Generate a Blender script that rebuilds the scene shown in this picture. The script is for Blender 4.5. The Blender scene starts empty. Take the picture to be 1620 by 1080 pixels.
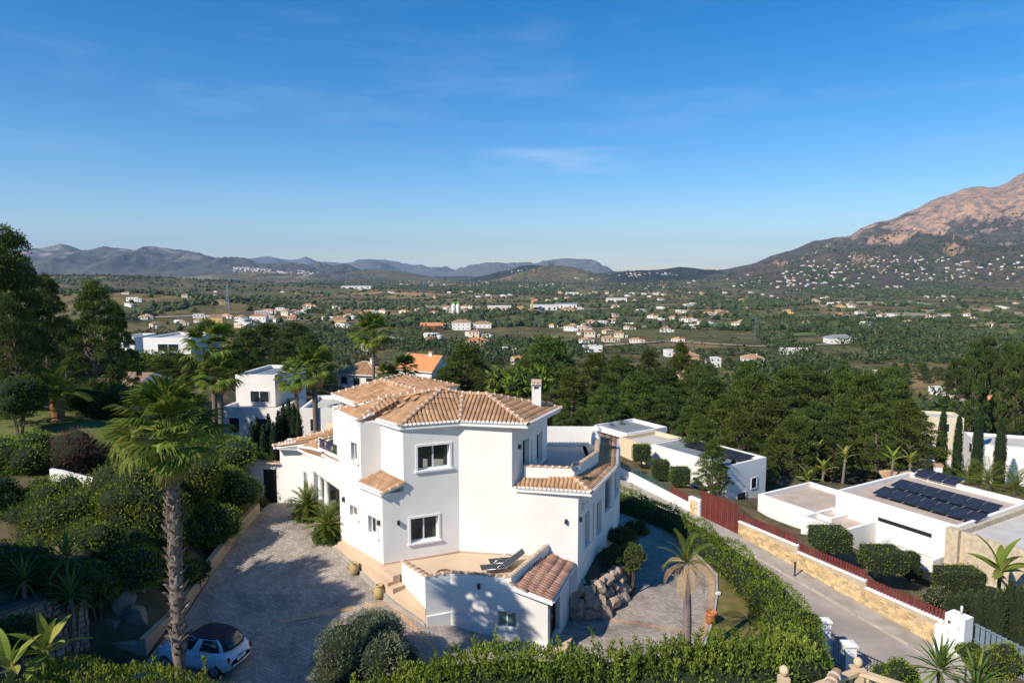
import bpy, math, random
import numpy as np
from mathutils import Vector, Matrix
R=math.radians
S=bpy.context.scene; COL=S.collection
# ---------------- camera ----------------
CAMZ=13.0; PITCH=R(5.7); FPX=1080.0
cd=bpy.data.cameras.new('camera'); cam=bpy.data.objects.new('camera',cd); COL.objects.link(cam)
cam.location=(0,0,CAMZ); cam.rotation_euler=(R(90)-PITCH,0,0)
cd.sensor_width=36; cd.lens=24.0; cd.clip_start=0.2; cd.clip_end=60000
S.camera=cam
# ---------------- sun and sky ----------------
SAZ=R(43); SEL=R(39)            # shadows run along (cos SAZ, sin SAZ)
sund=Vector((-math.cos(SAZ)*math.cos(SEL),-math.sin(SAZ)*math.cos(SEL),math.sin(SEL)))
ld=bpy.data.lights.new('sun','SUN'); ld.energy=5.0; ld.angle=R(0.5); ld.color=(1.0,0.91,0.78)
sun=bpy.data.objects.new('sun',ld); COL.objects.link(sun); sun.rotation_euler=sund.to_track_quat('Z','Y').to_euler()
W=bpy.data.worlds.new('World'); S.world=W; W.use_nodes=True
nt=W.node_tree; nt.nodes.clear()
wo=nt.nodes.new('ShaderNodeOutputWorld'); bg=nt.nodes.new('ShaderNodeBackground'); sk=nt.nodes.new('ShaderNodeTexSky')
sk.sky_type='NISHITA'; sk.sun_disc=False; sk.sun_elevation=SEL; sk.sun_rotation=math.atan2(sund.x,sund.y)
sk.altitude=100; sk.air_density=1.0; sk.dust_density=0.15; sk.ozone_density=2.4
bg.inputs['Strength'].default_value=0.115
hs=nt.nodes.new('ShaderNodeHueSaturation'); hs.inputs['Saturation'].default_value=1.42
tc=nt.nodes.new('ShaderNodeTexCoord'); sx=nt.nodes.new('ShaderNodeSeparateXYZ')
nt.links.new(tc.outputs['Generated'],sx.inputs[0])
# thin cirrus streaks and low banks of distant cloud, as features of the sky itself
mp=nt.nodes.new('ShaderNodeMapping'); mp.inputs['Scale'].default_value=(2.2,2.2,13)
nt.links.new(tc.outputs['Generated'],mp.inputs[0])
no=nt.nodes.new('ShaderNodeTexNoise'); no.inputs['Scale'].default_value=1.7; no.inputs['Detail'].default_value=8; no.inputs['Roughness'].default_value=.62
nt.links.new(mp.outputs[0],no.inputs['Vector'])
def mth(op,a,b=None,c=None):
    n=nt.nodes.new('ShaderNodeMath'); n.operation=op
    for i,v in enumerate((a,b,c)):
        if v is None: continue
        if isinstance(v,(int,float)): n.inputs[i].default_value=v
        else: nt.links.new(v,n.inputs[i])
    return n.outputs[0]
def bump1(v,c,w):      # smooth 1-D bump
    return mth('MAXIMUM',mth('SUBTRACT',1.0,mth('POWER',mth('DIVIDE',mth('SUBTRACT',v,c),w),2.0)),0.0)
cir=mth('MULTIPLY',mth('MULTIPLY',bump1(sx.outputs['X'],0.065,0.13),bump1(sx.outputs['Z'],0.158,0.020)),mth('MULTIPLY',mth('MAXIMUM',mth('SUBTRACT',no.outputs['Fac'],0.32),0),2.2))
wide=mth('MULTIPLY',mth('MAXIMUM',mth('SUBTRACT',no.outputs['Fac'],0.50),0),0.45)
wide=mth('MULTIPLY',wide,bump1(sx.outputs['Z'],0.22,0.17))
low=mth('MULTIPLY',mth('MULTIPLY',bump1(sx.outputs['Z'],0.012,0.013),mth('MULTIPLY',mth('MAXIMUM',mth('SUBTRACT',no.outputs['Fac'],0.44),0),6)),0.7)
cl=mth('MINIMUM',mth('ADD',mth('ADD',cir,wide),low),0.75)
mx=nt.nodes.new('ShaderNodeMix'); mx.data_type='RGBA'
nt.links.new(cl,mx.inputs['Factor']); nt.links.new(hs.outputs[0],mx.inputs['A']); mx.inputs['B'].default_value=(6.2,6.9,7.8,1)
tm=nt.nodes.new('ShaderNodeMix'); tm.data_type='RGBA'; tm.blend_type='MULTIPLY'; tm.inputs['Factor'].default_value=1; tm.inputs['B'].default_value=(.93,.96,1.03,1); nt.links.new(sk.outputs[0],tm.inputs['A']); nt.links.new(tm.outputs['Result'],hs.inputs['Color']); nt.links.new(mx.outputs['Result'],bg.inputs[0]); nt.links.new(bg.outputs[0],wo.inputs[0])
S.view_settings.view_transform='Standard'; S.view_settings.look='None'; S.view_settings.gamma=1.0; S.view_settings.exposure=0.3
S.view_settings.use_curve_mapping=False
S.render.engine='CYCLES'; S.cycles.use_denoising=True
S.cycles.max_bounces=8; S.cycles.transparent_max_bounces=12; S.cycles.volume_bounces=0; S.cycles.diffuse_bounces=3
# ---------------- pixel <-> world helpers (surveying the photograph onto real heights) ----------------
_c,_s=math.cos(PITCH),math.sin(PITCH)
def ray(x,y):
    u=(x-810)/FPX; v=(540-y)/FPX
    return (u,_c+v*_s,-_s+v*_c)
def G(x,y,z=0.0):
    r=ray(x,y); t=(z-CAMZ)/r[2]; return Vector((r[0]*t,r[1]*t,z))
def D(x,y,Y):
    r=ray(x,y); t=Y/r[1]; return Vector((r[0]*t,Y,CAMZ+r[2]*t))
def zat(y,X,Y):
    v=(540-y)/FPX       # row y over (X,Y):  u/f = v
    # f=Y*c-Z*s ; u=Y*s+Z*c
    Z=(v*Y*_c-Y*_s)/(_c+v*_s); return Z+CAMZ
# ---------------- noise / terrain ----------------
rng=np.random.default_rng(7)
def vnoise(x,y,seed=0):
    x=np.asarray(x,float);y=np.asarray(y,float)
    xi=np.floor(x).astype(np.int64);yi=np.floor(y).astype(np.int64);fx=x-xi;fy=y-yi
    fx=fx*fx*(3-2*fx);fy=fy*fy*(3-2*fy)
    def h(a,b):
        n=(a*374761393+b*668265263+seed*144665)&0x7fffffff
        n=((n^(n>>13))*1274126177)&0x7fffffff
        return ((n^(n>>16))&0xffff)/65535.0
    return (h(xi,yi)*(1-fx)+h(xi+1,yi)*fx)*(1-fy)+(h(xi,yi+1)*(1-fx)+h(xi+1,yi+1)*fx)*fy
def fbm(x,y,o=4,seed=0):
    a=0;amp=.5;f=1.
    for i in range(o): a=a+amp*vnoise(x*f,y*f,seed+i);amp*=.5;f*=2.03
    return a
CP=[]
DC=np.array([(-13.7,38,0),(-13.7,36,0),(-11,37,0),(-9,35,-.05),(-8.9,32.3,-.15),(-13.7,33,-.4),(-11,33,-.2),(-13.7,30,-.95),(-10.5,30,-.7),(-7.2,30,-.45),(-5.8,28.3,-.85),(-5.3,27.3,-1.15),(-3.7,26.9,-1.6),(-2.6,27,-1.85),(-6.5,26.3,-1.3),(1.5,26.3,-2.25),(3,28,-2.6),(3,30,-2.9),(-1,25.5,-2.1),(-13.8,27,-1.6),(-12,26,-1.85),(-10,27.5,-1.4),(-10,25,-1.85),(-7,24.5,-1.85),(-4,24,-1.95),(-13,23,-2.2),(-8,22,-2.3),(-3,21.5,-2.4),(2,22,-2.7),(-4.5,30,-1),(-1,29,-2.2),(-6,33,-.3),(-3,35,-1),(0,33,-2)])
def drv(x,y):
    w=np.exp(-((x-DC[:,0])**2+(y-DC[:,1])**2)/(2*1.15**2))+1e-7/((x-DC[:,0])**2+(y-DC[:,1])**2+1); return (w*DC[:,2]).sum()/w.sum()
for x in np.arange(-13.5,0.1,1.5):
    for y in np.arange(17 if x>-4.5 else 20,39.1,1.5):
        CP.append((x,y,float(drv(x,y))))
for x in np.arange(1.5,11.6,1.5):
    for y in np.arange(17,45,1.5):
        if x<=11-max(0,(27-y))*.0: CP.append((x,y,-2.9))
SA=Vector((15.44,45.42)); SB=Vector((21.95,33.12)); SD=(SB-SA).normalized(); SN=Vector((SD.y,-SD.x))  # SN to the left/near side
if SN.x>0: SN=-SN
def zstreet(t): return float(np.interp(t,[-30,-12,0,14,30],[-3.9,-4.6,-5.0,-6.2,-7.0]))
def stp(t,n): p=SA+SD*t+SN*n; return Vector((p.x,p.y,zstreet(t)))
for t in np.arange(-30,30,1.5):
    for n in (-1.2,0,1.5,3.0,4.5,5.6):
        p=stp(t,n)
        if p.y<47-0.0*t or True:
            if p.x>12.2+max(0,(26-p.y))*-.3 or p.y>43: CP.append((p.x,p.y,p.z))
CP+=[(20,50,-6),(28,44,-7.2),(34,40,-7.5),(24,36,-7.0),(27,32,-7.4),(32,34,-7.6),(36,50,-8),(24,58,-6.4),(18,58,-6),(14,66,-6),(45,60,-10),(15,75,-7),(30,72,-9),(30,85,-11.5),
 (0,50,-3),(0,60,-5),(-6,46,-1),(-5,70,-6),(8,80,-8),(50,90,-17),(-14,42,0),(-16,46,-.2),(-22,60,-1.5),(-16,56,-1.5),(-10,60,-3),(-28,80,-4),(-10,90,-10),(80,80,-20),(70,50,-13),(60,30,-12),(45,35,-9),(10,100,-12),(40,110,-18),
 (-14.4,33,.2),(-15,30,.6),(-15.2,27,.6),(-15.3,24.4,-2.1),(-16.2,22.6,-2.3),(-17.6,20.4,-2.3),(-15,22,-2.3),(-14.5,20,-2.0),(-18.2,25,1.2),(-19.6,22.8,1.4),(-20.5,20.5,1.4),(-16,36,1.6),(-17.5,31,2),(-18,27,2.2),(-18,38,2.6),(-20,34,2.6),(-20,24,2.5),(-22,30,2.6),(-24,34,3),(-23,38,3.7),(-26,40,4),(-30,41,4),(-26,44,3.6),(-20,44,2),(-32,47,4),(-40,50,5),(-35,30,5),(-30,36,3.9),(-26,24,4),(-24,18,3),(-20,15,1),(-50,70,5),(-60,100,2),(-35,70,1),(-45,100,-3),(-30,55,2.4),(-60,40,8),(-40,20,6),
 (-10,10,-.5),(-13,15,.6),(-11,15,.6),(-9,15,.5),(-7,15,.2),(-12,17,.5),(-10,17,.5),(-8,17,.3),(-6,17,-.4),(0,5,-3.5),(0,12,-3.2),(10,10,-4.5),(20,15,-6.5),(30,20,-8),(20,22,-6.9),(40,10,-9),(24,27,-7),(-30,0,2),(30,0,-8),(0,-20,-3),(-40,-20,4),(40,-20,-8)]
CPa=np.array(CP)
def znear(x,y):
    x=np.asarray(x,float);y=np.asarray(y,float);sh=x.shape;x=x.ravel();y=y.ravel();out=np.empty_like(x)
    for i in range(0,len(x),20000):
        a=x[i:i+20000,None]-CPa[None,:,0];b=y[i:i+20000,None]-CPa[None,:,1]
        w=1/(a*a+b*b+1.6)**2.6
        out[i:i+20000]=(w*CPa[None,:,2]).sum(1)/w.sum(1)
    return out.reshape(sh)
def zfar(x,y):
    d=np.hypot(x,y)
    z=np.interp(d,[0,60,100,160,230,350,3000,9000,25000],[-5,-7,-14,-24,-34,-46,-47,-44,-40])
    k=np.clip((d-350)/1200,0,1)
    z=z+k*(fbm(x/900.,y/900.,3,5)-.47)*26*np.clip(d/2500,.35,1.0)
    def hill(cx,cy,sx,sy,h): return h*np.exp(-((x-cx)/sx)**2-((y-cy)/sy)**2)
    z=z+hill(-560,900,300,160,34)+hill(-1500,2300,900,420,48)+hill(-2000,5200,900,500,62)
    z=z+hill(300,4600,330,300,120)+hill(1500,5200,700,400,78)+hill(-1100,5800,420,300,85)+hill(900,5600,500,400,60)
    z=z+hill(2600,3600,1300,800,95)+hill(-900,160,500,90,20)+hill(-16,122,34,30,12.5)
    return z
def zt(x,y):
    x=np.asarray(x,float);y=np.asarray(y,float);d=np.hypot(x,y)
    k=np.clip((d-95)/60,0,1);k=k*k*(3-2*k)
    zf=zfar(x,y)
    if np.all(k>=1): return zf
    zn=znear(np.where(k<1,x,0),np.where(k<1,y,30))
    return zn*(1-k)+zf*k
def ztf(x,y): return float(zt(np.array([x]),np.array([y]))[0])
def at(px,py):
    r=ray(px,py); L=math.sqrt(sum(a*a for a in r)); t=14*1.012**np.arange(620)/1.0
    X=r[0]/L*t;Y=r[1]/L*t;Z=CAMZ+r[2]/L*t
    dz=Z-zt(X,Y); i=np.argmax(dz<0)
    if dz[i]>=0: i=len(t)-1
    lo,hi=t[max(i-1,0)],t[i]
    tt=np.linspace(lo,hi,24);X=r[0]/L*tt;Y=r[1]/L*tt;dz=CAMZ+r[2]/L*tt-zt(X,Y);j=int(np.argmin(abs(dz)))
    return Vector((X[j],Y[j],ztf(X[j],Y[j])))
# ---------------- materials ----------------
MC={}
def lk(n,a,b): n.links.new(a,b)
def newmat(name,rough=.7,spec=.3):
    m=bpy.data.materials.new(name); m.use_nodes=True; n=m.node_tree; b=n.nodes['Principled BSDF']
    b.inputs['Roughness'].default_value=rough; b.inputs['Specular IOR Level'].default_value=spec
    return m,n,b
def noise(n,scale,det=4,vec=None,rough=.55,obj=False):
    t=n.nodes.new('ShaderNodeTexNoise'); t.inputs['Scale'].default_value=scale; t.inputs['Detail'].default_value=det; t.inputs['Roughness'].default_value=rough
    if vec is None:
        c=n.nodes.new('ShaderNodeTexCoord' if obj else 'ShaderNodeNewGeometry'); vec=c.outputs['Object' if obj else 'Position']
    lk(n,vec,t.inputs['Vector']); return t.outputs['Fac']
def ramp(n,fac,stops):
    r=n.nodes.new('ShaderNodeValToRGB'); e=r.color_ramp.elements
    while len(e)<len(stops): e.new(.5)
    for i,(p,c) in enumerate(stops): e[i].position=p; e[i].color=(*c,1)
    lk(n,fac,r.inputs[0]); return r.outputs[0]
def mixc(n,f,a,b,mode='MIX'):
    x=n.nodes.new('ShaderNodeMix'); x.data_type='RGBA'; x.blend_type=mode
    for s,v in (('Factor',f),('A',a),('B',b)):
        if isinstance(v,(int,float)): x.inputs[s].default_value=v
        elif isinstance(v,tuple): x.inputs[s].default_value=(*v,1)
        else: lk(n,v,x.inputs[s])
    return x.outputs['Result']
def mt(n,op,a,b=0.0,clamp=False):
    x=n.nodes.new('ShaderNodeMath'); x.operation=op; x.use_clamp=clamp
    for i,v in enumerate((a,b)):
        if isinstance(v,(int,float)): x.inputs[i].default_value=v
        else: lk(n,v,x.inputs[i])
    return x.outputs[0]
def bump(n,b,h,dist=.02,st=.6):
    x=n.nodes.new('ShaderNodeBump'); x.inputs['Distance'].default_value=dist; x.inputs['Strength'].default_value=st
    lk(n,h,x.inputs['Height']); lk(n,x.outputs[0],b.inputs['Normal'])
def attr(n,name='tint'):
    a=n.nodes.new('ShaderNodeAttribute'); a.attribute_name=name; return a.outputs['Fac']
def M(name,c,c2=None,scale=3.,rough=.7,bsc=None,bd=.01,spec=.3,metal=0,tint=False,det=5):
    if name in MC: return MC[name]
    m,n,b=newmat(name,rough,spec); c2=c2 or tuple(v*.8 for v in c)
    f=noise(n,scale,det)
    f=ramp(n,f,[(.35,(0,0,0)),(.65,(1,1,1))])
    col=mixc(n,f,c,c2)
    if tint:
        a=attr(n); g=mt(n,'MULTIPLY_ADD',a,.6); n.nodes[-1].inputs[2].default_value=.7
        cc=n.nodes.new('ShaderNodeCombineColor'); [lk(n,g,cc.inputs[i]) for i in range(3)]
        col=mixc(n,1.0,col,cc.outputs[0],'MULTIPLY')
    lk(n,col,b.inputs['Base Color']); b.inputs['Metallic'].default_value=metal
    if bsc: bump(n,b,noise(n,bsc,4),bd)
    MC[name]=m; return m
def leafmat(name,c1,c2,c3=None,trans=.3,rough=.55):
    if name in MC: return MC[name]
    m,n,b=newmat(name,max(rough,.65),.12); out=n.nodes['Material Output']
    c3=c3 or c2
    f=attr(n); oi=n.nodes.new('ShaderNodeObjectInfo')
    col=ramp(n,f,[(0,c1),(.6,c2),(1,c3)])
    pn=noise(n,.35,3)
    h=n.nodes.new('ShaderNodeHueSaturation'); lk(n,col,h.inputs['Color'])
    v=mt(n,'ADD',mt(n,'MULTIPLY',oi.outputs['Random'],.35),mt(n,'MULTIPLY',pn,.9)); v=mt(n,'ADD',v,.78)
    lk(n,v,h.inputs['Value']); hh=mt(n,'ADD',mt(n,'MULTIPLY',oi.outputs['Random'],.03),.485); lk(n,hh,h.inputs['Hue'])
    lk(n,h.outputs[0],b.inputs['Base Color'])
    t=n.nodes.new('ShaderNodeBsdfTranslucent'); lk(n,h.outputs[0],t.inputs[0])
    x=n.nodes.new('ShaderNodeMixShader'); x.inputs[0].default_value=trans
    lk(n,b.outputs[0],x.inputs[1]); lk(n,t.outputs[0],x.inputs[2]); lk(n,x.outputs[0],out.inputs[0])
    MC[name]=m; return m
WHITE=M('white_render',(.81,.78,.735),(.73,.70,.655),.55,.85,60,.003,.2)
WTRIM=M('white_trim',(.82,.81,.79),(.76,.75,.73),1.5,.6)
WFRAME=M('white_frame',(.8,.8,.8),None,3,.35,spec=.5)
TILE=M('clay_tile',(.46,.275,.155),(.31,.18,.10),1.1,.85,25,.004,.2,tint=True,det=8)
TILEP=M('clay_tile_pink',(.52,.29,.20),(.38,.2,.135),2.3,.85,25,.004,.2,tint=True,det=8)
MORTAR=M('ridge_mortar',(.68,.58,.48),(.46,.35,.27),6,.9,30,.004)
TAN=M('tan_paving',(.62,.46,.32),(.56,.41,.28),.8,.8,14,.002)
CREAM=M('cream_render',(.66,.55,.38),(.6,.49,.33),.6,.85,40,.003)
DARK=M('dark_metal',(.03,.03,.033),None,5,.4,spec=.5)
BLACK=M('black_rubber',(.015,.015,.015),None,5,.8)
STEEL=M('steel',(.5,.5,.52),None,8,.3,metal=.9)
CONC=M('concrete_grey',(.34,.32,.30),(.26,.245,.23),1.3,.9,20,.004)
KERB=M('kerb_stone',(.42,.38,.33),(.33,.30,.26),1.5,.9,20,.004)
BARK=M('bark',(.16,.11,.08),(.08,.055,.04),4,.95,18,.02)
PBARK=M('palm_bark',(.24,.19,.16),(.13,.10,.085),6,.95,25,.01,tint=True)
PINEBARK=M('pine_bark',(.22,.16,.125),(.12,.085,.065),3,.95,12,.02)
ROCK=M('limestone_rock',(.52,.40,.30),(.30,.22,.17),1.6,.9,9,.03,tint=True,det=9)
STONE=M('yellow_stone',(.62,.44,.21),(.48,.34,.19),2.5,.9,30,.006,tint=True)
GSTONE=M('grey_stone',(.36,.30,.25),(.24,.20,.17),2.0,.9,30,.008,tint=True)
JOINT=M('stone_joint',(.5,.42,.3),None,4,.95)
REDF=M('red_fence_paint',(.17,.035,.03),(.13,.028,.025),2,.6,tint=True)
BLUEF=M('blue_grey_fence',(.16,.21,.25),(.13,.17,.21),2,.6)
GREENF=M('dark_green_fence',(.04,.09,.08),None,2,.6)
CLAY=M('terracotta_pot',(.48,.18,.07),(.38,.14,.055),7,.8)
OCHRE=M('ochre_pot',(.50,.38,.17),(.36,.26,.11),9,.7)
def glassmat():
    m,n,b=newmat('window_glass',.06,.6); out=n.nodes['Material Output']
    b.inputs['Base Color'].default_value=(.05,.055,.055,1)
    t=n.nodes.new('ShaderNodeBsdfTransparent'); t.inputs[0].default_value=(.75,.78,.76,1)
    x=n.nodes.new('ShaderNodeMixShader'); x.inputs[0].default_value=.8
    lk(n,b.outputs[0],x.inputs[1]); lk(n,t.outputs[0],x.inputs[2]); lk(n,x.outputs[0],out.inputs[0]); return m
GLASS=glassmat()
DGLASS=M('dark_glass',(.03,.035,.04),None,1,.08,spec=.7)
GGLASS=M('green_glass',(.10,.22,.20),(.05,.12,.11),1.2,.15,spec=.6)
CURT=M('curtain_cloth',(.62,.57,.5),(.5,.46,.4),4,.9)
SOLAR=M('solar_glass',(.02,.022,.03),(.03,.032,.045),2,.4,spec=.35)
ROOFGR=M('flat_roof_gravel',(.52,.42,.34),(.40,.32,.26),.8,.9,12,.01)
ROOFLT=M('flat_roof_pale',(.55,.52,.48),(.46,.43,.4),.8,.9)
SLATE=M('grey_roof_felt',(.22,.24,.26),(.16,.18,.2),.8,.9)
# ---------------- mesh helpers ----------------
def link(o,parent=None):
    COL.objects.link(o)
    if parent is not None: o.parent=parent
    return o
def nmesh(name,V,F,mats,tint=None,mi=None,smooth=False):
    V=np.asarray(V,np.float32).reshape(-1,3)
    me=bpy.data.meshes.new(name); me.vertices.add(len(V)); me.vertices.foreach_set('co',V.ravel())
    if isinstance(F,np.ndarray): k=F.shape[1]; n=len(F); flat=F.ravel(); st=np.arange(0,n*k,k); tot=np.full(n,k)
    else:
        n=len(F); tot=np.array([len(f) for f in F]); flat=np.array([i for f in F for i in f]); st=np.concatenate([[0],np.cumsum(tot)[:-1]])
    me.loops.add(len(flat)); me.loops.foreach_set('vertex_index',flat.astype(np.int32))
    me.polygons.add(n); me.polygons.foreach_set('loop_start',st.astype(np.int32)); me.polygons.foreach_set('loop_total',tot.astype(np.int32))
    for m in (mats if isinstance(mats,(list,tuple)) else [mats]): me.materials.append(m)
    if mi is not None: me.polygons.foreach_set('material_index',np.asarray(mi,np.int32))
    me.polygons.foreach_set('use_smooth',np.full(n,bool(smooth)))
    me.update(calc_edges=True)
    if tint is not None:
        a=me.attributes.new('tint','FLOAT','FACE'); a.data.foreach_set('value',np.asarray(tint,np.float32))
    return me
class MB:
    def __init__(s): s.v=[];s.f=[];s.m=[];s.t=[];s.n=0
    def add(s,V,F,m=0,t=.5):
        V=np.asarray(V,float).reshape(-1,3); s.v.append(V)
        for f in F: s.f.append(tuple(i+s.n for i in f)); s.m.append(m); s.t.append(t)
        s.n+=len(V); return s
    def hexa(s,b,t,m=0,ti=.5):   # b,t: 4 bottom pts, 4 top pts (same order, ccw from above)
        return s.add(list(b)+list(t),[(3,2,1,0),(4,5,6,7),(0,1,5,4),(1,2,6,5),(2,3,7,6),(3,0,4,7)],m,ti)
    def box(s,c,d,rz=0,m=0,ti=.5,rx=0):
        x,y,z=[a/2 for a in d]; P=np.array([(-x,-y,-z),(x,-y,-z),(x,y,-z),(-x,y,-z),(-x,-y,z),(x,-y,z),(x,y,z),(-x,y,z)])
        if rx: P=P@np.array(Matrix.Rotation(rx,3,'X')).T
        if rz: P=P@np.array(Matrix.Rotation(rz,3,'Z')).T
        P=P+np.array(c); return s.hexa(P[:4],P[4:],m,ti)
    def bar(s,a,b,w,h,m=0,ti=.5):   # box along segment, width w (horizontal) height h
        a=Vector(a);b=Vector(b);d=(b-a).normalized(); u=Vector((0,0,1))
        if abs(d.z)>.95: u=Vector((0,1,0))
        sd=d.cross(u).normalized()*w/2; up=sd.normalized().cross(d).normalized()*h/2
        P=[a-sd-up,a+sd-up,a+sd+up,a-sd+up,b-sd-up,b+sd-up,b+sd+up,b-sd+up]
        return s.add([tuple(p) for p in P],[(0,1,2,3),(7,6,5,4),(0,4,5,1),(1,5,6,2),(2,6,7,3),(3,7,4,0)],m,ti)
    def prism(s,poly,z0,z1,m=0,ti=.5,mtop=None):   # poly ccw [(x,y)], z scalars or lists
        n=len(poly); z0=[z0]*n if np.isscalar(z0) else z0; z1=[z1]*n if np.isscalar(z1) else z1
        a=sum(poly[i][0]*poly[(i+1)%n][1]-poly[(i+1)%n][0]*poly[i][1] for i in range(n))
        if a<0: poly=poly[::-1];z0=z0[::-1];z1=z1[::-1]
        V=[(p[0],p[1],z) for p,z in zip(poly,z0)]+[(p[0],p[1],z) for p,z in zip(poly,z1)]
        s.add(V,[tuple(range(n-1,-1,-1))]+[(i,(i+1)%n,n+(i+1)%n,n+i) for i in range(n)],m,ti)
        k=s.n-2*n; s.f.append(tuple(range(k+n,k+2*n))); s.m.append(m if mtop is None else mtop); s.t.append(ti); return s
    def tube(s,pts,rad,seg=8,m=0,ti=.5,cap=True):
        pts=[Vector(p) for p in pts]; rad=[rad]*len(pts) if np.isscalar(rad) else rad; V=[];F=[]
        for i,p in enumerate(pts):
            d=(pts[min(i+1,len(pts)-1)]-pts[max(i-1,0)]).normalized()
            u=Vector((0,0,1)) if abs(d.z)<.9 else Vector((1,0,0)); a=d.cross(u).normalized(); b=d.cross(a)
            for k in range(seg):
                t=2*math.pi*k/seg; V.append(tuple(p+a*math.cos(t)*rad[i]+b*math.sin(t)*rad[i]))
        for i in range(len(pts)-1):
            for k in range(seg): F.append((i*seg+k,i*seg+(k+1)%seg,(i+1)*seg+(k+1)%seg,(i+1)*seg+k))
        if cap: F.append(tuple(range(seg-1,-1,-1)));F.append(tuple(range((len(pts)-1)*seg,len(pts)*seg)))
        return s.add(V,F,m,ti)
    def lathe(s,prof,c=(0,0,0),seg=14,m=0,ti=.5):
        V=[];F=[]
        for r,z in prof:
            for k in range(seg): t=2*math.pi*k/seg; V.append((c[0]+r*math.cos(t),c[1]+r*math.sin(t),c[2]+z))
        for i in range(len(prof)-1):
            for k in range(seg): F.append((i*seg+k,i*seg+(k+1)%seg,(i+1)*seg+(k+1)%seg,(i+1)*seg+k))
        F.append(tuple(range(seg-1,-1,-1)));F.append(tuple(range((len(prof)-1)*seg,len(prof)*seg)))
        return s.add(V,F,m,ti)
    def mesh(s,name,mats,off=None,smooth=False):
        V=np.concatenate(s.v) if s.v else np.zeros((0,3))
        if off is not None: V=V-np.array(off)
        return nmesh(name,V,s.f,mats,s.t,s.m,smooth)
    def build(s,name,mats,parent=None,off=None,smooth=False,local=False):
        # geometry is in world coordinates unless local; children subtract their root's place
        if off is None and parent is not None and not local:
            p=parent; o=Vector((0,0,0))
            while p is not None: o=o+p.location; p=p.parent
            off=o
        return link(bpy.data.objects.new(name,s.mesh(name,mats,off,smooth)),parent)
def tag(o,label=None,cat=None,group=None,kind=None):
    if label: o['label']=label
    if cat: o['category']=cat
    if group: o['group']=group
    if kind: o['kind']=kind
    return o
def thing(name,loc,label,cat,group=None,rz=0):
    o=bpy.data.objects.new(name,None); o.empty_display_size=.2; link(o); o.location=loc; o.rotation_euler=(0,0,rz); return tag(o,label,cat,group)
def inst(name,me,parent,loc=(0,0,0),rot=(0,0,0),sc=1):
    o=bpy.data.objects.new(name,me); link(o,parent); o.location=loc; o.rotation_euler=rot; o.scale=(sc,sc,sc) if np.isscalar(sc) else sc; return o
def dup(o,loc,rz=None,sc=None,label=None,group=None):
    c=o.copy(); COL.objects.link(c); c.location=loc
    if rz is not None: c.rotation_euler=(0,0,rz)
    if sc is not None: c.scale=(sc,sc,sc) if np.isscalar(sc) else sc
    if label: c['label']=label
    if group: c['group']=group
    for ch in o.children:
        k=ch.copy(); COL.objects.link(k); k.parent=c
        for g in ch.children:
            q=g.copy(); COL.objects.link(q); q.parent=k
    return c
def struct(name,me): 
    o=bpy.data.objects.new(name,me); link(o); o['kind']='structure'; return o
def leaves(P,Dr,L,Wd,rs,fold=.0):
    """rhombic leaves: base P, direction Dr, length L, width Wd (arrays)"""
    n=len(P); Dr=Dr/np.linalg.norm(Dr,axis=1,keepdims=True)
    q=rs.normal(size=(n,3)); sd=np.cross(Dr,q); sd/=np.linalg.norm(sd,axis=1,keepdims=True)+1e-9
    L=np.broadcast_to(L,(n,))[:,None];Wd=np.broadcast_to(Wd,(n,))[:,None]
    V=np.stack([P,P+Dr*L*.5+sd*Wd*.5,P+Dr*L,P+Dr*L*.5-sd*Wd*.5],1).reshape(-1,3)
    return V,np.arange(4*n).reshape(-1,4)
def sph(n,rs):
    v=rs.normal(size=(n,3)); return v/np.linalg.norm(v,axis=1,keepdims=True)
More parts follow.
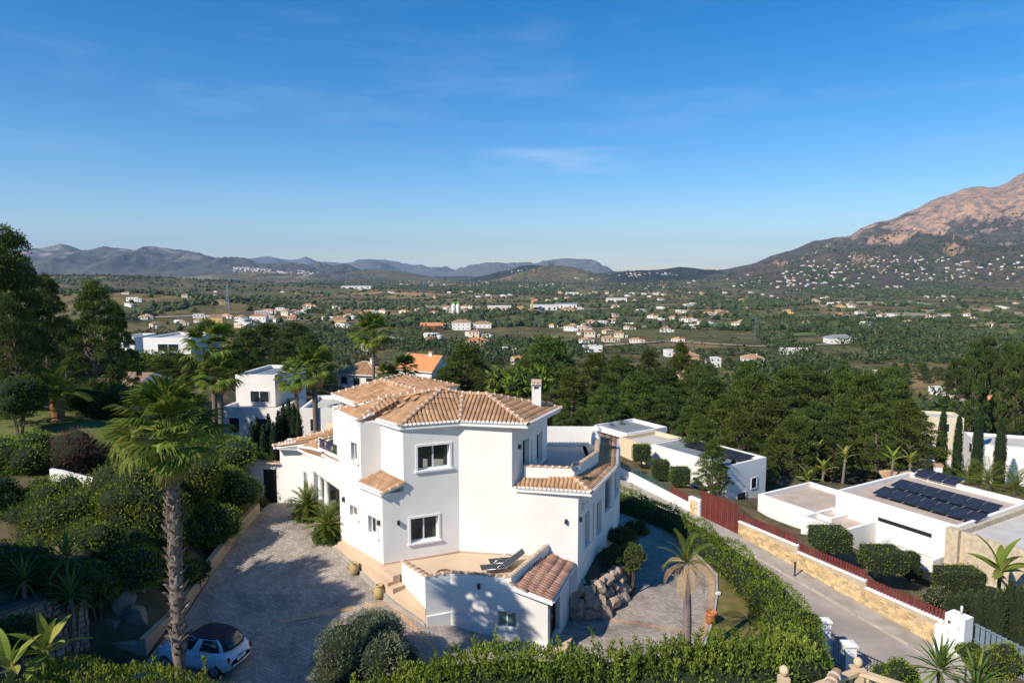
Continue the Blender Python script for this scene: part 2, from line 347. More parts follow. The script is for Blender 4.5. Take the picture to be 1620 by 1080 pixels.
# ================= ground, mountains, haze =================
def groundmat():
    m,n,b=newmat('ground_cover',.95,.1)
    g=n.nodes.new('ShaderNodeNewGeometry'); pos=g.outputs['Position']
    ln=n.nodes.new('ShaderNodeVectorMath'); ln.operation='LENGTH'; lk(n,pos,ln.inputs[0]); d=ln.outputs['Value']
    near=ramp(n,noise(n,.9,8,pos),[(.3,(.055,.05,.028)),(.5,(.11,.09,.05)),(.7,(.17,.12,.075))])
    ne=n.nodes.new('ShaderNodeTexNoise'); ne.inputs['Scale'].default_value=.004; ne.inputs['Detail'].default_value=3; lk(n,pos,ne.inputs['Vector'])
    va=n.nodes.new('ShaderNodeVectorMath'); va.operation='MULTIPLY_ADD'; lk(n,ne.outputs['Color'],va.inputs[0]); va.inputs[1].default_value=(120,120,0); lk(n,pos,va.inputs[2])
    mpp=n.nodes.new('ShaderNodeMapping'); mpp.inputs['Scale'].default_value=(.0105,.0065,0); mpp.inputs['Rotation'].default_value=(0,0,.3); lk(n,va.outputs[0],mpp.inputs[0])
    vo=n.nodes.new('ShaderNodeTexVoronoi'); vo.distance='MANHATTAN'; lk(n,mpp.outputs[0],vo.inputs['Vector']); vo.inputs['Scale'].default_value=1
    sp=n.nodes.new('ShaderNodeSeparateColor'); lk(n,vo.outputs['Color'],sp.inputs[0])
    fields=ramp(n,sp.outputs[0],[(0,(.05,.062,.028)),(.28,(.075,.078,.04)),(.45,(.12,.108,.062)),(.62,(.16,.13,.08)),(.76,(.07,.095,.034)),(.9,(.22,.18,.11)),(1,(.24,.15,.09))])
    n.nodes[-1].color_ramp.interpolation='LINEAR'
    scr=ramp(n,noise(n,.0016,6,pos),[(.40,(0,0,0)),(.56,(1,1,1))])
    dark=ramp(n,noise(n,.02,6,pos),[(.3,(.04,.048,.026)),(.6,(.085,.082,.05)),(.8,(.13,.11,.072))])
    far=mixc(n,scr,fields,dark)
    fine=ramp(n,noise(n,.06,8,pos,.7),[(.3,(.45,.45,.45)),(.7,(1.35,1.35,1.35))])
    far=mixc(n,1.0,far,fine,'MULTIPLY'); far=mixc(n,1.0,far,(1.6,1.36,1.02),'MULTIPLY')
    k=mt(n,'DIVIDE',mt(n,'SUBTRACT',d,120),160,True)
    lk(n,mixc(n,k,near,far),b.inputs['Base Color']); bump(n,b,noise(n,3,6,pos),.08,.6)
    return m
GM=groundmat()
def polar():
    r=[10.0]
    while r[-1]<20500: r.append(r[-1]*(1.018 if r[-1]<400 else 1.03))
    r=np.array(r); a=np.radians(np.arange(-62,62.01,.3)); rr,aa=np.meshgrid(r,a,indexing='ij')
    X=rr*np.sin(aa);Y=rr*np.cos(aa);Z=zt(X,Y)
    V=np.stack([X,Y,Z],-1).reshape(-1,3); n=len(a); i=np.arange(len(r)-1)[:,None]*n+np.arange(n-1)[None,:]; i=i.ravel()
    F=np.stack([i,i+1,i+n+1,i+n],1)[:,::-1]
    V=np.concatenate([V,[(-90,-60,-6),(90,-60,-10),(0,-60,-6)]]); 
    return nmesh('ground',V,F,GM,smooth=True)
struct('ground',polar())
# the slope under and behind the viewpoint
mb=MB(); mb.add([(-60,-60,-5),(60,-60,-12),(90,6,-12),(30,6,-9),(11,4.0,-5.6),(-11,4.0,-4.4),(-40,6,2),(-60,6,6)],[(0,1,2,3,4,5,6,7)]); struct('ground_behind',mb.mesh('ground_behind',GM))
import bmesh
def drape(name,poly,off,mat,step=1.0,zfun=None,structure=True):
    bm=bmesh.new(); vs=[bm.verts.new((p[0],p[1],0)) for p in poly]; bm.faces.new(vs)
    xs=[p[0] for p in poly];ys=[p[1] for p in poly]
    for ax,lo,hi in ((0,min(xs),max(xs)),(1,min(ys),max(ys))):
        v=math.floor(lo)+step
        while v<hi:
            co=(v,0,0) if ax==0 else (0,v,0); no=(1,0,0) if ax==0 else (0,1,0)
            bmesh.ops.bisect_plane(bm,geom=bm.verts[:]+bm.edges[:]+bm.faces[:],plane_co=co,plane_no=no); v+=step
    bmesh.ops.triangulate(bm,faces=bm.faces[:])
    for f in bm.faces:
        if f.normal.z<0: f.normal_flip()
    X=np.array([v.co.x for v in bm.verts]);Y=np.array([v.co.y for v in bm.verts]); Z=zt(X,Y)
    for v,z in zip(bm.verts,Z): v.co.z=z+off
    me=bpy.data.meshes.new(name); bm.to_mesh(me); bm.free(); me.materials.append(mat)
    for p in me.polygons: p.use_smooth=True
    if structure: return struct(name,me)
    return me
def mtnmat(name,veg1,veg2,rock1,rock2,zlo,zhi,amt,sc,bd=22):
    m,n,b=newmat(name,.95,.1); g=n.nodes.new('ShaderNodeNewGeometry'); pos=g.outputs['Position']
    s=n.nodes.new('ShaderNodeSeparateXYZ'); lk(n,pos,s.inputs[0])
    h=mt(n,'DIVIDE',mt(n,'SUBTRACT',s.outputs[2],zlo),zhi-zlo)
    nz=noise(n,sc,9,pos,.62); nz2=noise(n,sc*5,7,pos,.7)
    sl=n.nodes.new('ShaderNodeSeparateXYZ'); lk(n,g.outputs['True Normal'],sl.inputs[0])
    steep=mt(n,'SUBTRACT',1,sl.outputs[2])
    f=mt(n,'ADD',mt(n,'ADD',mt(n,'MULTIPLY',h,.75),mt(n,'MULTIPLY',mt(n,'SUBTRACT',nz,.5),1.5)),mt(n,'MULTIPLY',steep,amt))
    f=ramp(n,f,[(.50,(0,0,0)),(.60,(1,1,1))])
    vg=mixc(n,ramp(n,nz2,[(.35,(0,0,0)),(.65,(1,1,1))]),veg1,veg2); rk=mixc(n,ramp(n,nz2,[(.42,(0,0,0)),(.58,(1,1,1))]),rock1,rock2)
    lk(n,mixc(n,f,vg,rk),b.inputs['Base Color']); rb=noise(n,sc*7,8,pos,.75); bump(n,b,rb,bd,1.0); return m
def mountain(name,ridge,Yr,Yf,zf,prof,amp,nsc,mat,seed,step=3.0,rows=46,ridged=1.0,edge=40):
    px=np.arange(ridge[0][0],ridge[-1][0]+.1,step); py=np.interp(px,[a for a,_ in ridge],[b for _,b in ridge])
    n=len(px); t=np.concatenate([np.linspace(0,1,rows),1+np.array([.06,.15,.3,.5])])
    Z=[];X=[];Y=[]
    zr=np.array([D(a,b,Yr).z for a,b in zip(px,py)])
    fade=np.clip(np.minimum(px-px[0],px[-1]-px)/edge,0,1)
    for tt in t:
        y=Yf+(Yr-Yf)*tt; u=np.array([ray(a,b)[0]/ray(a,b)[1] for a,b in zip(px,py)]); x=u*y
        pr=np.interp(min(tt,1),*prof); z=zf+(zr-zf)*pr
        if tt>1: z=z-(zr-zf)*(tt-1)*1.7
        nn=fbm(x/nsc,np.full_like(x,y)/nsc*.8,5,seed); nn=(1-abs(2*nn-1)*2)*ridged+(nn-.5)*(1-ridged)*2
        w=math.sin(math.pi*min(tt,1)) if tt<1 else 0
        n3=fbm(x/(nsc*.3)+.3*y/nsc,np.full_like(x,y)/nsc*1.3,4,seed+5); nn=nn+.45*((1-abs(2*n3-1)*2)-.2)
        z=z+amp*w*(nn-.3)*fade+(amp*.16*(fbm(x/(nsc*.13),x*0+3.3,4,seed+9)-.47) if abs(tt-1)<.01 else 0)
        X.append(x);Y.append(np.full(n,y));Z.append(z)
    V=np.stack([np.array(X),np.array(Y),np.array(Z)],-1).reshape(-1,3); r=len(t)
    i=(np.arange(r-1)[:,None]*n+np.arange(n-1)[None,:]).ravel(); F=np.stack([i,i+1,i+n+1,i+n],1)
    struct(name,nmesh(name,V,F,mat,smooth=True)); return V.reshape(r,n,3)
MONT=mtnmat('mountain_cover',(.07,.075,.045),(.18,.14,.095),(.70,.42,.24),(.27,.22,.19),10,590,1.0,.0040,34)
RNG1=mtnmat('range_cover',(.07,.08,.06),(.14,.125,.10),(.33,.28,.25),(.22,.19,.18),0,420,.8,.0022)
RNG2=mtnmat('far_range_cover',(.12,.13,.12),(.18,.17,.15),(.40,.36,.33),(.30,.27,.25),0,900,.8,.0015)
MT=mountain('mountain',[(1080,436),(1120,430),(1160,424),(1200,417),(1230,404),(1262,392),(1290,381),(1325,377),(1345,374),(1362,362),(1385,353),(1408,349),(1430,337),(1455,327),(1478,315),(1500,309),(1525,300),(1548,295),(1565,296),(1580,295),(1597,288),(1608,279),(1622,272),(1660,255),(1720,248),(1800,262),(1900,300),(2000,350)],5400,2300,-75,([0,.12,.3,.5,.66,.74,.8,.86,.92,1],[0,.03,.12,.27,.42,.52,.66,.78,.86,1]),165,900,MONT,21,2.4,80,edge=190)
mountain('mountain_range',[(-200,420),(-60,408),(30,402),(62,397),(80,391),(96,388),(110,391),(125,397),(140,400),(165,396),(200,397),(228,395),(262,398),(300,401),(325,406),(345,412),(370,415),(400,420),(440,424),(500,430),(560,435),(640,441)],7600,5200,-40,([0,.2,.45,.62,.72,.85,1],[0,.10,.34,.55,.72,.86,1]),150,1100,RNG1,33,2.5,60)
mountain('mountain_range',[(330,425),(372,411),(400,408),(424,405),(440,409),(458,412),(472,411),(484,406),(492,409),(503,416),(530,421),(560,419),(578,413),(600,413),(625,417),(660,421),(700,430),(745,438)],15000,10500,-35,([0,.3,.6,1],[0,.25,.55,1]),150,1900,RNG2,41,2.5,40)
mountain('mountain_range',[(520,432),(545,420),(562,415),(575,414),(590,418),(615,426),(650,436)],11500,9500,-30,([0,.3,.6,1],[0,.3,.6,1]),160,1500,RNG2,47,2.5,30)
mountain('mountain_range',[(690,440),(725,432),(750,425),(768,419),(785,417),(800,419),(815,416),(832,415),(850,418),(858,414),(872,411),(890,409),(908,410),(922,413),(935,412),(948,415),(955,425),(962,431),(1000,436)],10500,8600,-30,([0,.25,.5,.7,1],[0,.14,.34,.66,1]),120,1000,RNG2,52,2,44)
HILLM=mtnmat('hill_cover',(.03,.042,.022),(.06,.058,.038),(.13,.11,.08),(.1,.085,.06),0,900,.2,.006)
HV=mountain('hill',[(745,440),(780,433),(805,427),(822,421),(838,419),(855,420),(870,425),(900,430),(960,434),(1010,439)],5600,4600,-44,([0,.5,1],[0,.42,1]),40,300,HILLM,61,2.5,24)
mountain('hill',[(480,440),(510,434),(535,429),(552,428),(575,432),(600,438)],6000,5300,-44,([0,.5,1],[0,.45,1]),30,300,HILLM,64,2.5,20)
HV2=mountain('hill',[(940,439),(975,431),(1010,429),(1050,426),(1075,422),(1095,424),(1120,429),(1165,433),(1220,438)],5000,4000,-44,([0,.5,1],[0,.42,1]),40,260,HILLM,67,2.5,24)
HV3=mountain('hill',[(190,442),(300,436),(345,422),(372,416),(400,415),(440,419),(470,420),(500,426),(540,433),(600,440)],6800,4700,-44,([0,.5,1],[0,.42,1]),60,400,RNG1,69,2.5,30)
# haze
mb=MB(); mb.box((0,10500,440),(50000,22000,1180)); hz=bpy.data.objects.new('haze',mb.mesh('haze',[])); link(hz); hz['kind']='stuff'
hm=bpy.data.materials.new('haze_air'); hm.use_nodes=True; n=hm.node_tree; n.nodes.clear(); o=n.nodes.new('ShaderNodeOutputMaterial'); v=n.nodes.new('ShaderNodeVolumePrincipled')
v.inputs['Color'].default_value=(.42,.64,1,1); v.inputs['Density'].default_value=0.000042; v.inputs['Anisotropy'].default_value=.1; lk(n,v.outputs[0],o.inputs['Volume']); hz.data.materials.append(hm)
# ================= driveway, street, lawns =================
def pavemat(name,c1,c2,sc=4.2):
    m,n,b=newmat(name,.85,.25); g=n.nodes.new('ShaderNodeNewGeometry'); pos=g.outputs['Position']
    mp=n.nodes.new('ShaderNodeMapping'); mp.inputs['Rotation'].default_value=(0,0,.5); lk(n,pos,mp.inputs[0])
    br=n.nodes.new('ShaderNodeTexBrick'); lk(n,mp.outputs[0],br.inputs['Vector']); br.inputs['Scale'].default_value=sc; br.inputs['Mortar Size'].default_value=.03
    br.inputs['Color1'].default_value=(*c1,1); br.inputs['Color2'].default_value=(*c2,1); br.inputs['Mortar'].default_value=(c2[0]*.5,c2[1]*.5,c2[2]*.5,1)
    br.inputs['Brick Width'].default_value=.9; br.inputs['Row Height'].default_value=.55
    st=ramp(n,noise(n,.8,6,pos),[(.3,(.66,.65,.64)),(.5,(1,.98,.96)),(.72,(1.15,1.12,1.08))])
    lk(n,mixc(n,1,br.outputs[0],st,'MULTIPLY'),b.inputs['Base Color']); bump(n,b,br.outputs['Fac'],-.008,.8); return m
PAVE=pavemat('driveway_pavers',(.43,.375,.325),(.30,.26,.225))
PBAND=pavemat('paver_band',(.56,.38,.23),(.46,.30,.18))
def asph():
    m,n,b=newmat('old_asphalt',.9,.2); pos=n.nodes.new('ShaderNodeNewGeometry').outputs['Position']
    c=ramp(n,noise(n,.5,7,pos),[(.3,(.28,.24,.215)),(.5,(.34,.29,.26)),(.7,(.40,.345,.30))])
    sp=ramp(n,noise(n,40,3,pos),[(.4,(.85,.85,.85)),(.6,(1.1,1.1,1.1))]); lk(n,mixc(n,1,c,sp,'MULTIPLY'),b.inputs['Base Color']); bump(n,b,noise(n,60,2,pos),.006,.5); return m
ASPH=asph()
PAVT=M('sidewalk_concrete',(.40,.36,.32),(.28,.25,.21),.9,.9,14,.01,det=9)
LAWN=M('dry_lawn',(.20,.16,.06),(.12,.115,.035),1.4,.95,40,.03,.1,det=9)
LAWNG=M('green_lawn',(.10,.13,.035),(.16,.16,.06),1.0,.95,40,.03,.1,det=9)
# driveway (left court, front and right court as one paved sheet)
DW=[(-13.7,37.4),(-13.75,34),(-13.7,30),(-13.75,27),(-14.2,24),(-14.5,20),(-10,20.2),(0,20.6),(6.5,21),(7.55,26.6),(9.3,30.2),(10.15,32.6),(10.75,34.7),(10.4,37.5),(9.6,41),(8.3,45),(6.5,46),(3,40),(-12,37.9)]
drape('driveway',DW,.07,PAVE,.5)
def band(pts,w,name='paver_band',mat=None,off=.078):
    L=[];Rr=[]
    for i,p in enumerate(pts):
        a=Vector(pts[max(i-1,0)][:2]);b=Vector(pts[min(i+1,len(pts)-1)][:2]);d=(b-a).normalized();q=Vector((d.y,-d.x))*w/2
        L.append((p[0]-q.x,p[1]-q.y));Rr.append((p[0]+q.x,p[1]+q.y))
    return drape(name,L+Rr[::-1],off,mat or PBAND)
band([(7.35,26.6),(9.1,30.2),(9.95,32.6),(10.5,34.7),(10.15,37.5),(9.4,41)],.28)
band([at(930,978)[:2],at(1000,987)[:2],at(1098,1003)[:2]],.22)
band([at(1085,880)[:2],at(1118,912)[:2],at(1128,925)[:2]],.2)
band([at(440,986)[:2],at(540,968)[:2],at(612,956)[:2]],.24)
band([at(612,953)[:2],at(650,990)[:2],at(700,1040)[:2],at(720,1060)[:2]],.24)
# kerb of the right court
mb=MB(); kp=[(7.6,26.4),(9.36,30.2),(10.22,32.6),(10.82,34.7),(10.5,37.5),(9.7,41),(8.5,45)]
for a,b in zip(kp,kp[1:]):
    for k in range(4):
        p=Vector(a).lerp(Vector(b),k/4);q=Vector(a).lerp(Vector(b),(k+.97)/4); mb.bar((p.x,p.y,ztf(p.x,p.y)+.03),(q.x,q.y,ztf(q.x,q.y)+.03),.1,.22)
struct('kerb',mb.mesh('kerb',KERB))
drape('lawn_strip',[(7.7,26.2),(9.43,30.2),(10.3,32.6),(10.9,34.7),(10.6,37.5),(9.8,41),(8.6,46),(10.5,47),(12.2,40),(13.2,33),(12.5,27),(10,22),(7.6,22)],.07,LAWN)
# street: roadway, raised pavement with kerb
def strip(name,n0,n1,off,mat,t0=-34,t1=16,dt=1.0):
    ts=np.arange(t0,t1+.01,dt); V=[];F=[]
    nn=[n0,n1]
    for t in ts:
        for q in nn: p=stp(t,q); V.append((p.x,p.y,p.z+off))
    for i in range(len(ts)-1): F.append((2*i,2*i+1,2*i+3,2*i+2))
    me=nmesh(name,V,F,mat); 
    return struct(name,me)
strip('road',1.15,6.2,.05,ASPH)
mb=MB()
for t in np.arange(-34,16,1.0):
    a=[stp(t,-.1),stp(t,1.15),stp(t+1,1.15),stp(t+1,-.1)]
    mb.hexa([(p.x,p.y,p.z-.3) for p in a],[(p.x,p.y,p.z+.17) for p in a])
struct('pavement',mb.mesh('pavement',PAVT))
mb=MB()
for t in np.arange(-34,16,1.0):
    a=[stp(t+.01,1.155),stp(t+.01,1.27),stp(t+.99,1.27),stp(t+.99,1.155)]
    mb.hexa([(p.x,p.y,p.z-.3) for p in a],[(p.x,p.y,p.z+.175) for p in a])
struct('kerb',mb.mesh('kerb_street',KERB))
drape('lawn_terrace',[(-36,37),(-22.5,36.5),(-20.5,40),(-21,47),(-36,47)],.05,LAWNG)
# ================= the white villa =================
A=Vector((-5.76,29.47));B=Vector((-2.46,30.89));Cc=Vector((3.0,30.02))
L0=Vector((-8.31,32.24));J1=Vector((-6.97,30.79));J2=Vector((-6.09,31.17));Dd=Vector((-4.86,29.86))
E1=Vector((0.0,30.5));E2=Vector((1.04,32.8));E3=Vector((1.85,35.3))
C2=Vector((4.04,32.43));C3=Vector((4.75,33.9));C4=Vector((5.4,35.2))
K1=Vector((-13.1,37.7));K2=Vector((-11.75,37.3))
ZE=6.16
VIL=thing('villa',(0,30,0),'large white rendered two-storey villa with terracotta tiled hip roofs and a beige terrace','villa')
def miter(pts,th):
    out=[]
    for i,p in enumerate(pts):
        ns=[]
        if i>0: d=(p-pts[i-1]).normalized(); ns.append(Vector((-d.y,d.x)))
        if i<len(pts)-1: d=(pts[i+1]-p).normalized(); ns.append(Vector((-d.y,d.x)))
        if len(ns)==1: out.append(p+ns[0]*th)
        else:
            m=(ns[0]+ns[1]).normalized(); out.append(p+m*(th/max(m.dot(ns[0]),.35)))
    return out
def walls(name,pts,z0,z1,holes={},th=.25,mat=None,parent=None,z0s=None):
    """outside is on the right of the walking direction; one part per wall face"""
    inn=miter(pts,th); res=[]
    for i in range(len(pts)-1):
        a,b=pts[i],pts[i+1]; ia,ib=inn[i],inn[i+1]; d=(b-a).normalized(); L=(b-a).length; nrm=Vector((-d.y,d.x))*th
        hs=holes.get(i,[]); mb=MB()
        us=sorted({0,L}|{h[0] for h in hs}|{h[1] for h in hs}); zs=sorted({z0,z1}|{h[2] for h in hs}|{h[3] for h in hs})
        def ip(u): return ia if u==0 else (ib if u==L else a+d*u+nrm)
        for u0,u1 in zip(us,us[1:]):
            col=[]; 
            for w0,w1 in zip(zs,zs[1:]):
                if any(h[0]<=u0+1e-6 and u1<=h[1]+1e-6 and h[2]<=w0+1e-6 and w1<=h[3]+1e-6 for h in hs): continue
                if col and abs(col[-1][1]-w0)<1e-6: col[-1][1]=w1
                else: col.append([w0,w1])
            for w0,w1 in col:
                p=[a+d*u0,a+d*u1,ip(u1),ip(u0)]; mb.hexa([(q.x,q.y,w0) for q in p],[(q.x,q.y,w1) for q in p])
        res.append(mb.build(name,mat or WHITE,parent))
    return res
def window(parent,a,b,u0,u1,z0,z1,panes=2,rec=.16,surround=True,sill=True,curtain=True,gl=None,door=False,name='window',open_=0):
    d=(b-a).normalized(); nin=Vector((-d.y,d.x)); 
    def P(u,n,z): q=a+d*u+nin*n; return (q.x,q.y,z)
    def bx(mb,u0,u1,n0,n1,z0,z1,m=0): mb.hexa([P(u0,n0,z0),P(u1,n0,z0),P(u1,n1,z0),P(u0,n1,z0)],[P(u0,n0,z1),P(u1,n0,z1),P(u1,n1,z1),P(u0,n1,z1)],m)
    f=MB(); w=.055
    bx(f,u0,u0+w,rec,rec+.06,z0,z1);bx(f,u1-w,u1,rec,rec+.06,z0,z1);bx(f,u0+w,u1-w,rec,rec+.06,z0,z0+w);bx(f,u0+w,u1-w,rec,rec+.06,z1-w,z1)
    for k in range(1,panes):
        u=u0+(u1-u0)*k/panes; bx(f,u-w*.55,u+w*.55,rec-.01,rec+.055,z0+w,z1-w)
    fr=f.build(name,WFRAME,parent)
    for k in range(panes):
        g=MB(); ua=u0+(u1-u0)*k/panes+w*.6; ub=u0+(u1-u0)*(k+1)/panes-w*.6; bx(g,ua,ub,rec+.02,rec+.032,z0+w*.8,z1-w*.8); g.build('pane',gl or GLASS,fr)
    if surround:
        s=MB(); q=.1
        bx(s,u0-q,u0-.003,-.035,.05,z0-.02,z1+q);bx(s,u1+.003,u1+q,-.035,.05,z0-.02,z1+q);bx(s,u0-.003,u1+.003,-.035,.05,z1+.003,z1+q); s.build('surround',WTRIM,fr)
    if sill and not door:
        s=MB(); bx(s,u0-.15,u1+.15,-.09,.05,z0-.1,z0-.022); s.build('sill',WTRIM,fr)
    if curtain:
        n=14
        for seg in ((.0,.2),(.34,.5),(.84,1.0)):
            c=MB(); V=[];F=[];o=0
            for k in range(n+1):
                u=u0+(u1-u0)*(seg[0]+(seg[1]-seg[0])*k/n); nn=rec+.08+(.015 if k%2 else -.02)
                V+= [P(u,nn,z0-.1),P(u,nn,z1)]
            F+=[(o+2*k,o+2*k+2,o+2*k+3,o+2*k+1) for k in range(n)]
            c.add(V,F); c.build('curtain',CURT,fr)
    return fr
def lamp(parent,p,rz): 
    m=MB(); m.box(p,(.11,.12,.2),rz); m.build('wall_lamp',DARK,parent)
def onw(a,b,u,z,n=-.06): d=(b-a).normalized(); q=a+d*u+Vector((-d.y,d.x))*n; return (q.x,q.y,z)
def uv(a,b,px,py):
    """where the sight line of a pixel meets the wall plane a-b"""
    r=Vector(ray(px,py)); d=(b-a).normalized(); nn=Vector((-d.y,d.x)); t=nn.dot(a)/(nn.x*r.x+nn.y*r.y); X=r*t
    return d.dot(Vector((X.x,X.y))-a),CAMZ+X.z
def rect(a,b,x0,x1,y0,y1):
    u0,za=uv(a,b,x0,y0);u1,zb=uv(a,b,x1,y0);_,zc=uv(a,b,x0,y1);_,zd=uv(a,b,x1,y1); return [u0,u1,(zc+zd)/2,(za+zb)/2]
# --- ground storey walls
wAB=rect(A,B,649.5,693,817.5,855); wABu=rect(A,B,660.5,711,704,741)
lA=rect(L0,A,554.5,566,800,817); lB=rect(L0,A,583.5,597,817,845)
L=(A-L0).length; n0=(B-A).length; dB=(Dd-A).length
for nm,pts,z0,z1,holes in (
    ('wall',[L0,A,B,Cc,C2,C3],-3.6,3.25,{0:[tuple(lA),tuple(lB)],1:[tuple(wAB)],3:[(.95,1.75,.2,1.85)],4:[(.25,1.05,.1,1.75)]}),):
    walls(nm,pts,z0,z1,holes,parent=VIL)
window(VIL,A,B,*wAB,panes=2); window(VIL,L0,A,*lA,panes=1,curtain=False); window(VIL,L0,A,*lB,panes=2,curtain=True)
window(VIL,Cc,C2,.95,1.75,.2,1.85,panes=1); window(VIL,C2,C3,.25,1.05,.1,1.75,panes=1)
# --- upper storey walls
wL=rect(L0,J1,556,565,700,729); bu=(wABu[0]-dB,wABu[1]-dB,wABu[2],wABu[3])
UP=[Vector((-9.4,35.2)),L0,J1,J2,Dd,B,E1,E2,E3,Vector((-8,35.7)),Vector((-9.4,35.2))]
walls('wall',UP,3.25,ZE,{1:[tuple(wL)],4:[bu],6:[(1.15,1.95,3.27,5.15)],7:[(.5,1.6,3.5,5.0)]},parent=VIL)
window(VIL,L0,J1,*wL,panes=1,curtain=False); window(VIL,Dd,B,*bu,panes=2)
window(VIL,E1,E2,1.15,1.95,3.27,5.15,panes=1,door=True,sill=False); window(VIL,E2,E3,  .5,1.6,3.5,5.0,panes=2)
# lower storey back walls (seen only from the side)
walls('wall',[Vector((6.2,38.2)),Vector((5.9,40.2)),Vector((-10.5,40.4)),Vector((-13.4,40)),K1,K2],-3.6,3.2,{},parent=VIL)
# porch wing with openings between columns
wing=walls('wall',[K2,L0],-.6,3.3,{0:[(.35,.95,.9,2.1),(2.0,5.95,-.05,2.5)]},parent=VIL)
window(VIL,K2,L0,.35,.95,.9,2.1,panes=1,curtain=False)
walls('wall',[K2+Vector((1.9,-.2)),L0+Vector((1.2,1.2))],-.6,3.2,{},parent=VIL,mat=CREAM)
for px_ in (501,510.5,538):
    u,_=uv(K2,L0,px_,760); q=K2+(L0-K2).normalized()*u; c=MB()
    c.lathe([(.2,-.1),(.2,.05),(.16,.1),(.15,.2),(.15,.95),(.17,.97),(.17,1.03),(.15,1.05),(.135,2.3),(.16,2.36),(.2,2.4),(.2,2.6)],(q.x+.17,q.y+.16,0),16); c.build('column',WTRIM,VIL,smooth=True)
# --- floors
mb=MB(); mb.prism([(-5.70,29.47),(-4.72,28.55),(-3.5,27.15),(-2.6,27.6),(.05,27.1),(1.72,30.1),(-2.45,30.8)],-.25,0.0); mb.build('terrace_floor',TAN,VIL)
mb=MB(); mb.prism([(-2.3,31.3),(2.9,30.5),(4.0,32.9),(4.6,34.2),(5.0,36.5),(5.0,38.3),(-2,38.5)],3.0,3.2); mb.build('balcony_floor',M('grey_floor_tiles',(.42,.40,.38),(.36,.35,.33),1,.7),VIL)
# tan band at the foot of wall A-B and skirtings
mb=MB()
dAB=(B-A).normalized(); nb=Vector((dAB.y,-dAB.x))
def sk_(a,b,u0,u1,z0,z1,t=.02):
    d=(b-a).normalized(); o=Vector((d.y,-d.x))*t; p=[a+d*u0,a+d*u1]; 
    mb.hexa([(p[0]+o).to_tuple()+(z0,),(p[1]+o).to_tuple()+(z0,),p[1].to_tuple()+(z0,),p[0].to_tuple()+(z0,)],[(p[0]+o).to_tuple()+(z1,),(p[1]+o).to_tuple()+(z1,),p[1].to_tuple()+(z1,),p[0].to_tuple()+(z1,)])
sk_(A,B,.02,n0-.02,-.2,.07); sk_(B,Cc,.02,4.0,-.0,.07); sk_(L0,A,.02,L-.02,-.5,.05)
mb.build('skirting',TAN,VIL)
# --- terrace walls
TZ=.55
P1=Vector((-4.8,28.58));P2=Vector((-3.575,27.02));P3=Vector((-2.58,27.46));P4=Vector((-.03,26.97));GG=Vector((1.466,26.68));G2=Vector((2.63,30.04))
gw=(2.01,2.83,-1.63,-.91)
dG=(GG-P3).normalized(); nG=Vector((-dG.y,dG.x)); LG=(GG-P3).length; OFF=dG.dot(P4-P3)
walls('terrace_wall',[P1,P2,P3],-3.4,TZ,{},.2,parent=VIL)
walls('terrace_wall',[P3,GG],-3.4,-.6,{0:[gw]},.2,parent=VIL)
mb=MB()
def pw(mb,u0,u1,za0,za1,zb0,zb1,th=.2):
    a=P3+dG*u0;b=P3+dG*u1;c=b+nG*th;d=a+nG*th
    mb.hexa([(a.x,a.y,za0),(b.x,b.y,zb0),(c.x,c.y,zb0),(d.x,d.y,za0)],[(a.x,a.y,za1),(b.x,b.y,zb1),(c.x,c.y,zb1),(d.x,d.y,za1)])
pw(mb,0,OFF,-.6,TZ,-.6,TZ); pw(mb,OFF,LG,-.6,.2,-.6,-.24); mb.build('terrace_wall',WHITE,VIL)
window(VIL,P3,GG,*gw,panes=2,rec=.06,gl=GGLASS,curtain=False,sill=False)
# plinth that steps out below the terrace wall
mb=MB()
def plinth(a,b,z0,za,zb,t=.07):
    d=(b-a).normalized();o=Vector((d.y,-d.x))*t; p=[a+o-d*0.0,b+o+d*.0,b,a]
    mb.hexa([(q.x,q.y,z0) for q in p],[(p[0].x,p[0].y,za),(p[1].x,p[1].y,zb),(p[2].x,p[2].y,zb+.03),(p[3].x,p[3].y,za+.03)])
plinth(P2+Vector((.03,.0)),P3,-3.3,-1.12,-1.16); plinth(P3,P3+dG*1.95,-3.3,-1.16,-1.72); plinth(P3+dG*1.95,GG,-3.3,-1.75,-2.15); mb.build('plinth',WHITE,VIL)
# door wall
dL=(G2-GG).length
walls('wall',[GG,G2],-3.4,-.26,{0:[(.35,1.9,-2.45,-.42)]},.2,parent=VIL)
mb=MB(); dd=(G2-GG).normalized(); nd=Vector((-dd.y,dd.x))
p=[GG+dd*.3+nd*.14,GG+dd*1.15+nd*.14,GG+dd*1.15+nd*.19,GG+dd*.3+nd*.19]; mb.hexa([(q.x,q.y,-2.6) for q in p],[(q.x,q.y,-.42) for q in p]); dr=mb.build('door',M('dark_door',(.05,.05,.055),None,3,.5),VIL)
mb=MB(); q=GG+dd*1.05+nd*.12; mb.box((q.x,q.y,-1.45),(.04,.04,.14)); mb.build('handle',STEEL,dr)
mb=MB(); q=GG+dd*.6+Vector((dd.y,-dd.x))*.35; mb.box((q.x,q.y,-2.5),(1.7,.7,.14),math.atan2(dd.y,dd.x)); mb.build('doorstep',TAN,VIL)
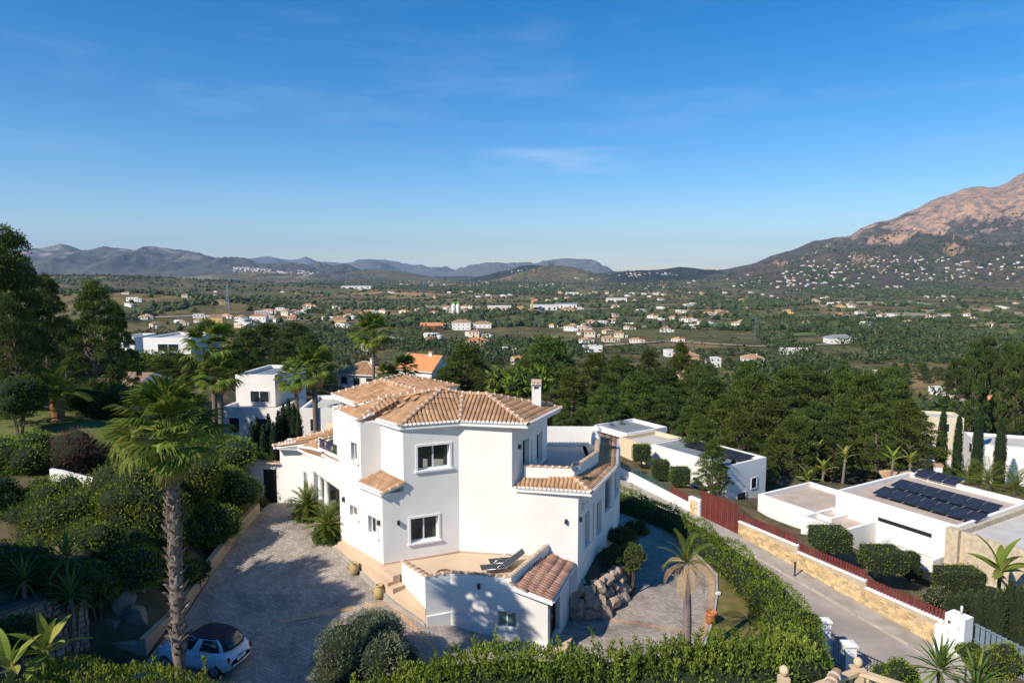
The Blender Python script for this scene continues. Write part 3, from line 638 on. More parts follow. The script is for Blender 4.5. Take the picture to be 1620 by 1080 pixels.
# --- steps and porch edge
def steps():
    dl=(A-L0).normalized(); no=Vector((dl.y,-dl.x))
    def S_(s,n): q=A+dl*s+no*n; return (q.x,q.y)
    mb=MB(); mb.prism([S_(-3.75,.0),S_(0,0),S_(.0,-.0),S_(1.28,-.04),S_(1.28,.32),S_(-3.75,.24)],-1.9,[-.0,-.0,-.0,-.0,-.0,-.0]); mb.build('porch_floor',TAN,VIL)
    m=MB(); m.prism([S_(-3.75,.24),S_(1.28,.32),S_(1.28,.60),S_(-3.75,.42)],-1.9,[-.10,-.22,-.22,-.10]); m.build('step',TAN,VIL)
    m=MB(); m.prism([S_(1.28,-.06),S_(1.62,-.06),S_(1.62,.56),S_(1.28,.60)],-1.9,-.38); m.build('step',TAN,VIL)
    m=MB(); m.prism([S_(1.62,-.06),S_(3.3,-.08),S_(3.3,-.02),S_(2.3,.36),S_(1.62,.56)],-2.4,[-.56,-1.08,-1.08,-.85,-.6]); m.build('landing',TAN,VIL)
    m=MB(); pts=[S_(-3.75,.52),S_(-1.1,.64),S_(1.3,.72),S_(2.3,.48),S_(3.3,.12)]; hz=[-.12,-.42,-.72,-1.05,-1.42]
    for i in range(4):
        for k in range(4):
            a=Vector(pts[i]).lerp(Vector(pts[i+1]),k/4);b=Vector(pts[i]).lerp(Vector(pts[i+1]),(k+.985)/4)
            za=hz[i]+(hz[i+1]-hz[i])*k/4; zb=za+(hz[i+1]-hz[i])/4*.98; dn=(b-a).normalized(); w_=Vector((dn.y,-dn.x))*.13; pp=[a,b,b-w_,a-w_]; m.hexa([(q.x,q.y,-2.9) for q in pp],[(a.x,a.y,za),(b.x,b.y,zb),(b.x-w_.x,b.y-w_.y,zb),(a.x-w_.x,a.y-w_.y,za)])
    m.build('kerb_edge',KERB,VIL)
    # tan band on the foot of the parapet wall beside the landing
    m=MB(); d=(P2-P1).normalized(); o=Vector((d.y,-d.x))*.02; p=[P1+o,P2+o,P2,P1]; m.hexa([(q.x,q.y,-2) for q in p],[(p[0].x,p[0].y,-.42),(p[1].x,p[1].y,-.80),(p[2].x,p[2].y,-.80),(p[3].x,p[3].y,-.42)]); m.build('skirting',TAN,VIL)
steps()
# ================= roof tiles =================
def tile_tmpl(w=.182,l=.44,h=.066,n=4,taper=.82,th=.012):
    V=[];F=[]
    for j,(y,s) in enumerate(((0,1),(l,taper))):
        for k in range(n+1):
            t=math.pi*k/n; V.append((-math.cos(t)*w/2*s,y,math.sin(t)*h*s))
    for k in range(n): F.append((k,k+1,n+2+k,n+1+k))
    o=len(V)
    for k in range(n+1):
        t=math.pi*k/n; V.append((-math.cos(t)*(w/2-.02),.003,math.sin(t)*(h-.022)-.004))
    for k in range(n): F.append((o+k,o+k+1,k+1,k))
    return np.array(V),F
TV,TF=tile_tmpl()
def pinpoly(x,y,P):
    c=False;n=len(P)
    for i in range(n):
        a=P[i];b=P[(i+1)%n]
        if (a[1]>y)!=(b[1]>y) and x<(b[0]-a[0])*(y-a[1])/(b[1]-a[1])+a[0]: c=not c
    return c
TILE_MESHES=[nmesh('roof_tile',TV,TF,TILE,tint=np.full(len(TF),t)) for t in (.15,.35,.5,.65,.85)]
RS=random.Random(5)
def roofplane(owner,poly,e0,e1,mat=TILE,singles=0,cw=.195,cl=.37,eave=True,under=True,top=None,eavew=True):
    """poly: 3D points (ccw from above). e0->e1: eave line, up-slope to its left."""
    poly=[Vector(p) for p in poly]; e0=Vector(e0);e1=Vector(e1)
    pts=np.array([tuple(p) for p in poly]); Am=np.c_[pts[:,:2],np.ones(len(pts))]; co=np.linalg.lstsq(Am,pts[:,2],rcond=None)[0]
    tri=[(0,i,i+1) for i in range(1,len(poly)-1)]
    def zz(x,y):
        for a,b,c in tri:
            A_,B_,C_=poly[a],poly[b],poly[c]; dt=(B_.y-C_.y)*(A_.x-C_.x)+(C_.x-B_.x)*(A_.y-C_.y)
            if abs(dt)<1e-9: continue
            l1=((B_.y-C_.y)*(x-C_.x)+(C_.x-B_.x)*(y-C_.y))/dt; l2=((C_.y-A_.y)*(x-C_.x)+(A_.x-C_.x)*(y-C_.y))/dt
            if l1>-.01 and l2>-.01 and 1-l1-l2>-.01: return l1*A_.z+l2*B_.z+(1-l1-l2)*C_.z
        return co[0]*x+co[1]*y+co[2]
    u2=Vector((e1.x-e0.x,e1.y-e0.y)).normalized(); v2=Vector((-u2.y,u2.x)); 
    du=Vector((u2.x,u2.y,co[0]*u2.x+co[1]*u2.y)).normalized(); dv=Vector((v2.x,v2.y,co[0]*v2.x+co[1]*v2.y)); sl=dv.length; dv.normalize(); nn=du.cross(dv).normalized()
    P2=[(p.x,p.y) for p in poly]; Ls=(Vector((e1.x,e1.y))-Vector((e0.x,e0.y))).length
    us=[(Vector(p)-Vector((e0.x,e0.y))).dot(u2) for p in P2]; vs=[(Vector(p)-Vector((e0.x,e0.y))).dot(v2) for p in P2]
    ch=cl/sl; mb=MB(); n1=0
    rot=np.array([[du.x,dv.x,nn.x],[du.y,dv.y,nn.y],[du.z,dv.z,nn.z]])
    rows=int((max(vs))/ch)+1; c0=int(math.floor(min(us)/cw))
    sheet=MB(); sheet.add([tuple(p+Vector((0,0,-.0))) for p in poly],[tuple(range(len(poly)))],0,.1)
    for r in range(rows):
        v=r*ch-.03
        for c in range(c0,int(max(us)/cw)+1):
            u=(c+.5)*cw; q=Vector((e0.x,e0.y))+u2*u+v2*(v+ch*.55)
            if not pinpoly(q.x,q.y,P2): continue
            q0=Vector((e0.x,e0.y))+u2*u+v2*v; z=zz(q.x,q.y)-(dv.z/ math.hypot(dv.x,dv.y))*ch*.55
            jit=(RS.random()-.5)*.02; org=np.array((q0.x,q0.y,z+.012+RS.random()*.006)); ti=min(1,max(0,RS.gauss(.5,.17)))
            if n1<singles:
                o=bpy.data.objects.new('roof_tile',TILE_MESHES[min(4,int(ti*5))]); link(o,owner)
                M4=Matrix([[rot[0][0],rot[0][1],rot[0][2],org[0]],[rot[1][0],rot[1][1],rot[1][2],org[1]],[rot[2][0],rot[2][1],rot[2][2],org[2]],[0,0,0,1]])
                M4=Matrix.Translation(-owner_world(owner))@M4; M4=M4@Matrix.Rotation(jit*1.5,4,'Z'); o.matrix_local=M4; n1+=1; continue
            V=TV.copy(); V[:,0]+=jit*V[:,1]*2
            mb.add(V@rot.T+org,TF,0,ti)
    sh=MB(); sh.add([tuple(p) for p in poly],tri,0,.0)
    lo=[tuple(p-Vector((0,0,.12))) for p in poly]; k=len(poly)
    sh.add([tuple(p-Vector((0,0,.004))) for p in poly]+lo,[(k+c_,k+b_,k+a_) for a_,b_,c_ in tri]+[(i,k+i,k+(i+1)%k,(i+1)%k) for i in range(k)],1,.4)
    s=sh.build('roof_slab',[mat,WTRIM],owner)
    if mb.n: t=mb.build('roof_tiles',mat,owner,smooth=True); t['kind']='stuff'
    if eave:    # white scalloped mortar under the first tiles
        m=MB(); nC=int(Ls/cw)
        for c in range(nC):
            q=Vector((e0.x,e0.y))+u2*((c+.5)*cw+(Ls-nC*cw)/2); z=zz(*(q+v2*.05)); V=[];
            base=np.array((q.x,q.y,z))-np.array(v2.to_tuple()+(0,))*.05
            for k_ in range(6): 
                t=math.pi*k_/5; V.append((-math.cos(t)*.09,0,math.sin(t)*.085-.025))
            V=np.array(V); Vb=V.copy(); Vb[:,1]=.12
            X=np.concatenate([V,Vb]); m.add(X@rot.T+base,[tuple(range(5,-1,-1))]+[(i,i+1,7+i,6+i) for i in range(5)],0,.5)
        a=e0-Vector((0,0,.09));b=e1-Vector((0,0,.09)); vv=Vector((v2.x,v2.y,0))
        m.bar(tuple(a+vv*.02),tuple(b+vv*.02),.06,.1); m.bar(tuple(a+vv*.2-Vector((0,0,.06))),tuple(b+vv*.2-Vector((0,0,.06))),.3,.06)
        m.build('eave',WTRIM,owner)
    return n1
def owner_world(o):
    v=Vector((0,0,0))
    while o is not None: v=v+o.location; o=o.parent
    return v
def ridge_mesh(w=.22,l=.42,h=.12):
    V,F=tile_tmpl(w,l,h,5,.85); me_v=V; n=len(F)
    mb=MB(); mb.add(V,F,0,.6)
    # mortar joint collar
    V2,F2=tile_tmpl(w+.04,.10,h+.02,5,1.0); V2[:,1]-=.02; mb.add(V2,F2,1,.5); return mb.mesh('ridge_tile',[TILE,MORTAR],smooth=False)
RIDGE=ridge_mesh()
CAPM=ridge_mesh(.30,.34,.06)
def ridge(owner,a,b,me=None,pitch=.36,lift=.02,name='ridge_tile',sc=1):
    a=Vector(a);b=Vector(b);me=me or RIDGE; L=(b-a).length; n=max(1,int(round(L/pitch))); d=(b-a).normalized(); ow=owner_world(owner)
    x=d.cross(Vector((0,0,1))).normalized(); z=x.cross(d)
    for i in range(n):
        p=a.lerp(b,i/n)+z*lift-ow; o=bpy.data.objects.new(name,me); link(o,owner)
        o.matrix_local=Matrix([[x.x*sc,d.x,z.x*sc,p.x],[x.y*sc,d.y,z.y*sc,p.y],[x.z*sc,d.z,z.z*sc,p.z],[0,0,0,1]])
# --- main roof
ze=6.22
def GE(px,py,z): return G(px,py,z)
R1=GE(530,650.3,ze);R2=GE(566.7,667,ze);R3=GE(594.4,664,ze);R4=GE(632,675.3,ze);R5=GE(727.8,668.3,ze);R6=GE(834.7,672.5,ze);R7=GE(886.9,646,ze)
V1=GE(700,615.6,7.42);V2=GE(732,623,7.18);V3=GE(770.8,624,7.18);Wp=GE(611,629.4,7.05);Xp=GE(633,628,7.15)
Bk1=Vector((2.05,35.75,6.17));Bk2=Vector((-8.6,35.9,6.17))
RO=bpy.data.objects.new('roof',None); link(RO,VIL); RO.location=(0,0,6)
cnt=0
cnt+=roofplane(RO,[R5,R6,V3,V2],R5,R6,singles=130)
cnt+=roofplane(RO,[R4,R5,V2,V1],R4,R5,singles=120)
roofplane(RO,[R1,R2,Wp],R1,R2); roofplane(RO,[R2,R3,Xp,Wp],R2,R3,singles=40); roofplane(RO,[R3,R4,V1,Xp],R3,R4)
roofplane(RO,[R6,R7,V3],R6,R7)
roofplane(RO,[R7,Bk1,V1,V2,V3],R7,Bk1,eave=False); roofplane(RO,[Bk1,Bk2,V1],Bk1,Bk2,eave=False); roofplane(RO,[Bk2,R1,Wp,Xp,V1],Bk2,R1,eave=False)
for a,b in ((R4,V1),(R6,V3),(V3,V2),(V2,V1),(R2,Wp),(R5,V2),(R1,Wp),(Wp,V1),(R7,V3)): ridge(RO,a,b)
# --- higher roof behind
a_=GE(525,625.3,6.75);b_=GE(604,601.7,7.45);c_=GE(637.5,594,7.45);d_=GE(724.4,610.8,6.75);e_=GE(665,619,7.3);f_=GE(560,638.6,6.75)
g_=Vector((a_.x-.5,a_.y+4,6.75))
roofplane(RO,[a_,f_,e_,b_],a_,f_,eave=True); roofplane(RO,[b_,e_,d_,c_],b_,e_,eave=False)
for a,b in ((a_,b_),(b_,c_),(b_,e_),(c_,d_)): ridge(RO,a,b)
mb=MB(); mb.prism([(a_.x+.35,a_.y+.3),(f_.x+.4,f_.y+.3),(e_.x,e_.y+.5),(d_.x-.3,d_.y-.2),(c_.x,c_.y-.3)],5.9,6.62); mb.build('wall',WHITE,VIL)
# --- notch roof at the corner near the steps
q1=Vector((-7.2,30.68,3.38));q2=Vector((-5.77,29.27,3.34));q3=Vector((-4.82,29.78,3.68));q4=Vector((-6.06,31.13,3.86));q5=Vector((-6.93,30.83,3.5))
NR=bpy.data.objects.new('corner_roof',None); link(NR,VIL); roofplane(NR,[q1,q2,q3,q4,q5],q1,q2); ridge(NR,q2,q3,lift=.0,sc=.7)
# --- lower right roof around the balcony
a1=G(815.5,772.5,3.22);b1=G(936,780,3.22);c1=G(976,738,3.22);a2=G(828,755,3.52);b2=G(908,757,3.55);c2=G(947,733.5,3.5)
c2b=Vector((5.3,39.9,3.5)); c1b=Vector((6.25,39.6,3.22))
LR=bpy.data.objects.new('balcony_roof',None); link(LR,VIL)
roofplane(LR,[a1,b1,b2,a2],a1,b1); roofplane(LR,[b1,c1,c2,b2],b1,c1); roofplane(LR,[c1,c1b,c2b,c2],c1,c1b); ridge(LR,b1,b2)
# balcony parapet with tile caps
def parapet(pts,zt_,zb,th=.16,caps=True,par=VIL,name='parapet'):
    inn=miter([Vector(p) for p in pts],th); n=0
    for i in range(len(pts)-1):
        mb=MB(); p=[Vector(pts[i]),Vector(pts[i+1]),inn[i+1],inn[i]]
        z0=zt_[i] if not np.isscalar(zt_) else zt_; z1=zt_[i+1] if not np.isscalar(zt_) else zt_
        mb.hexa([(q.x,q.y,zb) for q in p],[(p[0].x,p[0].y,z0),(p[1].x,p[1].y,z1),(p[2].x,p[2].y,z1),(p[3].x,p[3].y,z0)]); o=mb.build(name,WHITE,par)
        if caps:
            m0=(Vector(pts[i])+inn[i])/2;m1=(Vector(pts[i+1])+inn[i+1])/2; ridge(o,(m0.x,m0.y,z0),(m1.x,m1.y,z1),CAPM,.33,0,'cap_tile',.78)
pb=[Vector((a2.x+.02,a2.y+.03)),Vector((b2.x+.02,b2.y+.05)),Vector((c2.x,c2.y+.1)),Vector((5.0,38.3))]
zp=[zat(740,*pb[0]),zat(743,*pb[1]),zat(706,*pb[2]),4.15]; zp=[4.05,4.05,4.1,4.1]
parapet(pb,zp,3.0)
parapet([Vector((5.0,38.35)),Vector((1.2,38.4))],4.3,3.0,.2,False)
# small ornamental lantern-like chimney on the parapet end
mb=MB(); q=G(935,705,4.1); q=Vector((4.55,36.3,4.1)); mb.lathe([(.26,-.3),(.26,.1),(.24,.14),(.22,.4),(.28,.46),(.28,.52),(.2,.6),(.12,.7),(0.02,.74)],tuple(q),12); mb.build('chimney',WTRIM,VIL,smooth=True)
# chimney on the main roof
ch=bpy.data.objects.new('chimney',None); link(ch,RO)
q=D(848.5,640,33.3); mb=MB(); mb.box((q.x,q.y,6.7),(.44,.44,1.25)); 
for sx_ in (-1,1):
    for sy_ in (-1,1): mb.box((q.x+sx_*.17,q.y+sy_*.17,7.42),(.1,.1,.2))
mb.box((q.x,q.y,7.54),(.52,.52,.06)); mb.build('stack',WHITE,ch)
for k in range(3):
    for sg in (-1,1): ridge(ch,(q.x-.17+.17*k,q.y+sg*.3,7.58),(q.x-.17+.17*k,q.y+sg*.02,7.68),CAPM,.4,0,'roof_tile',.5)
mb=MB(); mb.box((q.x,q.y,7.74),(.5,.14,.12)); mb.build('ridge_cap',MORTAR,ch)
# --- terrace parapet caps, sloping gable parapet and lean-to roof
LT=bpy.data.objects.new('lean_to_roof',None); link(LT,VIL)
def mid(a,b,t=.1): return a
for a,b in ((P1,P2),(P2,P3),(P3,P4)):
    d=(b-a).normalized();n_=Vector((-d.y,d.x))*.1; ridge(LT,(a.x+n_.x,a.y+n_.y,TZ),(b.x+n_.x,b.y+n_.y,TZ),CAPM,.33,0,'cap_tile',.85)
T1=Vector((1.70,30.23)); dgp=(T1-P4).normalized(); ngp=Vector((-dgp.y,dgp.x))
zA,zB_=TZ+.02,.62
mb=MB(); p=[P4+dgp*0,T1,T1+ngp*.18,P4+ngp*.18]; mb.hexa([(v.x,v.y,-1) for v in p],[(p[0].x,p[0].y,zA),(p[1].x,p[1].y,zB_),(p[2].x,p[2].y,zB_),(p[3].x,p[3].y,zA)]); mb.build('gable_parapet',WHITE,VIL)
m0=P4+ngp*.09;m1=T1+ngp*.09; ridge(LT,(m0.x,m0.y,zA),(m1.x,m1.y,zB_),CAPM,.19,0,'cap_tile',.75)
BL=Vector((.06,26.82,.27));BR=Vector((1.62,26.44,-.17));T2=Vector((2.85,30.02,-.20));T1b=Vector((1.74,30.2,.27))
roofplane(LT,[BR,T2,T1b,BL],BR,T2,mat=TILEP,eave=False,cw=.2)
mb=MB(); mb.bar((-.0,26.78,.17),(1.64,26.38,-.28),.07,.12); mb.bar((1.68,26.46,-.28),(2.9,30.0,-.32),.05,.08); mb.build('barge_board',WTRIM,VIL)
# --- left wing roof
WR=bpy.data.objects.new('wing_roof',None); link(WR,VIL)
t_=G(432.5,706,3.42);e2_=G(470,708,3.42);e3_=G(541,744.5,3.42); hv=G(500,697.5,3.95); hv2=G(541,687,4.35); pbq=G(541,730,3.9); pb0=G(503,711,3.85)
rt=G(541,676,4.45)
roofplane(WR,[t_,e2_,hv,hv2,rt],t_,e2_); roofplane(WR,[e2_,e3_,pbq,pb0,hv],e2_,e3_)
ridge(WR,t_,rt); ridge(WR,e2_,hv,sc=.7); ridge(WR,hv,hv2,sc=.7)
# balcony box on the wing, with a metal railing with coloured glass bottles behind it
qa=Vector((pb0.x,pb0.y+.1));qb=Vector((pbq.x+.1,pbq.y+.25))
parapet([qa,qb],[3.95,3.95],3.3,.15,False)
zr0=zat(692,qa.x,qa.y); mb=MB()
dq=(qb-qa).normalized(); Lq=(qb-qa).length
mb.bar((qa.x,qa.y+.06,4.42),(qb.x,qb.y+.06,4.42),.05,.05); mb.bar((qa.x,qa.y+.06,4.02),(qb.x,qb.y+.06,4.02),.04,.04)
for k in range(int(Lq/.13)): p=qa+dq*(k*.13); mb.bar((p.x,p.y+.06,3.95),(p.x,p.y+.06,4.42),.02,.02)
mb.build('railing',DARK,VIL)
for k,c in enumerate(((.3,.12,.2),(.12,.18,.4),(.1,.3,.12),(.4,.12,.08))):
    mb=MB(); p=qa+dq*(.15+Lq*.25*k); q=qa+dq*(Lq*.25*(k+1)-.1); mb.bar((p.x,p.y+.12,4.2),(q.x,q.y+.12,4.2),.02,.3); mb.build('coloured_panel',M('panel_%d'%k,c,tuple(v*.6 for v in c),6,.3),VIL)
mb=MB(); mb.box((qa.x+.06,qa.y+.06,4.1),(.14,.14,.72)); mb.build('railing_post',WHITE,VIL)
mb=MB(); p=[Vector((qa.x+.1,qa.y+.2)),Vector((qb.x+.3,qb.y+.2)),Vector((-8.9,36.4)),Vector((-10.4,38.0))]; mb.prism([(v.x,v.y) for v in p],3.3,3.6,mtop=0); mb.build('balcony_floor',TAN,VIL)
walls('wall',[Vector((-10.6,38.2)),Vector((-8.7,36.3))],3.5,4.6,{},.2,CREAM,VIL)
# --- wall lamps, camera, downpipes, dish
for a,b,px_,py_ in ((A,B,630,826),(L0,A,545,789),(L0,A,601,826),(B,Cc,895.5,824),(P3,GG,758,926),(GG,G2,867.5,957),(GG,G2,893.5,916),(Cc,C2,917,821),(E1,E2,820.5,706)):
    u,z=uv(a,b,px_,py_); d=(b-a).normalized(); lamp(VIL,onw(a,b,u,z),math.atan2(d.y,d.x))
mb=MB(); u,z=uv(Cc,C2,922,800); p=Vector(onw(Cc,C2,u,z,-.16)); mb.box((p.x,p.y,z),(.2,.14,.42),math.radians(66),rx=.25); mb.box((p.x-.1,p.y+.05,z+.1),(.25,.05,.05)); mb.build('floodlight',WTRIM,VIL)
for a,b,u,z0,z1 in ((Cc,C2,2.45,.0,1.9),(E1,E2,2.35,3.3,4.9)):
    mb=MB(); p=onw(a,b,u,0,-.07); mb.bar((p[0],p[1],z0),(p[0],p[1],z1),.08,.08); mb.build('downpipe',WTRIM,VIL)
C3q=Vector((4.75,33.9))
# open porch on the right side: low wall, column, beam
walls('wall',[C3,C4,Vector((6.2,38.2))],-3.6,.75,{},.2,parent=VIL)
walls('wall',[C3,C4,Vector((6.2,38.2))],2.75,3.2,{},.2,parent=VIL)
walls('wall',[C3+Vector((-.6,.3)),Vector((4.2,38.2))],-1,3.2,{},.2,parent=VIL)
mb=MB(); mb.lathe([(.2,.75),(.2,.85),(.15,.9),(.14,2.55),(.19,2.62),(.19,2.75)],(C4.x-.12,C4.y-.02,0),14); mb.build('column',WTRIM,VIL,smooth=True)
dish=thing('satellite_dish',(b2.x+.05,b2.y-.02,4.05),'small grey satellite dish on the corner of the balcony parapet','satellite dish')
mb=MB(); mb.lathe([(.0,0),(.12,.02),(.2,.05),(.26,.1),(.25,.115),(.19,.07),(.1,.035),(0,.02)],(0,0,0),16); r=mb.mesh('dish',STEEL,smooth=True); o=inst('reflector',r,dish,(0,-.12,.12),(R(80),0,R(20))); mb=MB(); mb.bar((0,-.05,-.1),(0,-.1,.12),.04,.04);mb.bar((0,-.12,.1),(.05,-.42,.12),.02,.02);mb.box((.05,-.43,.13),(.06,.08,.06)); inst('mount',mb.mesh('mount',DARK),dish)
# ================= courtyard things =================
def urn(name,loc,prof,mat,label,cat,handles=0):
    t=thing(name,loc,label,cat); mb=MB(); mb.lathe(prof,(0,0,0),20)
    inst('vessel',mb.mesh('vessel',mat,smooth=True),t)
    for k in range(handles):
        m=MB(); s=1 if k%2 else -1; r=max(p[0] for p in prof); h=prof[-1][1]; m.tube([(s*r*.85,0,h*.9),(s*(r+.08),0,h*.88),(s*(r+.09),0,h*.72),(s*r*.98,0,h*.6)],.02,6); inst('handle',m.mesh('handle',mat,smooth=True),t,(0,0,0),(0,0,.3))
    return t
pr=[(.13,0),(.2,.1),(.24,.25),(.22,.4),(.15,.5),(.14,.55),(.17,.57),(.17,.6),(.12,.6),(.11,.5)]
q=at(600,948); urn('ceramic_jar',q+Vector((0,0,.07)),pr,OCHRE,'ochre ceramic jar beside the lower end of the terrace steps','jar',2)
q=at(560,910); urn('ceramic_jar',q+Vector((0,0,.07)),[(r*.9,z*.95) for r,z in pr],OCHRE,'ochre ceramic jar by the porch kerb, higher up the driveway','jar',2)
pt=[(.19,0),(.22,.3),(.24,.45),(.26,.47),(.26,.56),(.235,.57),(.22,.5),(.0,.48)]
q=at(1125,988); urn('terracotta_pot',q+Vector((0,0,.06)),pt,CLAY,'big terracotta pot standing at the edge of the dry lawn','pot',2)
q=G(696,905,.0); q=Vector((-2.9,28.1,.0)); urn('clay_bowl',q,[(.14,0),(.25,.12),(.32,.26),(.34,.28),(.29,.27),(.2,.15),(0,.14)],M('dark_clay',(.2,.09,.05)),'low dark clay bowl on the terrace just behind the parapet','bowl')
q=at(1136,943); t=thing('garden_spotlight',q+Vector((0,0,.06)),'small white box light on the lawn beside the paved court','garden light'); mb=MB(); mb.box((0,0,.1),(.22,.13,.12),.3); inst('housing',mb.mesh('housing',WTRIM),t); mb=MB(); mb.box((0,0,.02),(.06,.06,.06)); inst('base',mb.mesh('base',DARK),t)
# sun loungers
def lounger(loc,rz,label):
    t=thing('sun_lounger',loc,label,'sun lounger','loungers on the terrace',rz); t.scale=(.88,.88,.88)
    for s in (-1,1):
        m=MB(); m.tube([(-.95,s*.3,.3),(.25,s*.3,.3),(.85,s*.3,.72)],.018,6); m.tube([(-.8,s*.3,0),(-.72,s*.3,.3)],.016,6); m.tube([(.15,s*.3,0),(.25,s*.3,.3),(.65,s*.3,0)],.016,6)
        m.tube([(-.25+.6*k/8,s*.33,.3+.2*math.sin(math.pi*k/8)) for k in range(9)],.014,6); inst('side_frame',m.mesh('side_frame',STEEL,smooth=True),t)
    m=MB(); m.box((-.35,0,.31),(1.18,.56,.02)); inst('seat',m.mesh('seat',M('lounger_mesh',(.035,.045,.06),None,9,.7)),t)
    m=MB(); m.bar((.25,0,.315),(.84,0,.725),.56,.02); inst('backrest',m.mesh('backrest',MC['lounger_mesh']),t); return t
q=G(800,900,0); lounger((-.55,28.75,.0),R(12),'nearer mesh sun lounger with dark seat and raised back on the beige terrace'); lounger((-.2,29.4,.0),R(12),'farther mesh sun lounger nearer the white wall on the beige terrace')
# ---------------- car ----------------
def car(loc,rz):
    t=thing('car',loc,'small pale blue hatchback with dark soft top parked in the shade','car',rz=rz)
    body=M('pale_blue_paint',(.50,.62,.72),(.48,.60,.70),2,.22,spec=.6)
    # stations along x (rear -1.77 ... front 1.77): x, half width, z low, z belt, tumble
    st=[(-1.77,.56,.42,.62),(-1.72,.70,.30,.80),(-1.5,.79,.24,.93),(-1.1,.815,.22,.97),(-.3,.815,.2,.95),(.5,.815,.2,.93),(.9,.81,.2,.90),(1.25,.79,.2,.82),(1.55,.72,.22,.72),(1.72,.60,.28,.60),(1.77,.45,.36,.5)]
    V=[];F=[]
    for x,w,z0,z1 in st:
        h=z1-z0; ring=[(w*.9,z0),(w,z0+h*.3),(w,z0+h*.62),(w*.965,z0+h*.86),(w*.88,z1),(w*.45,z1+.035),(0,z1+.045)]
        ring=ring+[(-a,b) for a,b in ring[-2::-1]]
        V+=[(x,a,b) for a,b in ring]
    n=13
    for i in range(len(st)-1):
        for k in range(n-1): F.append((i*n+k,i*n+k+1,(i+1)*n+k+1,(i+1)*n+k))
        F.append((i*n+n-1,i*n,(i+1)*n,(i+1)*n+n-1))
    F.append(tuple(range(n)));F.append(tuple(range((len(st)-1)*n+n-1,(len(st)-1)*n-1,-1)))
    mb=MB(); mb.add(V,F); o=inst('body',mb.mesh('body',body,smooth=True),t)
    # greenhouse: one smooth lofted shell, panes laid on it
    def cab(v,a,push=0.0):
        xr=-1.66+(.62*v**1.7); xf=1.02-1.05*v**.95; w=.765-.23*v**1.5; z=.90+.545*math.sin(min(1,v)*math.pi/2)**1.0
        ca,sa=math.cos(a),math.sin(a); e=2/3.4; cx=(xr+xf)/2; hx=(xf-xr)/2+push; X=cx+hx*abs(ca)**e*(1 if ca>0 else -1); Y=(w+push)*abs(sa)**e*(1 if sa>0 else -1); return (X,Y,z+push*.3)
    def patch(v0,v1,a0,a1,nv,na,push):
        m=MB(); V=[cab(v0+(v1-v0)*i/nv,a0+(a1-a0)*k/na,push) for i in range(nv+1) for k in range(na+1)]
        m.add(V,[(i*(na+1)+k,i*(na+1)+k+1,(i+1)*(na+1)+k+1,(i+1)*(na+1)+k) for i in range(nv) for k in range(na)]); return m
    m=patch(0,.84,0,2*math.pi,8,48,0); inst('cabin',m.mesh('cabin',body,smooth=True),t)
    soft=M('soft_top',(.05,.035,.042),(.035,.027,.03),9,.9); m=MB(); nv,na=8,48
    V=[cab(.80+.2*i/nv,2*math.pi*k/na,.012) for i in range(nv+1) for k in range(na)]; cz=cab(1,0)[2]
    V=V+[( -.52+(x+.52)*q,y*q,cz+.012+.035*(1-q*q)) for q in (.8,.55,.3,.05) for x,y,z in V[nv*na:(nv+1)*na]]; nr_=nv+4
    m.add(V,[(i*na+k,i*na+(k+1)%na,(i+1)*na+(k+1)%na,(i+1)*na+k) for i in range(nr_) for k in range(na)]+[tuple(nr_*na+k for k in range(na))]); inst('soft_top',m.mesh('soft_top',soft,smooth=True),t)
    m=patch(.12,.82,math.pi-.72,math.pi+.72,5,10,.012); inst('soft_top_back',m.mesh('soft_back',soft,smooth=True),t)
    for nm,v0,v1,a0,a1,ps in (('rear_window',.22,.66,math.pi-.42,math.pi+.42,.022),('windscreen',.10,.80,-.62,.62,.012),('side_window',.12,.76,.78,1.50,.012),('side_window',.12,.74,1.58,2.22,.012),('side_window',.12,.76,-1.50,-.78,.012),('side_window',.12,.74,-2.22,-1.58,.012)):
        m=patch(v0,v1,a0,a1,5,10,ps); inst(nm,m.mesh(nm,DGLASS,smooth=True),t)
    for sx in (-1.15,1.15):
        for sy in (-1,1):
            m=MB(); m.lathe([(.12,-.09),(.27,-.09),(.29,-.06),(.29,.06),(.27,.09),(.12,.09)],(0,0,0),20); w=inst('tyre',m.mesh('tyre',BLACK,smooth=False),t,(sx,sy*.72,.29),(R(90),0,0))
            m=MB(); m.lathe([(.0,.0),(.05,.07),(.1,.04),(.17,.05),(.19,.095)],(0,0,0),16); 
            for k in range(5): a=k*2*math.pi/5; m.bar((0,0,.08),(.17*math.cos(a),.17*math.sin(a),.08),.05,.02)
            inst('rim',m.mesh('rim',STEEL),w,(0,0,0),(0,R(180) if sy>0 else 0,0))
    for sy in (-1,1):
        m=MB(); m.box((-1.70,sy*.63,.72),(.09,.10,.2),0); inst('tail_light',m.mesh('tail_light',M('red_lens',(.35,.01,.015),None,2,.2,spec=.6)),t)
        m=MB(); m.lathe([(.0,.04),(.08,.03),(.1,0)],(0,0,0),12); inst('headlight',m.mesh('headlight',STEEL,smooth=True),t,(1.62,sy*.52,.68),(0,R(80),0))
        m=MB(); m.box((.52,sy*.86,.98),(.12,.14,.1)); inst('wing_mirror',m.mesh('mirror',body),t)
        m=MB(); m.bar((-.42,sy*.815,.80),(-.22,sy*.815,.80),.025,.025); inst('door_handle',m.mesh('door_handle',STEEL),t)
        m=MB(); m.bar((-.5,sy*.817,.30),(-.5,sy*.80,.90),.008,.008);m.bar((.62,sy*.817,.30),(.62,sy*.80,.88),.008,.008);m.bar((-.5,sy*.82,.30),(.62,sy*.82,.30),.008,.008); inst('door_seam',m.mesh('door_seam',BLACK),t)
    m=MB(); m.box((-1.80,0,.60),(.03,.5,.12)); inst('number_plate',m.mesh('plate',WTRIM),t)
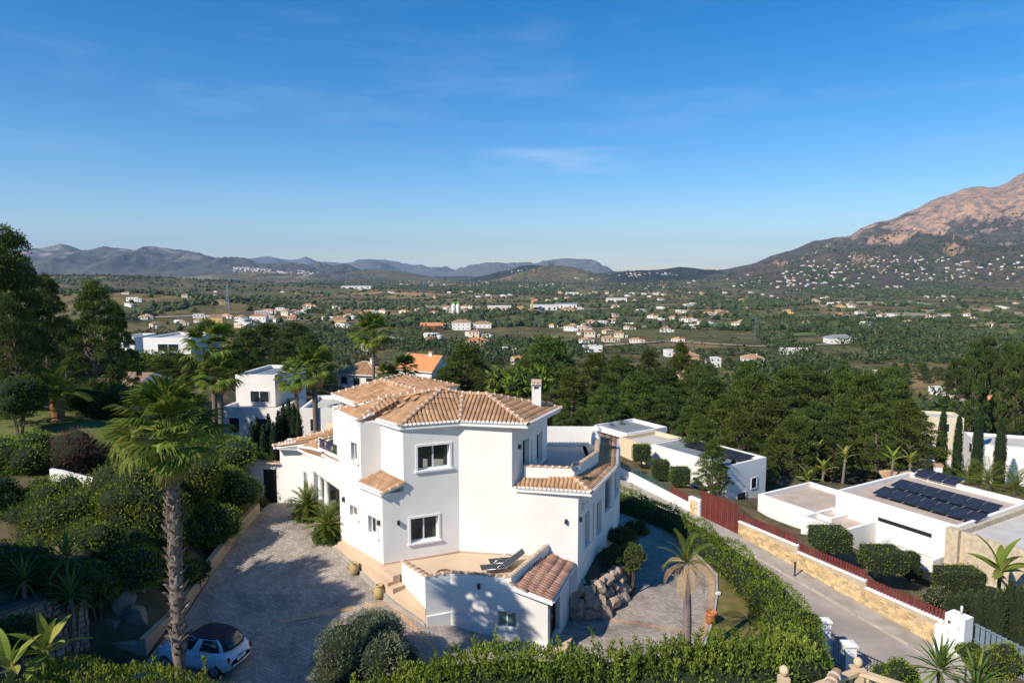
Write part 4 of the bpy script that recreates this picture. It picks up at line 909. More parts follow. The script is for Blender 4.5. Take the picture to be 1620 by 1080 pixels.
    m=MB(); m.box((-1.83,0,.60),(.01,.4,.06)); 
    m=MB(); m.tube([(-1.77,-.5,.44),(-1.83,0,.44),(-1.77,.5,.44)],.03,6); inst('bumper_trim',m.mesh('bumper',STEEL),t)
    m=MB(); m.box((-1.78,0,.71),(.03,.3,.03)); inst('boot_handle',m.mesh('boot_handle',STEEL),t)
    return t
qc=at(322,1052); CAR=car((qc.x+.0,qc.y+.05,qc.z+.07),R(180-16)); CAR.scale=(.95,.95,.95)
# ================= street furniture and boundary walls =================
def wpt(t,n,dz=0): p=stp(t,n); return Vector((p.x,p.y,p.z+dz))
def tpx(px,py):   # street parameter of a pixel on the street plane
    z=-5
    for _ in range(12): p=G(px,py,z); t=(Vector((p.x,p.y))-SA).dot(SD); z=zstreet(t)
    return t
tE=tpx(1490,1030); 
# stone wall: three stepped panels
SW=thing('stone_wall',wpt(0,-.2),'long yellow stone street wall with white coping below the red slat fence','wall')
ts=[0.15,5.0,9.6,tE]; 
def stones(owner,a,b,z0a,z0b,zt,mat,lim,rs,sx=.30,sz=.15,proud=.03,name='stone',yflip=1):
    """irregular stones on the face from a to b; returns count"""
    L=(b-a).length; d=(b-a).normalized(); nn=Vector((d.y,-d.x,0)); zmin=min(z0a,z0b); z=zmin; lst=[]
    while z<zt-.03:
        h=min(sz*rs.uniform(.75,1.35),zt-z); u=0
        while u<L-.02:
            w=min(sx*rs.uniform(.5,1.6),L-u)
            zg=z0a+(z0b-z0a)*(u+w/2)/L
            if z+h>zg+.03: lst.append((u,w,z,h))
            u+=w
        z+=h
    return lst,d,nn
def stone_face(owner,a,b,z0a,z0b,zt,mat,rs,sx,sz,proud,maxn):
    lst,d,nn=stones(owner,a,b,z0a,z0b,zt,mat,0,rs,sx,sz)
    mb=MB(); cnt=0; ow=owner_world(owner)
    for (u,w,z,h) in lst:
        g=.012; pr=proud*rs.uniform(.3,1.2); 
        P=[]
        for (du,dz) in ((g,g),(w-g,g),(w-g,h-g),(g,h-g)):
            ju=rs.uniform(-1,1)*w*.07;jz=rs.uniform(-1,1)*h*.12; P.append(a+d*(u+du+ju)+Vector((0,0,0))+Vector((0,0,z+dz+jz-a.z)))
        inn=[p-nn*.02 for p in P]; out=[p*.0+p+nn*pr for p in P]; c=sum(out,Vector((0,0,0)))/4; out=[c+(p-c)*.86 for p in out]
        V=[tuple(p) for p in inn+out]; Fq=[(4,5,6,7),(0,1,5,4),(1,2,6,5),(2,3,7,6),(3,0,4,7)]; ti=rs.random()
        if cnt<maxn: m=MB(); m.add(V,Fq,0,ti); m.build('stone',mat,owner); cnt+=1
        else: mb.add(V,Fq,0,ti)
    if mb.n: o=mb.build('stones',mat,owner); o['kind']='stuff'
rs=random.Random(3)
PAL=[]
for i in range(3):
    a=wpt(ts[i],0);b=wpt(ts[i+1],0); top=(-3.93,-4.30,-4.68)[i]
    m=MB(); aa=wpt(ts[i],-.28);bb=wpt(ts[i+1],-.28)
    m.hexa([(a.x,a.y,-7),(b.x,b.y,-7),(bb.x,bb.y,-7),(aa.x,aa.y,-7)],[(a.x,a.y,top),(b.x,b.y,top),(bb.x,bb.y,top),(aa.x,aa.y,top)]); m.build('core',JOINT,SW)
    m=MB(); a2=wpt(ts[i]+.0,.05);b2=wpt(ts[i+1]-.004,.05);aa2=wpt(ts[i],-.33);bb2=wpt(ts[i+1]-.004,-.33)
    m.hexa([(p.x,p.y,top+.002) for p in (a2,b2,bb2,aa2)],[(p.x,p.y,top+.09) for p in (a2,b2,bb2,aa2)]); m.build('coping',WTRIM,SW)
    stone_face(SW,Vector((a.x,a.y,a.z)),Vector((b.x,b.y,b.z)),a.z,b.z,top-.01,STONE,rs,.34,.15,.035,100)
# red slat fence panels on the coping
FEN=thing('red_fence',wpt(0,-.2),'dark red vertical slat fence along the top of the yellow stone wall','fence')
slat=MB(); slat.box((0,0,.27),(.13,.025,.54)); slm=[]
for ti in (.3,.5,.7): s_=MB(); s_.box((0,0,.26),(.125,.025,.52),0,0,ti); slm.append(s_.mesh('slat',REDF))
ang=math.atan2(SD.y,SD.x)
for i in range(3):
    top=(-3.93,-4.30,-4.68)[i]+.1; t=ts[i]+.05
    while t<ts[i+1]-.05:
        p=wpt(t,-.14)-FEN.location; hh=1.0; inst('slat',rs.choice(slm),FEN,(p.x,p.y,top-FEN.location.z),(0,0,ang)); t+=.19
    for dz in (.1,.4):
        m=MB(); a=wpt(ts[i],-.17);b=wpt(ts[i+1],-.17); m.bar((a.x,a.y,top+dz),(b.x,b.y,top+dz),.03,.04,0,.4); m.build('rail',REDF,FEN)
# red gate between the walls, with pillars
tg0=tpx(1118,830)
GT=thing('red_gate',wpt(-2,-.1),'tall dark red slatted gate between the stone pillar and the yellow wall','gate')
tgA=-3.55
for ti in range(20):
    t=tgA+.08+ti*.18; p=wpt(t,-.1)-GT.location; o=inst('slat',slm[ti%3],GT,(p.x,p.y,wpt(t,-.1).z+.12-GT.location.z),(0,0,ang),(1.15,1,3.9))
for dz in (.35,1.2,2.0):
    m=MB(); a=wpt(tgA,-.13);b=wpt(.1,-.13); m.bar((a.x,a.y,a.z+dz),(b.x,b.y,b.z+dz),.03,.06); m.build('rail',REDF,GT)
PL=thing('gate_pillar',wpt(-4.2,-.1),'white framed stone clad pillar beside the tall red gate','pillar')
a=wpt(-4.75,.02);b=wpt(-3.6,.02);m=MB();aa=wpt(-4.75,-.3);bb=wpt(-3.6,-.3); m.hexa([(p.x,p.y,-6) for p in (a,b,bb,aa)],[(p.x,p.y,-3.55) for p in (a,b,bb,aa)]); m.build('core',WTRIM,PL)
stone_face(PL,Vector((wpt(-4.6,.03).x,wpt(-4.6,.03).y,a.z+.1)),Vector((wpt(-3.75,.03).x,wpt(-3.75,.03).y,a.z+.1)),a.z+.1,a.z+.1,-3.7,STONE,rs,.3,.15,.03,60)
# short red fence and the white wall with green fence
WW=thing('white_wall',wpt(-12,-.1),'white rendered street wall beneath the dark green fence','wall')
def wl(t): return -4.07+( -3.57+4.07)*(t-(-4.75))/(-12.5+4.75)
tz=[-4.752,-8,-12,-17,-24]
for i in range(4):
    t1,t0=tz[i],tz[i+1]; a=wpt(t0,0);b=wpt(t1,0);aa=wpt(t0,-.25);bb=wpt(t1,-.25); m=MB(); m.hexa([(p.x,p.y,-7) for p in (a,b,bb,aa)],[(a.x,a.y,wl(t0)),(b.x,b.y,wl(t1)),(bb.x,bb.y,wl(t1)),(aa.x,aa.y,wl(t0))]); m.build('wall_panel',WHITE,WW)
GF=thing('green_fence',wpt(-12,-.1),'dark green slat fence on top of the white street wall','fence')
gsl=MB(); gsl.box((0,0,.24),(.15,.02,.48)); gm=gsl.mesh('slat',GREENF); rsl=slm[1]
t=-7.0
while t>-24: p=wpt(t,-.12)-GF.location; inst('slat',gm,GF,(p.x,p.y,wl(t)-GF.location.z),(0,0,ang)); t-=.24
for i in (1,2,3):
    m=MB(); t1,t0=min(tz[i],-7) if i>1 else -7,tz[i+1]; a=wpt(t1,-.15);b=wpt(t0,-.15); m.bar((a.x,a.y,wl(t1)+.3),(b.x,b.y,wl(t0)+.3),.03,.04); m.build('rail',GREENF,GF)
RF2=thing('red_fence',wpt(-6,-.1),'short run of red slat fence on the white wall next to the gate pillar','fence')
t=-4.8
while t>-7.0: p=wpt(t,-.12)-RF2.location; inst('slat',rsl,RF2,(p.x,p.y,wl(t)-RF2.location.z),(0,0,ang)); t-=.19
# white meter pillar at the end of the wall
wp_=wpt(tE+.55,-.3); WP=thing('white_pillar',wp_,'white rendered meter pillar at the near end of the stone wall','pillar')
m=MB(); m.box((wp_.x,wp_.y,-5.5),(.95,.75,2.9),ang); m.build('shaft',WTRIM,WP)
m=MB(); q=wpt(tE+.05,.06); m.box((q.x,q.y,-5.6),(.62,.5,1.7),ang); m.build('meter_cabinet',WTRIM,WP)
for k,(u,z,c,s) in enumerate(((.25,-4.45,DARK,.12),(-.2,-4.6,M('pale_blue_sign',(.45,.6,.75)),.13),(.3,-4.9,DARK,.12))):
    q=wp_+SN.to_3d()*.385+SD.to_3d()*(-u); m=MB(); m.box((q.x,q.y,z),(s,.02,s*1.1),ang); m.build('plate',c,WP)
m=MB(); m.lathe([(.035,0),(.035,.2),(.06,.22),(.06,.42),(.03,.46)],(wp_.x+.1,wp_.y,-4.05),10); m.build('lamp',WTRIM,WP,smooth=True)
# blue-grey panel fence beyond the pillar
BF=thing('panel_fence',at(1530,1010),'blue grey slatted metal fence at the bottom right beyond the white pillar','fence')
f0=Vector((wp_.x+.6,wp_.y+.25)); f1=Vector((27.0,27.6)); L=(f1-f0).length; d=(f1-f0).normalized(); n=int(L/.235); fa=math.atan2(d.y,d.x)
bm_=MB(); bm_.box((0,0,.85),(.19,.03,1.7)); bmm=bm_.mesh('slat',BLUEF)
for k in range(n):
    p=f0+d*(k*.235); zz_=-6.1-.16*k*.235; inst('slat',bmm,BF,(p.x-BF.location.x,p.y-BF.location.y,zz_-BF.location.z),(0,0,fa))
for dz in (.15,.85,1.64):
    m=MB(); m.bar((f0.x-.03,f0.y-.06,-6.1+dz),(f1.x-.03,f1.y-.06,-6.1-.16*L+dz),.04,.07); m.build('rail',BLUEF,BF)
for k in range(0,n,9):
    p=f0+d*(k*.235); m=MB(); m.box((p.x,p.y-.1,-5.3-.16*k*.235),(.08,.08,1.9),fa); m.build('post',BLUEF,BF)
# bollard
q=wpt(tpx(1276,909),1.0,.17); t=thing('bollard',q,'black metal bollard on the pavement beside the stone wall','bollard'); m=MB(); m.lathe([(.07,0),(.07,.05),(.05,.07),(.05,.78),(.065,.8),(.065,.86),(.03,.9)],(0,0,0),12); inst('post',m.mesh('post',DARK,smooth=True),t)
# entrance pillars and dark railings on this side of the street
def pillar(px,py,h,w,label):
    q=at(px,py); t=thing('entrance_pillar',q,label,'pillar'); m=MB(); m.box((0,0,h/2),(w,w,h)); inst('shaft',m.mesh('shaft',WTRIM),t); m=MB(); m.box((0,0,h+.04),(w+.12,w+.12,.08)); m.add([(-w/2,-w/2,h+.081),(w/2,-w/2,h+.081),(w/2,w/2,h+.081),(-w/2,w/2,h+.081),(0,0,h+.2)],[(0,1,4),(1,2,4),(2,3,4),(3,0,4)]); inst('cap',m.mesh('cap',WTRIM),t); return q
pa_=pillar(1341,1066,1.5,.5,'white square entrance pillar beside the iron railings'); pb_=pillar(1303,1040,1.9,.4,'slim white pillar against the end of the big hedge')
pc_=at(1392,1092)
def railing(a,b,za,zb,label,h=1.25):
    t=thing('iron_railing',(a.x,a.y,za),label,'railing'); L=(b-a).length; n=int(L/.13)
    m0=MB(); m0.box((0,0,h/2),(.02,.02,h)); me=m0.mesh('bar',DARK)
    for k in range(1,n): u=k/n; inst('bar',me,t,((b.x-a.x)*u,(b.y-a.y)*u,(zb-za)*u+.08))
    for dz in (.12,h): m=MB(); m.bar((0,0,dz),(b.x-a.x,b.y-a.y,zb-za+dz),.04,.04); inst('rail',m.mesh('rail',DARK),t)
railing(pb_+Vector((.2,-.3,0)),pa_+Vector((0,.25,0)),pb_.z,pa_.z,'black iron gate bars in shadow between the two white entrance pillars',1.35); railing(pa_+Vector((.3,-.1,0)),Vector((pa_.x+2.2,pa_.y-1.9,pa_.z-.3)),pa_.z,pa_.z-.3,'black iron railing to the right of the square entrance pillar')
# cream balustrade corner of the nearest terrace
bq=D(1357,1058,21.5); t=thing('balustrade',bq,'cream stone balustrade corner with ball finials at the bottom edge','balustrade')
CR=M('cream_stone',(.62,.47,.30),(.55,.41,.26),3,.8)
def P_(x,y,z): return (x,y,z)
m=MB(); m.box((0,0,-.45),(.3,.3,.9)); inst('post',m.mesh('post',CR),t); m=MB(); m.box((0,0,.03),(.4,.4,.07)); inst('cap',m.mesh('cap',CR),t)
bl=MB(); bl.lathe([(.05,.0),(.06,.04),(.12,.1),(.15,.2),(.12,.3),(.04,.36)],(0,0,.06),14); blm=bl.mesh('ball',CR,smooth=True); inst('ball_finial',blm,t)
ba=MB(); ba.lathe([(.08,-.85),(.08,-.8),(.05,-.75),(.09,-.55),(.05,-.3),(.08,-.2),(.08,-.14)],(0,0,0),10); bam=ba.mesh('baluster',CR,smooth=True)
for dx,dy in ((-.95,-.45),(.8,-.62)):
    m=MB(); m.bar((0,0,-.08),(dx*2.2,dy*2.2,-.08),.26,.12); inst('top_rail',m.mesh('rail',CR),t)
    for k in range(1,7): inst('baluster',bam,t,(dx*2.2*k/7,dy*2.2*k/7,0))
b2q=D(1240,1072,20.3); t2=thing('stone_finial',b2q,'cream stone ball finial at the bottom edge below the big hedge','finial'); inst('ball_finial',blm,t2); m=MB(); m.box((0,0,-.4),(.3,.3,.9)); inst('post',m.mesh('post2',CR),t2)
t3=thing('tile_capped_wall',D(1310,1066,20.5),'little wall capped with rounded clay tiles beside the cream balustrade','wall'); m=MB(); m.bar((-.5,-.9,-.6),(.35,.2,-.6),.3,1.0); inst('wall_core',m.mesh('core',CR),t3)
for k in range(4): o=inst('cap_tile',RIDGE,t3,(-.5+.22*k,-.9+.28*k,-.06),(0,0,R(-38)),(1.6,1,1.2))
# ================= retaining walls on the left =================
RW=thing('retaining_wall',(-14,30,0),'low tan retaining wall along the left edge of the driveway','wall')
pts=[(-13.7,36.0),(-13.72,33.0),(-13.75,30),(-13.85,27.5),(-14.2,25.2)]
TANW=M('tan_render',(.50,.37,.24),(.38,.28,.19),1.1,.9,20,.004,det=8)
for i in range(4):
    a=Vector(pts[i]);b=Vector(pts[i+1]);za=ztf(a.x+.3,a.y);zb=ztf(b.x+.3,b.y); m=MB()
    m.hexa([(a.x,a.y,za-.6),(a.x-.25,a.y,za-.6),(b.x-.25,b.y,zb-.6),(b.x,b.y,zb-.6)],[(a.x,a.y,za+.62),(a.x-.25,a.y,za+.62),(b.x-.25,b.y,zb+.75),(b.x,b.y,zb+.75)]); m.build('wall_panel',TANW,RW)
m=MB(); m.hexa([(-14.2,25.15,-3),(-16.3,25.5,-3),(-16.3,25.8,-3),(-14.2,25.45,-3)],[(-14.2,25.15,-1.35),(-16.3,25.5,-1.35),(-16.3,25.8,-1.35),(-14.2,25.45,-1.35)]); m.build('wall_panel',CONC,RW)
SWL=thing('stone_retaining_wall',(-16,23.5,-2),'tall grey brown stone clad retaining wall left of the parked car','wall')
a=Vector((-18.6,21.2,-2.6));b=Vector((-16.25,25.0,-2.6)); m=MB(); d=(b-a).normalized(); nn=Vector((d.y,-d.x,0))
m.hexa([tuple(a),tuple(b),tuple(b-nn*.5),tuple(a-nn*.5)],[(a.x,a.y,1.4),(b.x,b.y,1.2),((b-nn*.5).x,(b-nn*.5).y,1.2),((a-nn*.5).x,(a-nn*.5).y,1.4)]); m.build('core',M('dark_joint',(.13,.10,.085)),SWL)
stone_face(SWL,a,b,-2.5,-2.5,1.2,GSTONE,rs,.28,.2,.06,300)
# boulders
def rockmesh(seed,n=3):
    bm=bmesh.new(); bmesh.ops.create_icosphere(bm,subdivisions=n,radius=1); r=random.Random(seed); pl=[(Vector((r.gauss(0,1),r.gauss(0,1),r.gauss(0,1))).normalized(),r.uniform(.5,.85)) for _ in range(16)]
    for v in bm.verts:
        for nrm,dd in pl:
            k=v.co.dot(nrm)
            if k>dd: v.co-=nrm*(k-dd)
        v.co*=1+.09*(fbm(np.array([v.co.x*3+seed]),np.array([v.co.y*3+v.co.z*2.3]),3,seed)[0]-.5)*2
    me=bpy.data.meshes.new('boulder'); bm.to_mesh(me); bm.free(); me.materials.append(ROCK); a=me.attributes.new('tint','FLOAT','FACE'); a.data.foreach_set('value',[r.random()*.6+.2]*len(me.polygons)); 
    for p in me.polygons: p.use_smooth=False
    return me
ROCKS=[rockmesh(s) for s in range(1,7)]
GROCK=M('grey_rock',(.26,.23,.21),(.15,.13,.12),1.6,.9,9,.03,det=9)
RKW=thing('rock_wall',(4,31,-2.9),'rough wall of large pale boulders holding the planting beside the villa','rock wall')
r=random.Random(11); k=0
line=[(3.15,30.0),(3.65,29.95),(4.2,30.35),(4.75,31.0),(5.3,31.9),(5.75,32.9),(6.15,34.0),(6.45,35.2)]
for i,(x,y) in enumerate(line):
    hgt=3 if i<6 else 2
    for j in range(hgt):
        s=r.uniform(.46,.6)*(1-.08*j); z=-2.9+.26+j*.52
        o=inst('boulder',ROCKS[k%6],RKW,(x-4-.1*j+r.uniform(-.1,.1),y-31+.16*j+r.uniform(-.1,.1),z+2.9),(r.uniform(0,6),r.uniform(0,6),r.uniform(0,6)),(s*1.05,s*.9,s*.85)); k+=1
        if i<5: o=inst('boulder',ROCKS[(k+2)%6],RKW,(x-4-.1*j+.3,y-31+.16*j+.38,z+2.9+.15),(r.uniform(0,6),r.uniform(0,6),r.uniform(0,6)),s*.62); k+=1
m=MB(); m.prism([(3.1,30.2),(3.9,30.3),(5.1,32),(6.0,34.5),(6.6,38),(5.6,38),(4.3,33)],-3,[-1.4,-1.4,-1.5,-1.6,-1.6,-.9,-.9]); o=m.build('planting_soil',M('dark_soil',(.07,.045,.03),(.11,.08,.05),3,1,30,.03),RKW)
RKL=thing('rock_bank',(-15,28,0),'big grey boulders in the bank above the low tan wall','rock wall')
for i,(x,y,z,s) in enumerate(((-15.0,26.1,-.7,.62),(-15.7,26.2,-.1,.6),(-15.3,26.9,.3,.55),(-16.1,26.2,.5,.6),(-15.9,26.0,-.9,.6))):
    me_=ROCKS[i%6].copy(); me_.materials[0]=GROCK; inst('boulder',me_,RKL,(x+15,y-28,z),(i*1.3,i*.7,i*2.1),s)
# garden wall with tile cap and dark gate at the back left
GW=thing('garden_wall',(-14,37.5,0),'white garden wall with clay tile capping at the far end of the driveway','wall')
g0=D(385,800,37.7);g1=Vector((-13.1,37.75,0)); gA=Vector((g0.x-.3,38.0)); 
a=Vector((-16.0,38.1));b=Vector((-14.15,37.85)); 
for p,q,z0,z1 in ((a,b,-.3,2.25),(Vector((-13.35,37.75)),Vector((-13.1,37.72)),-.3,2.25),(b,Vector((-13.35,37.75)),1.95,2.25)):
    m=MB(); m.hexa([(p.x,p.y,z0),(q.x,q.y,z0),(q.x,q.y+.25,z0),(p.x,p.y+.25,z0)],[(p.x,p.y,z1),(q.x,q.y,z1),(q.x,q.y+.25,z1),(p.x,p.y+.25,z1)]); m.build('wall_panel',WHITE,GW)
n=14
for k in range(n):
    p=a.lerp(Vector((-13.1,37.72)),(k+.5)/n)
    for sg,rz in ((1,0),(-1,math.pi)): inst('cap_tile',CAPM,GW,(p.x+14,p.y-37.5+.12-sg*.3,2.27),(R(16),0,rz),(.85,1.0,1.1))
m=MB(); q=b.lerp(Vector((-13.35,37.75)),.5); m.box((q.x,q.y+.12,.9),(.85,.06,2.05)); m.build('gate_leaf',M('dark_gate',(.02,.02,.022),None,4,.5),GW)
# ================= vegetation =================
ORD_=['first','second','third','fourth','fifth','sixth','seventh','eighth','ninth','tenth','eleventh','twelfth','thirteenth','fourteenth','fifteenth','sixteenth']
nr=np.random.default_rng(11)
LG=leafmat('leaf_mid_green',(.065,.095,.014),(.125,.17,.02),(.24,.26,.04))
LD=leafmat('leaf_dark_green',(.028,.05,.012),(.055,.09,.016),(.11,.14,.03))
LY=leafmat('leaf_yellow_green',(.07,.11,.02),(.14,.18,.03),(.26,.24,.06))
LO=leafmat('leaf_olive',(.085,.10,.06),(.15,.165,.10),(.25,.25,.17),.15)
LP=leafmat('needle_green',(.036,.056,.012),(.07,.098,.02),(.14,.16,.035),.25)
LPD=leafmat('needle_dark',(.026,.042,.012),(.052,.075,.018),(.10,.12,.03),.22)
LC=leafmat('cypress_green',(.012,.03,.012),(.025,.05,.018),(.045,.07,.025),.15)
LF=leafmat('frond_green',(.04,.075,.014),(.095,.135,.02),(.24,.23,.045),.4,.45)
LFD=leafmat('frond_dry',(.25,.15,.06),(.36,.23,.10),(.45,.32,.15),.3)
LB=leafmat('twig_brown',(.10,.06,.045),(.16,.10,.075),(.22,.15,.11),.1)
LGY=leafmat('twig_grey',(.20,.17,.15),(.30,.27,.24),(.4,.36,.33),.1)
LYU=leafmat('yucca_green',(.03,.065,.02),(.06,.11,.025),(.13,.17,.05),.3,.45)
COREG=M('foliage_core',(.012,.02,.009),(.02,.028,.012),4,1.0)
def icos(n=2):
    bm=bmesh.new(); bmesh.ops.create_icosphere(bm,subdivisions=n,radius=1); V=np.array([v.co[:] for v in bm.verts]); F=np.array([[v.index for v in f.verts] for f in bm.faces]); bm.free(); return V,F
IV,IF=icos(2); IV1,IF1=icos(1)
def blob_points(blobs,dens,rs,keep=.86,zmin=None):
    P=[];N=[]
    for i,(c,r) in enumerate(blobs):
        a=4*math.pi*((r[0]*r[1])**1.6+(r[0]*r[2])**1.6+(r[1]*r[2])**1.6)/3; a=4*math.pi*(((r[0]*r[1])**1.6+(r[0]*r[2])**1.6+(r[1]*r[2])**1.6)/3)**(1/1.6)
        n=max(8,int(a*dens)); d=sph(n,rs); p=np.array(c)+d*np.array(r)*rs.uniform(.82,1.08,(n,1)); nn=d/np.array(r); nn/=np.linalg.norm(nn,axis=1,keepdims=True)
        k=np.ones(n,bool)
        for j,(c2,r2) in enumerate(blobs):
            if j!=i: k&=(((p-np.array(c2))/np.array(r2))**2).sum(1)>keep**2*.9
        if zmin is not None: k&=p[:,2]>zmin
        P.append(p[k]);N.append(nn[k])
    return np.concatenate(P),np.concatenate(N)
def leafmesh(name,P,N,L,Wd,mat,rs,up=.35,jit=.8,core=None,shade=None):
    Dr=N+rs.normal(size=N.shape)*jit; Dr[:,2]+=up
    n=len(P); V,F=leaves(P-Dr/np.linalg.norm(Dr,axis=1,keepdims=True)*L*.3,Dr,L*rs.uniform(.6,1.3,n),Wd*rs.uniform(.7,1.3,n),rs)
    cl=vnoise(P[:,0]*1.7+P[:,2],P[:,1]*1.7+P[:,2]*.7,3)
    t=np.clip(rs.normal(.42,.17,n)+(cl-.5)*.5,0,1); mats=[mat]; mi=np.zeros(n,int)
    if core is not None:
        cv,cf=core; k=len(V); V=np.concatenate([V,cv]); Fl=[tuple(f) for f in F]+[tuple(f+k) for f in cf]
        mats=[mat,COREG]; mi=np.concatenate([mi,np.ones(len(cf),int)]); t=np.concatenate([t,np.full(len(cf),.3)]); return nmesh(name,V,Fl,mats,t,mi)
    return nmesh(name,V,F,mats,t)
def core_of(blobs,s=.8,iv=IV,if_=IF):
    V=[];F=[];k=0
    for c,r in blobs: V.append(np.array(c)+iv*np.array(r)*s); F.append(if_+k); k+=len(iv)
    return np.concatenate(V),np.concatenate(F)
def shrub_mesh(seed,rx,ry,rz,dens,L,Wd,mat,sub=9,subr=.42,up=.35,name='foliage',zc=None):
    rs=np.random.default_rng(seed); zc=rz*.75 if zc is None else zc
    B=[((0,0,zc),(rx*.8,ry*.8,rz*.85))]
    for d in sph(sub*2,rs):
        if d[2]<-.25: continue
        s=subr*rs.uniform(.7,1.25); B.append(((d[0]*rx*.68,d[1]*ry*.68,zc+d[2]*rz*.68),(rx*s,ry*s,rz*s)))
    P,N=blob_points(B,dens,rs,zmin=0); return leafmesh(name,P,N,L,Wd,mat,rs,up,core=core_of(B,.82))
# ---- pines
def pine_variant(seed,H=10.0,Wd=4.0,n=62,q=120,mat=None,bare=.25,tilt=0,lf=.34,flat=.55):
    rs=np.random.default_rng(seed); ra=random.Random(seed); mat=mat or LP
    mb=MB(); lean=(ra.uniform(-.5,.5),ra.uniform(-.5,.5)); T=lambda f:Vector((lean[0]*f*f,lean[1]*f*f,H*f))
    mb.tube([T(f) for f in (0,.15,.35,.55,.75,.92)],[.26,.21,.17,.12,.07,.03],7)
    P=[];N=[];B=[]
    lobes=[(ra.uniform(0,6.28),ra.uniform(.75,1.2)) for _ in range(3)]
    for i in range(n):
        f=bare+(1-bare)*((i+.5)/n)**.85; pr=min(1,((f-bare)/.16+.35))*max(.05,1-((f-bare)/(1.04-bare))**1.7)**.75
        a=i*2.399+ra.uniform(-.4,.4); lob=1+.22*sum(w*math.cos(a-p) for p,w in lobes)/3
        R_=Wd*pr*lob*ra.uniform(.35,1.0)**.6; c=T(f)+Vector((math.cos(a)*R_,math.sin(a)*R_,ra.uniform(-.3,.35)+.0))
        s=ra.uniform(.65,1.2)*Wd/4.3; 
        if i%2==0 or f<.45: b=T(max(.12,f-.14*ra.uniform(.6,1.4))); mb.tube([b,b.lerp(c,.55)+Vector((0,0,-.15)),c],[.07,.045,.02],5)
        B.append((tuple(c),(s,s,s*flat)))
        d=sph(q,rs); k=rs.uniform(.45,1.05,(q,1)); d[:,2]=np.abs(d[:,2])*1.0-.35*(rs.random(q)<.35)
        P.append(np.array(c)+d*np.array((s,s,s*flat))*k); N.append(d)
    P=np.concatenate(P);N=np.concatenate(N)
    n_=len(P); Dr=N*.5+rs.normal(size=N.shape)*.6; Dr[:,2]+=.6
    V,F=leaves(P,Dr,lf*rs.uniform(.6,1.3,n_),lf*.36*rs.uniform(.7,1.3,n_),rs)
    t=np.clip(rs.normal(.4,.16,n_)+np.repeat(rs.normal(0,.16,n),q),0,1)
    return mb.mesh('trunk',PINEBARK),nmesh('crown',V,F,mat,t)
PV=[pine_variant(100+i,10,(3.3,3.6,3.0,3.9,3.4,2.9)[i],(92,98,84,104,86,80)[i],235,(LP,LP,LPD,LP,LPD,LP)[i],(.12,.08,.2,.1,.3,.1)[i],lf=.25,flat=.62) for i in range(6)]
PFAR=[pine_variant(200+i,10,3.9,46,50,(LP,LPD,LP)[i],.08,lf=.7,flat=.8) for i in range(3)]
def tree_obj(name,meshes,loc,H,wsc,label,cat,group,rz):
    t=thing(name,loc,label,cat,group,rz); s=H/10
    a=inst('trunk',meshes[0],t,(0,0,-.3),(0,0,0),(s*wsc,s*wsc,s)); b=inst('crown',meshes[1],t,(0,0,-.3),(0,0,0),(s*wsc,s*wsc,s)); return t
def pine_at(px,top,Y,w=1.0,v=None,label=None,group='pines in the grove behind the villa',far=False):
    p=D(px,top,Y); zb=ztf(p.x,p.y); H=max(3.5,p.z-zb); ra=random.Random(int(px*7+top)); 
    m=(PFAR if far else PV); v=ra.randrange(len(m)) if v is None else v
    return tree_obj('pine_tree',m[v],(p.x,p.y,zb),H,w*ra.uniform(.95,1.15)*(1.0 if H<11 else 11/H),label,'tree',group,ra.uniform(0,6.28))
GL='dense green pine in the grove beyond the villa and the neighbouring houses'
for px_,tp,Y,w in ((1105,655,63,.9),(1172,650,62,1.0),(1215,700,60,.7),(740,548,96,1.3),(705,580,92,1),(775,590,88,1),(870,536,86,1.35),(835,570,76,1),(805,612,70,.9),(905,585,76,1.1),(940,562,104,1.1),(985,582,90,1.2),(1012,605,80,1.1),(955,625,72,1),(1045,596,100,1.1),(1060,625,78,1.1),(890,640,66,.9),(1000,650,74,1),(1100,604,98,1.1),
    (1130,612,84,1.1),(1155,640,74,1.1),(1180,590,102,1),(1200,610,82,1.2),(1245,598,92,1.1),(1225,645,72,1.15),(1285,606,96,1.1),(1290,650,74,1.1),(1335,600,96,1),(1342,640,76,1.1),(1375,606,92,1.1),(1405,600,106,1.1),(1425,622,86,1.1),(1442,650,77,.9),(1390,655,71,1),(1175,668,70,1),(1255,668,68,1),(1320,672,69,.95),(1128,694,54.5,.85),(1160,738,56,.5),(1080,560,130,.8),(1030,570,125,.9),
    (850,660,64,.8),(1090,655,72,.9),(920,655,68,.9),(765,575,110,1),(830,590,100,1)):
    pine_at(px_,tp-(14 if px_>950 and Y>64 else 0),Y,w,label=GL)
PVN=[pine_variant(150+i,10,(3.3,2.9)[i],84,330,(LPD,LP)[i],(.1,.14)[i],lf=.19,flat=.75) for i in range(2)]
for px_,tp,Y,w,v,lb in ((20,366,47,.66,2,'tallest dark pine at the left edge rising above the skyline'),(-30,395,44,1,4,'dark pine cut off by the left edge of the picture beside the tallest pine'),(66,436,56,.75,4,'dark pine behind the tallest pine at the left'),(140,446,46,.72,5,'lighter green loose crowned tree with pale branches right of the tall dark pine'),(182,480,52,.6,3,'green tree at the right end of the left hand tree group'),(20,470,40,.7,0,'shorter pine in front of the tallest pine at the left edge'),(100,500,60,.8,1,'low pine in the gap between the dark pines and the lighter tree'),(205,552,72,1.7,3,'pine left of the white framed flat house'),(250,562,70,1.9,3,'low bushy pine in front of the white framed flat house'),(292,566,74,1.4,0,'pine right of the white framed flat house')):
    PV_=PV; PV=PVN; pine_at(px_,tp,Y,w,(1 if v in(5,3) else 0),lb,None); PV=PV_
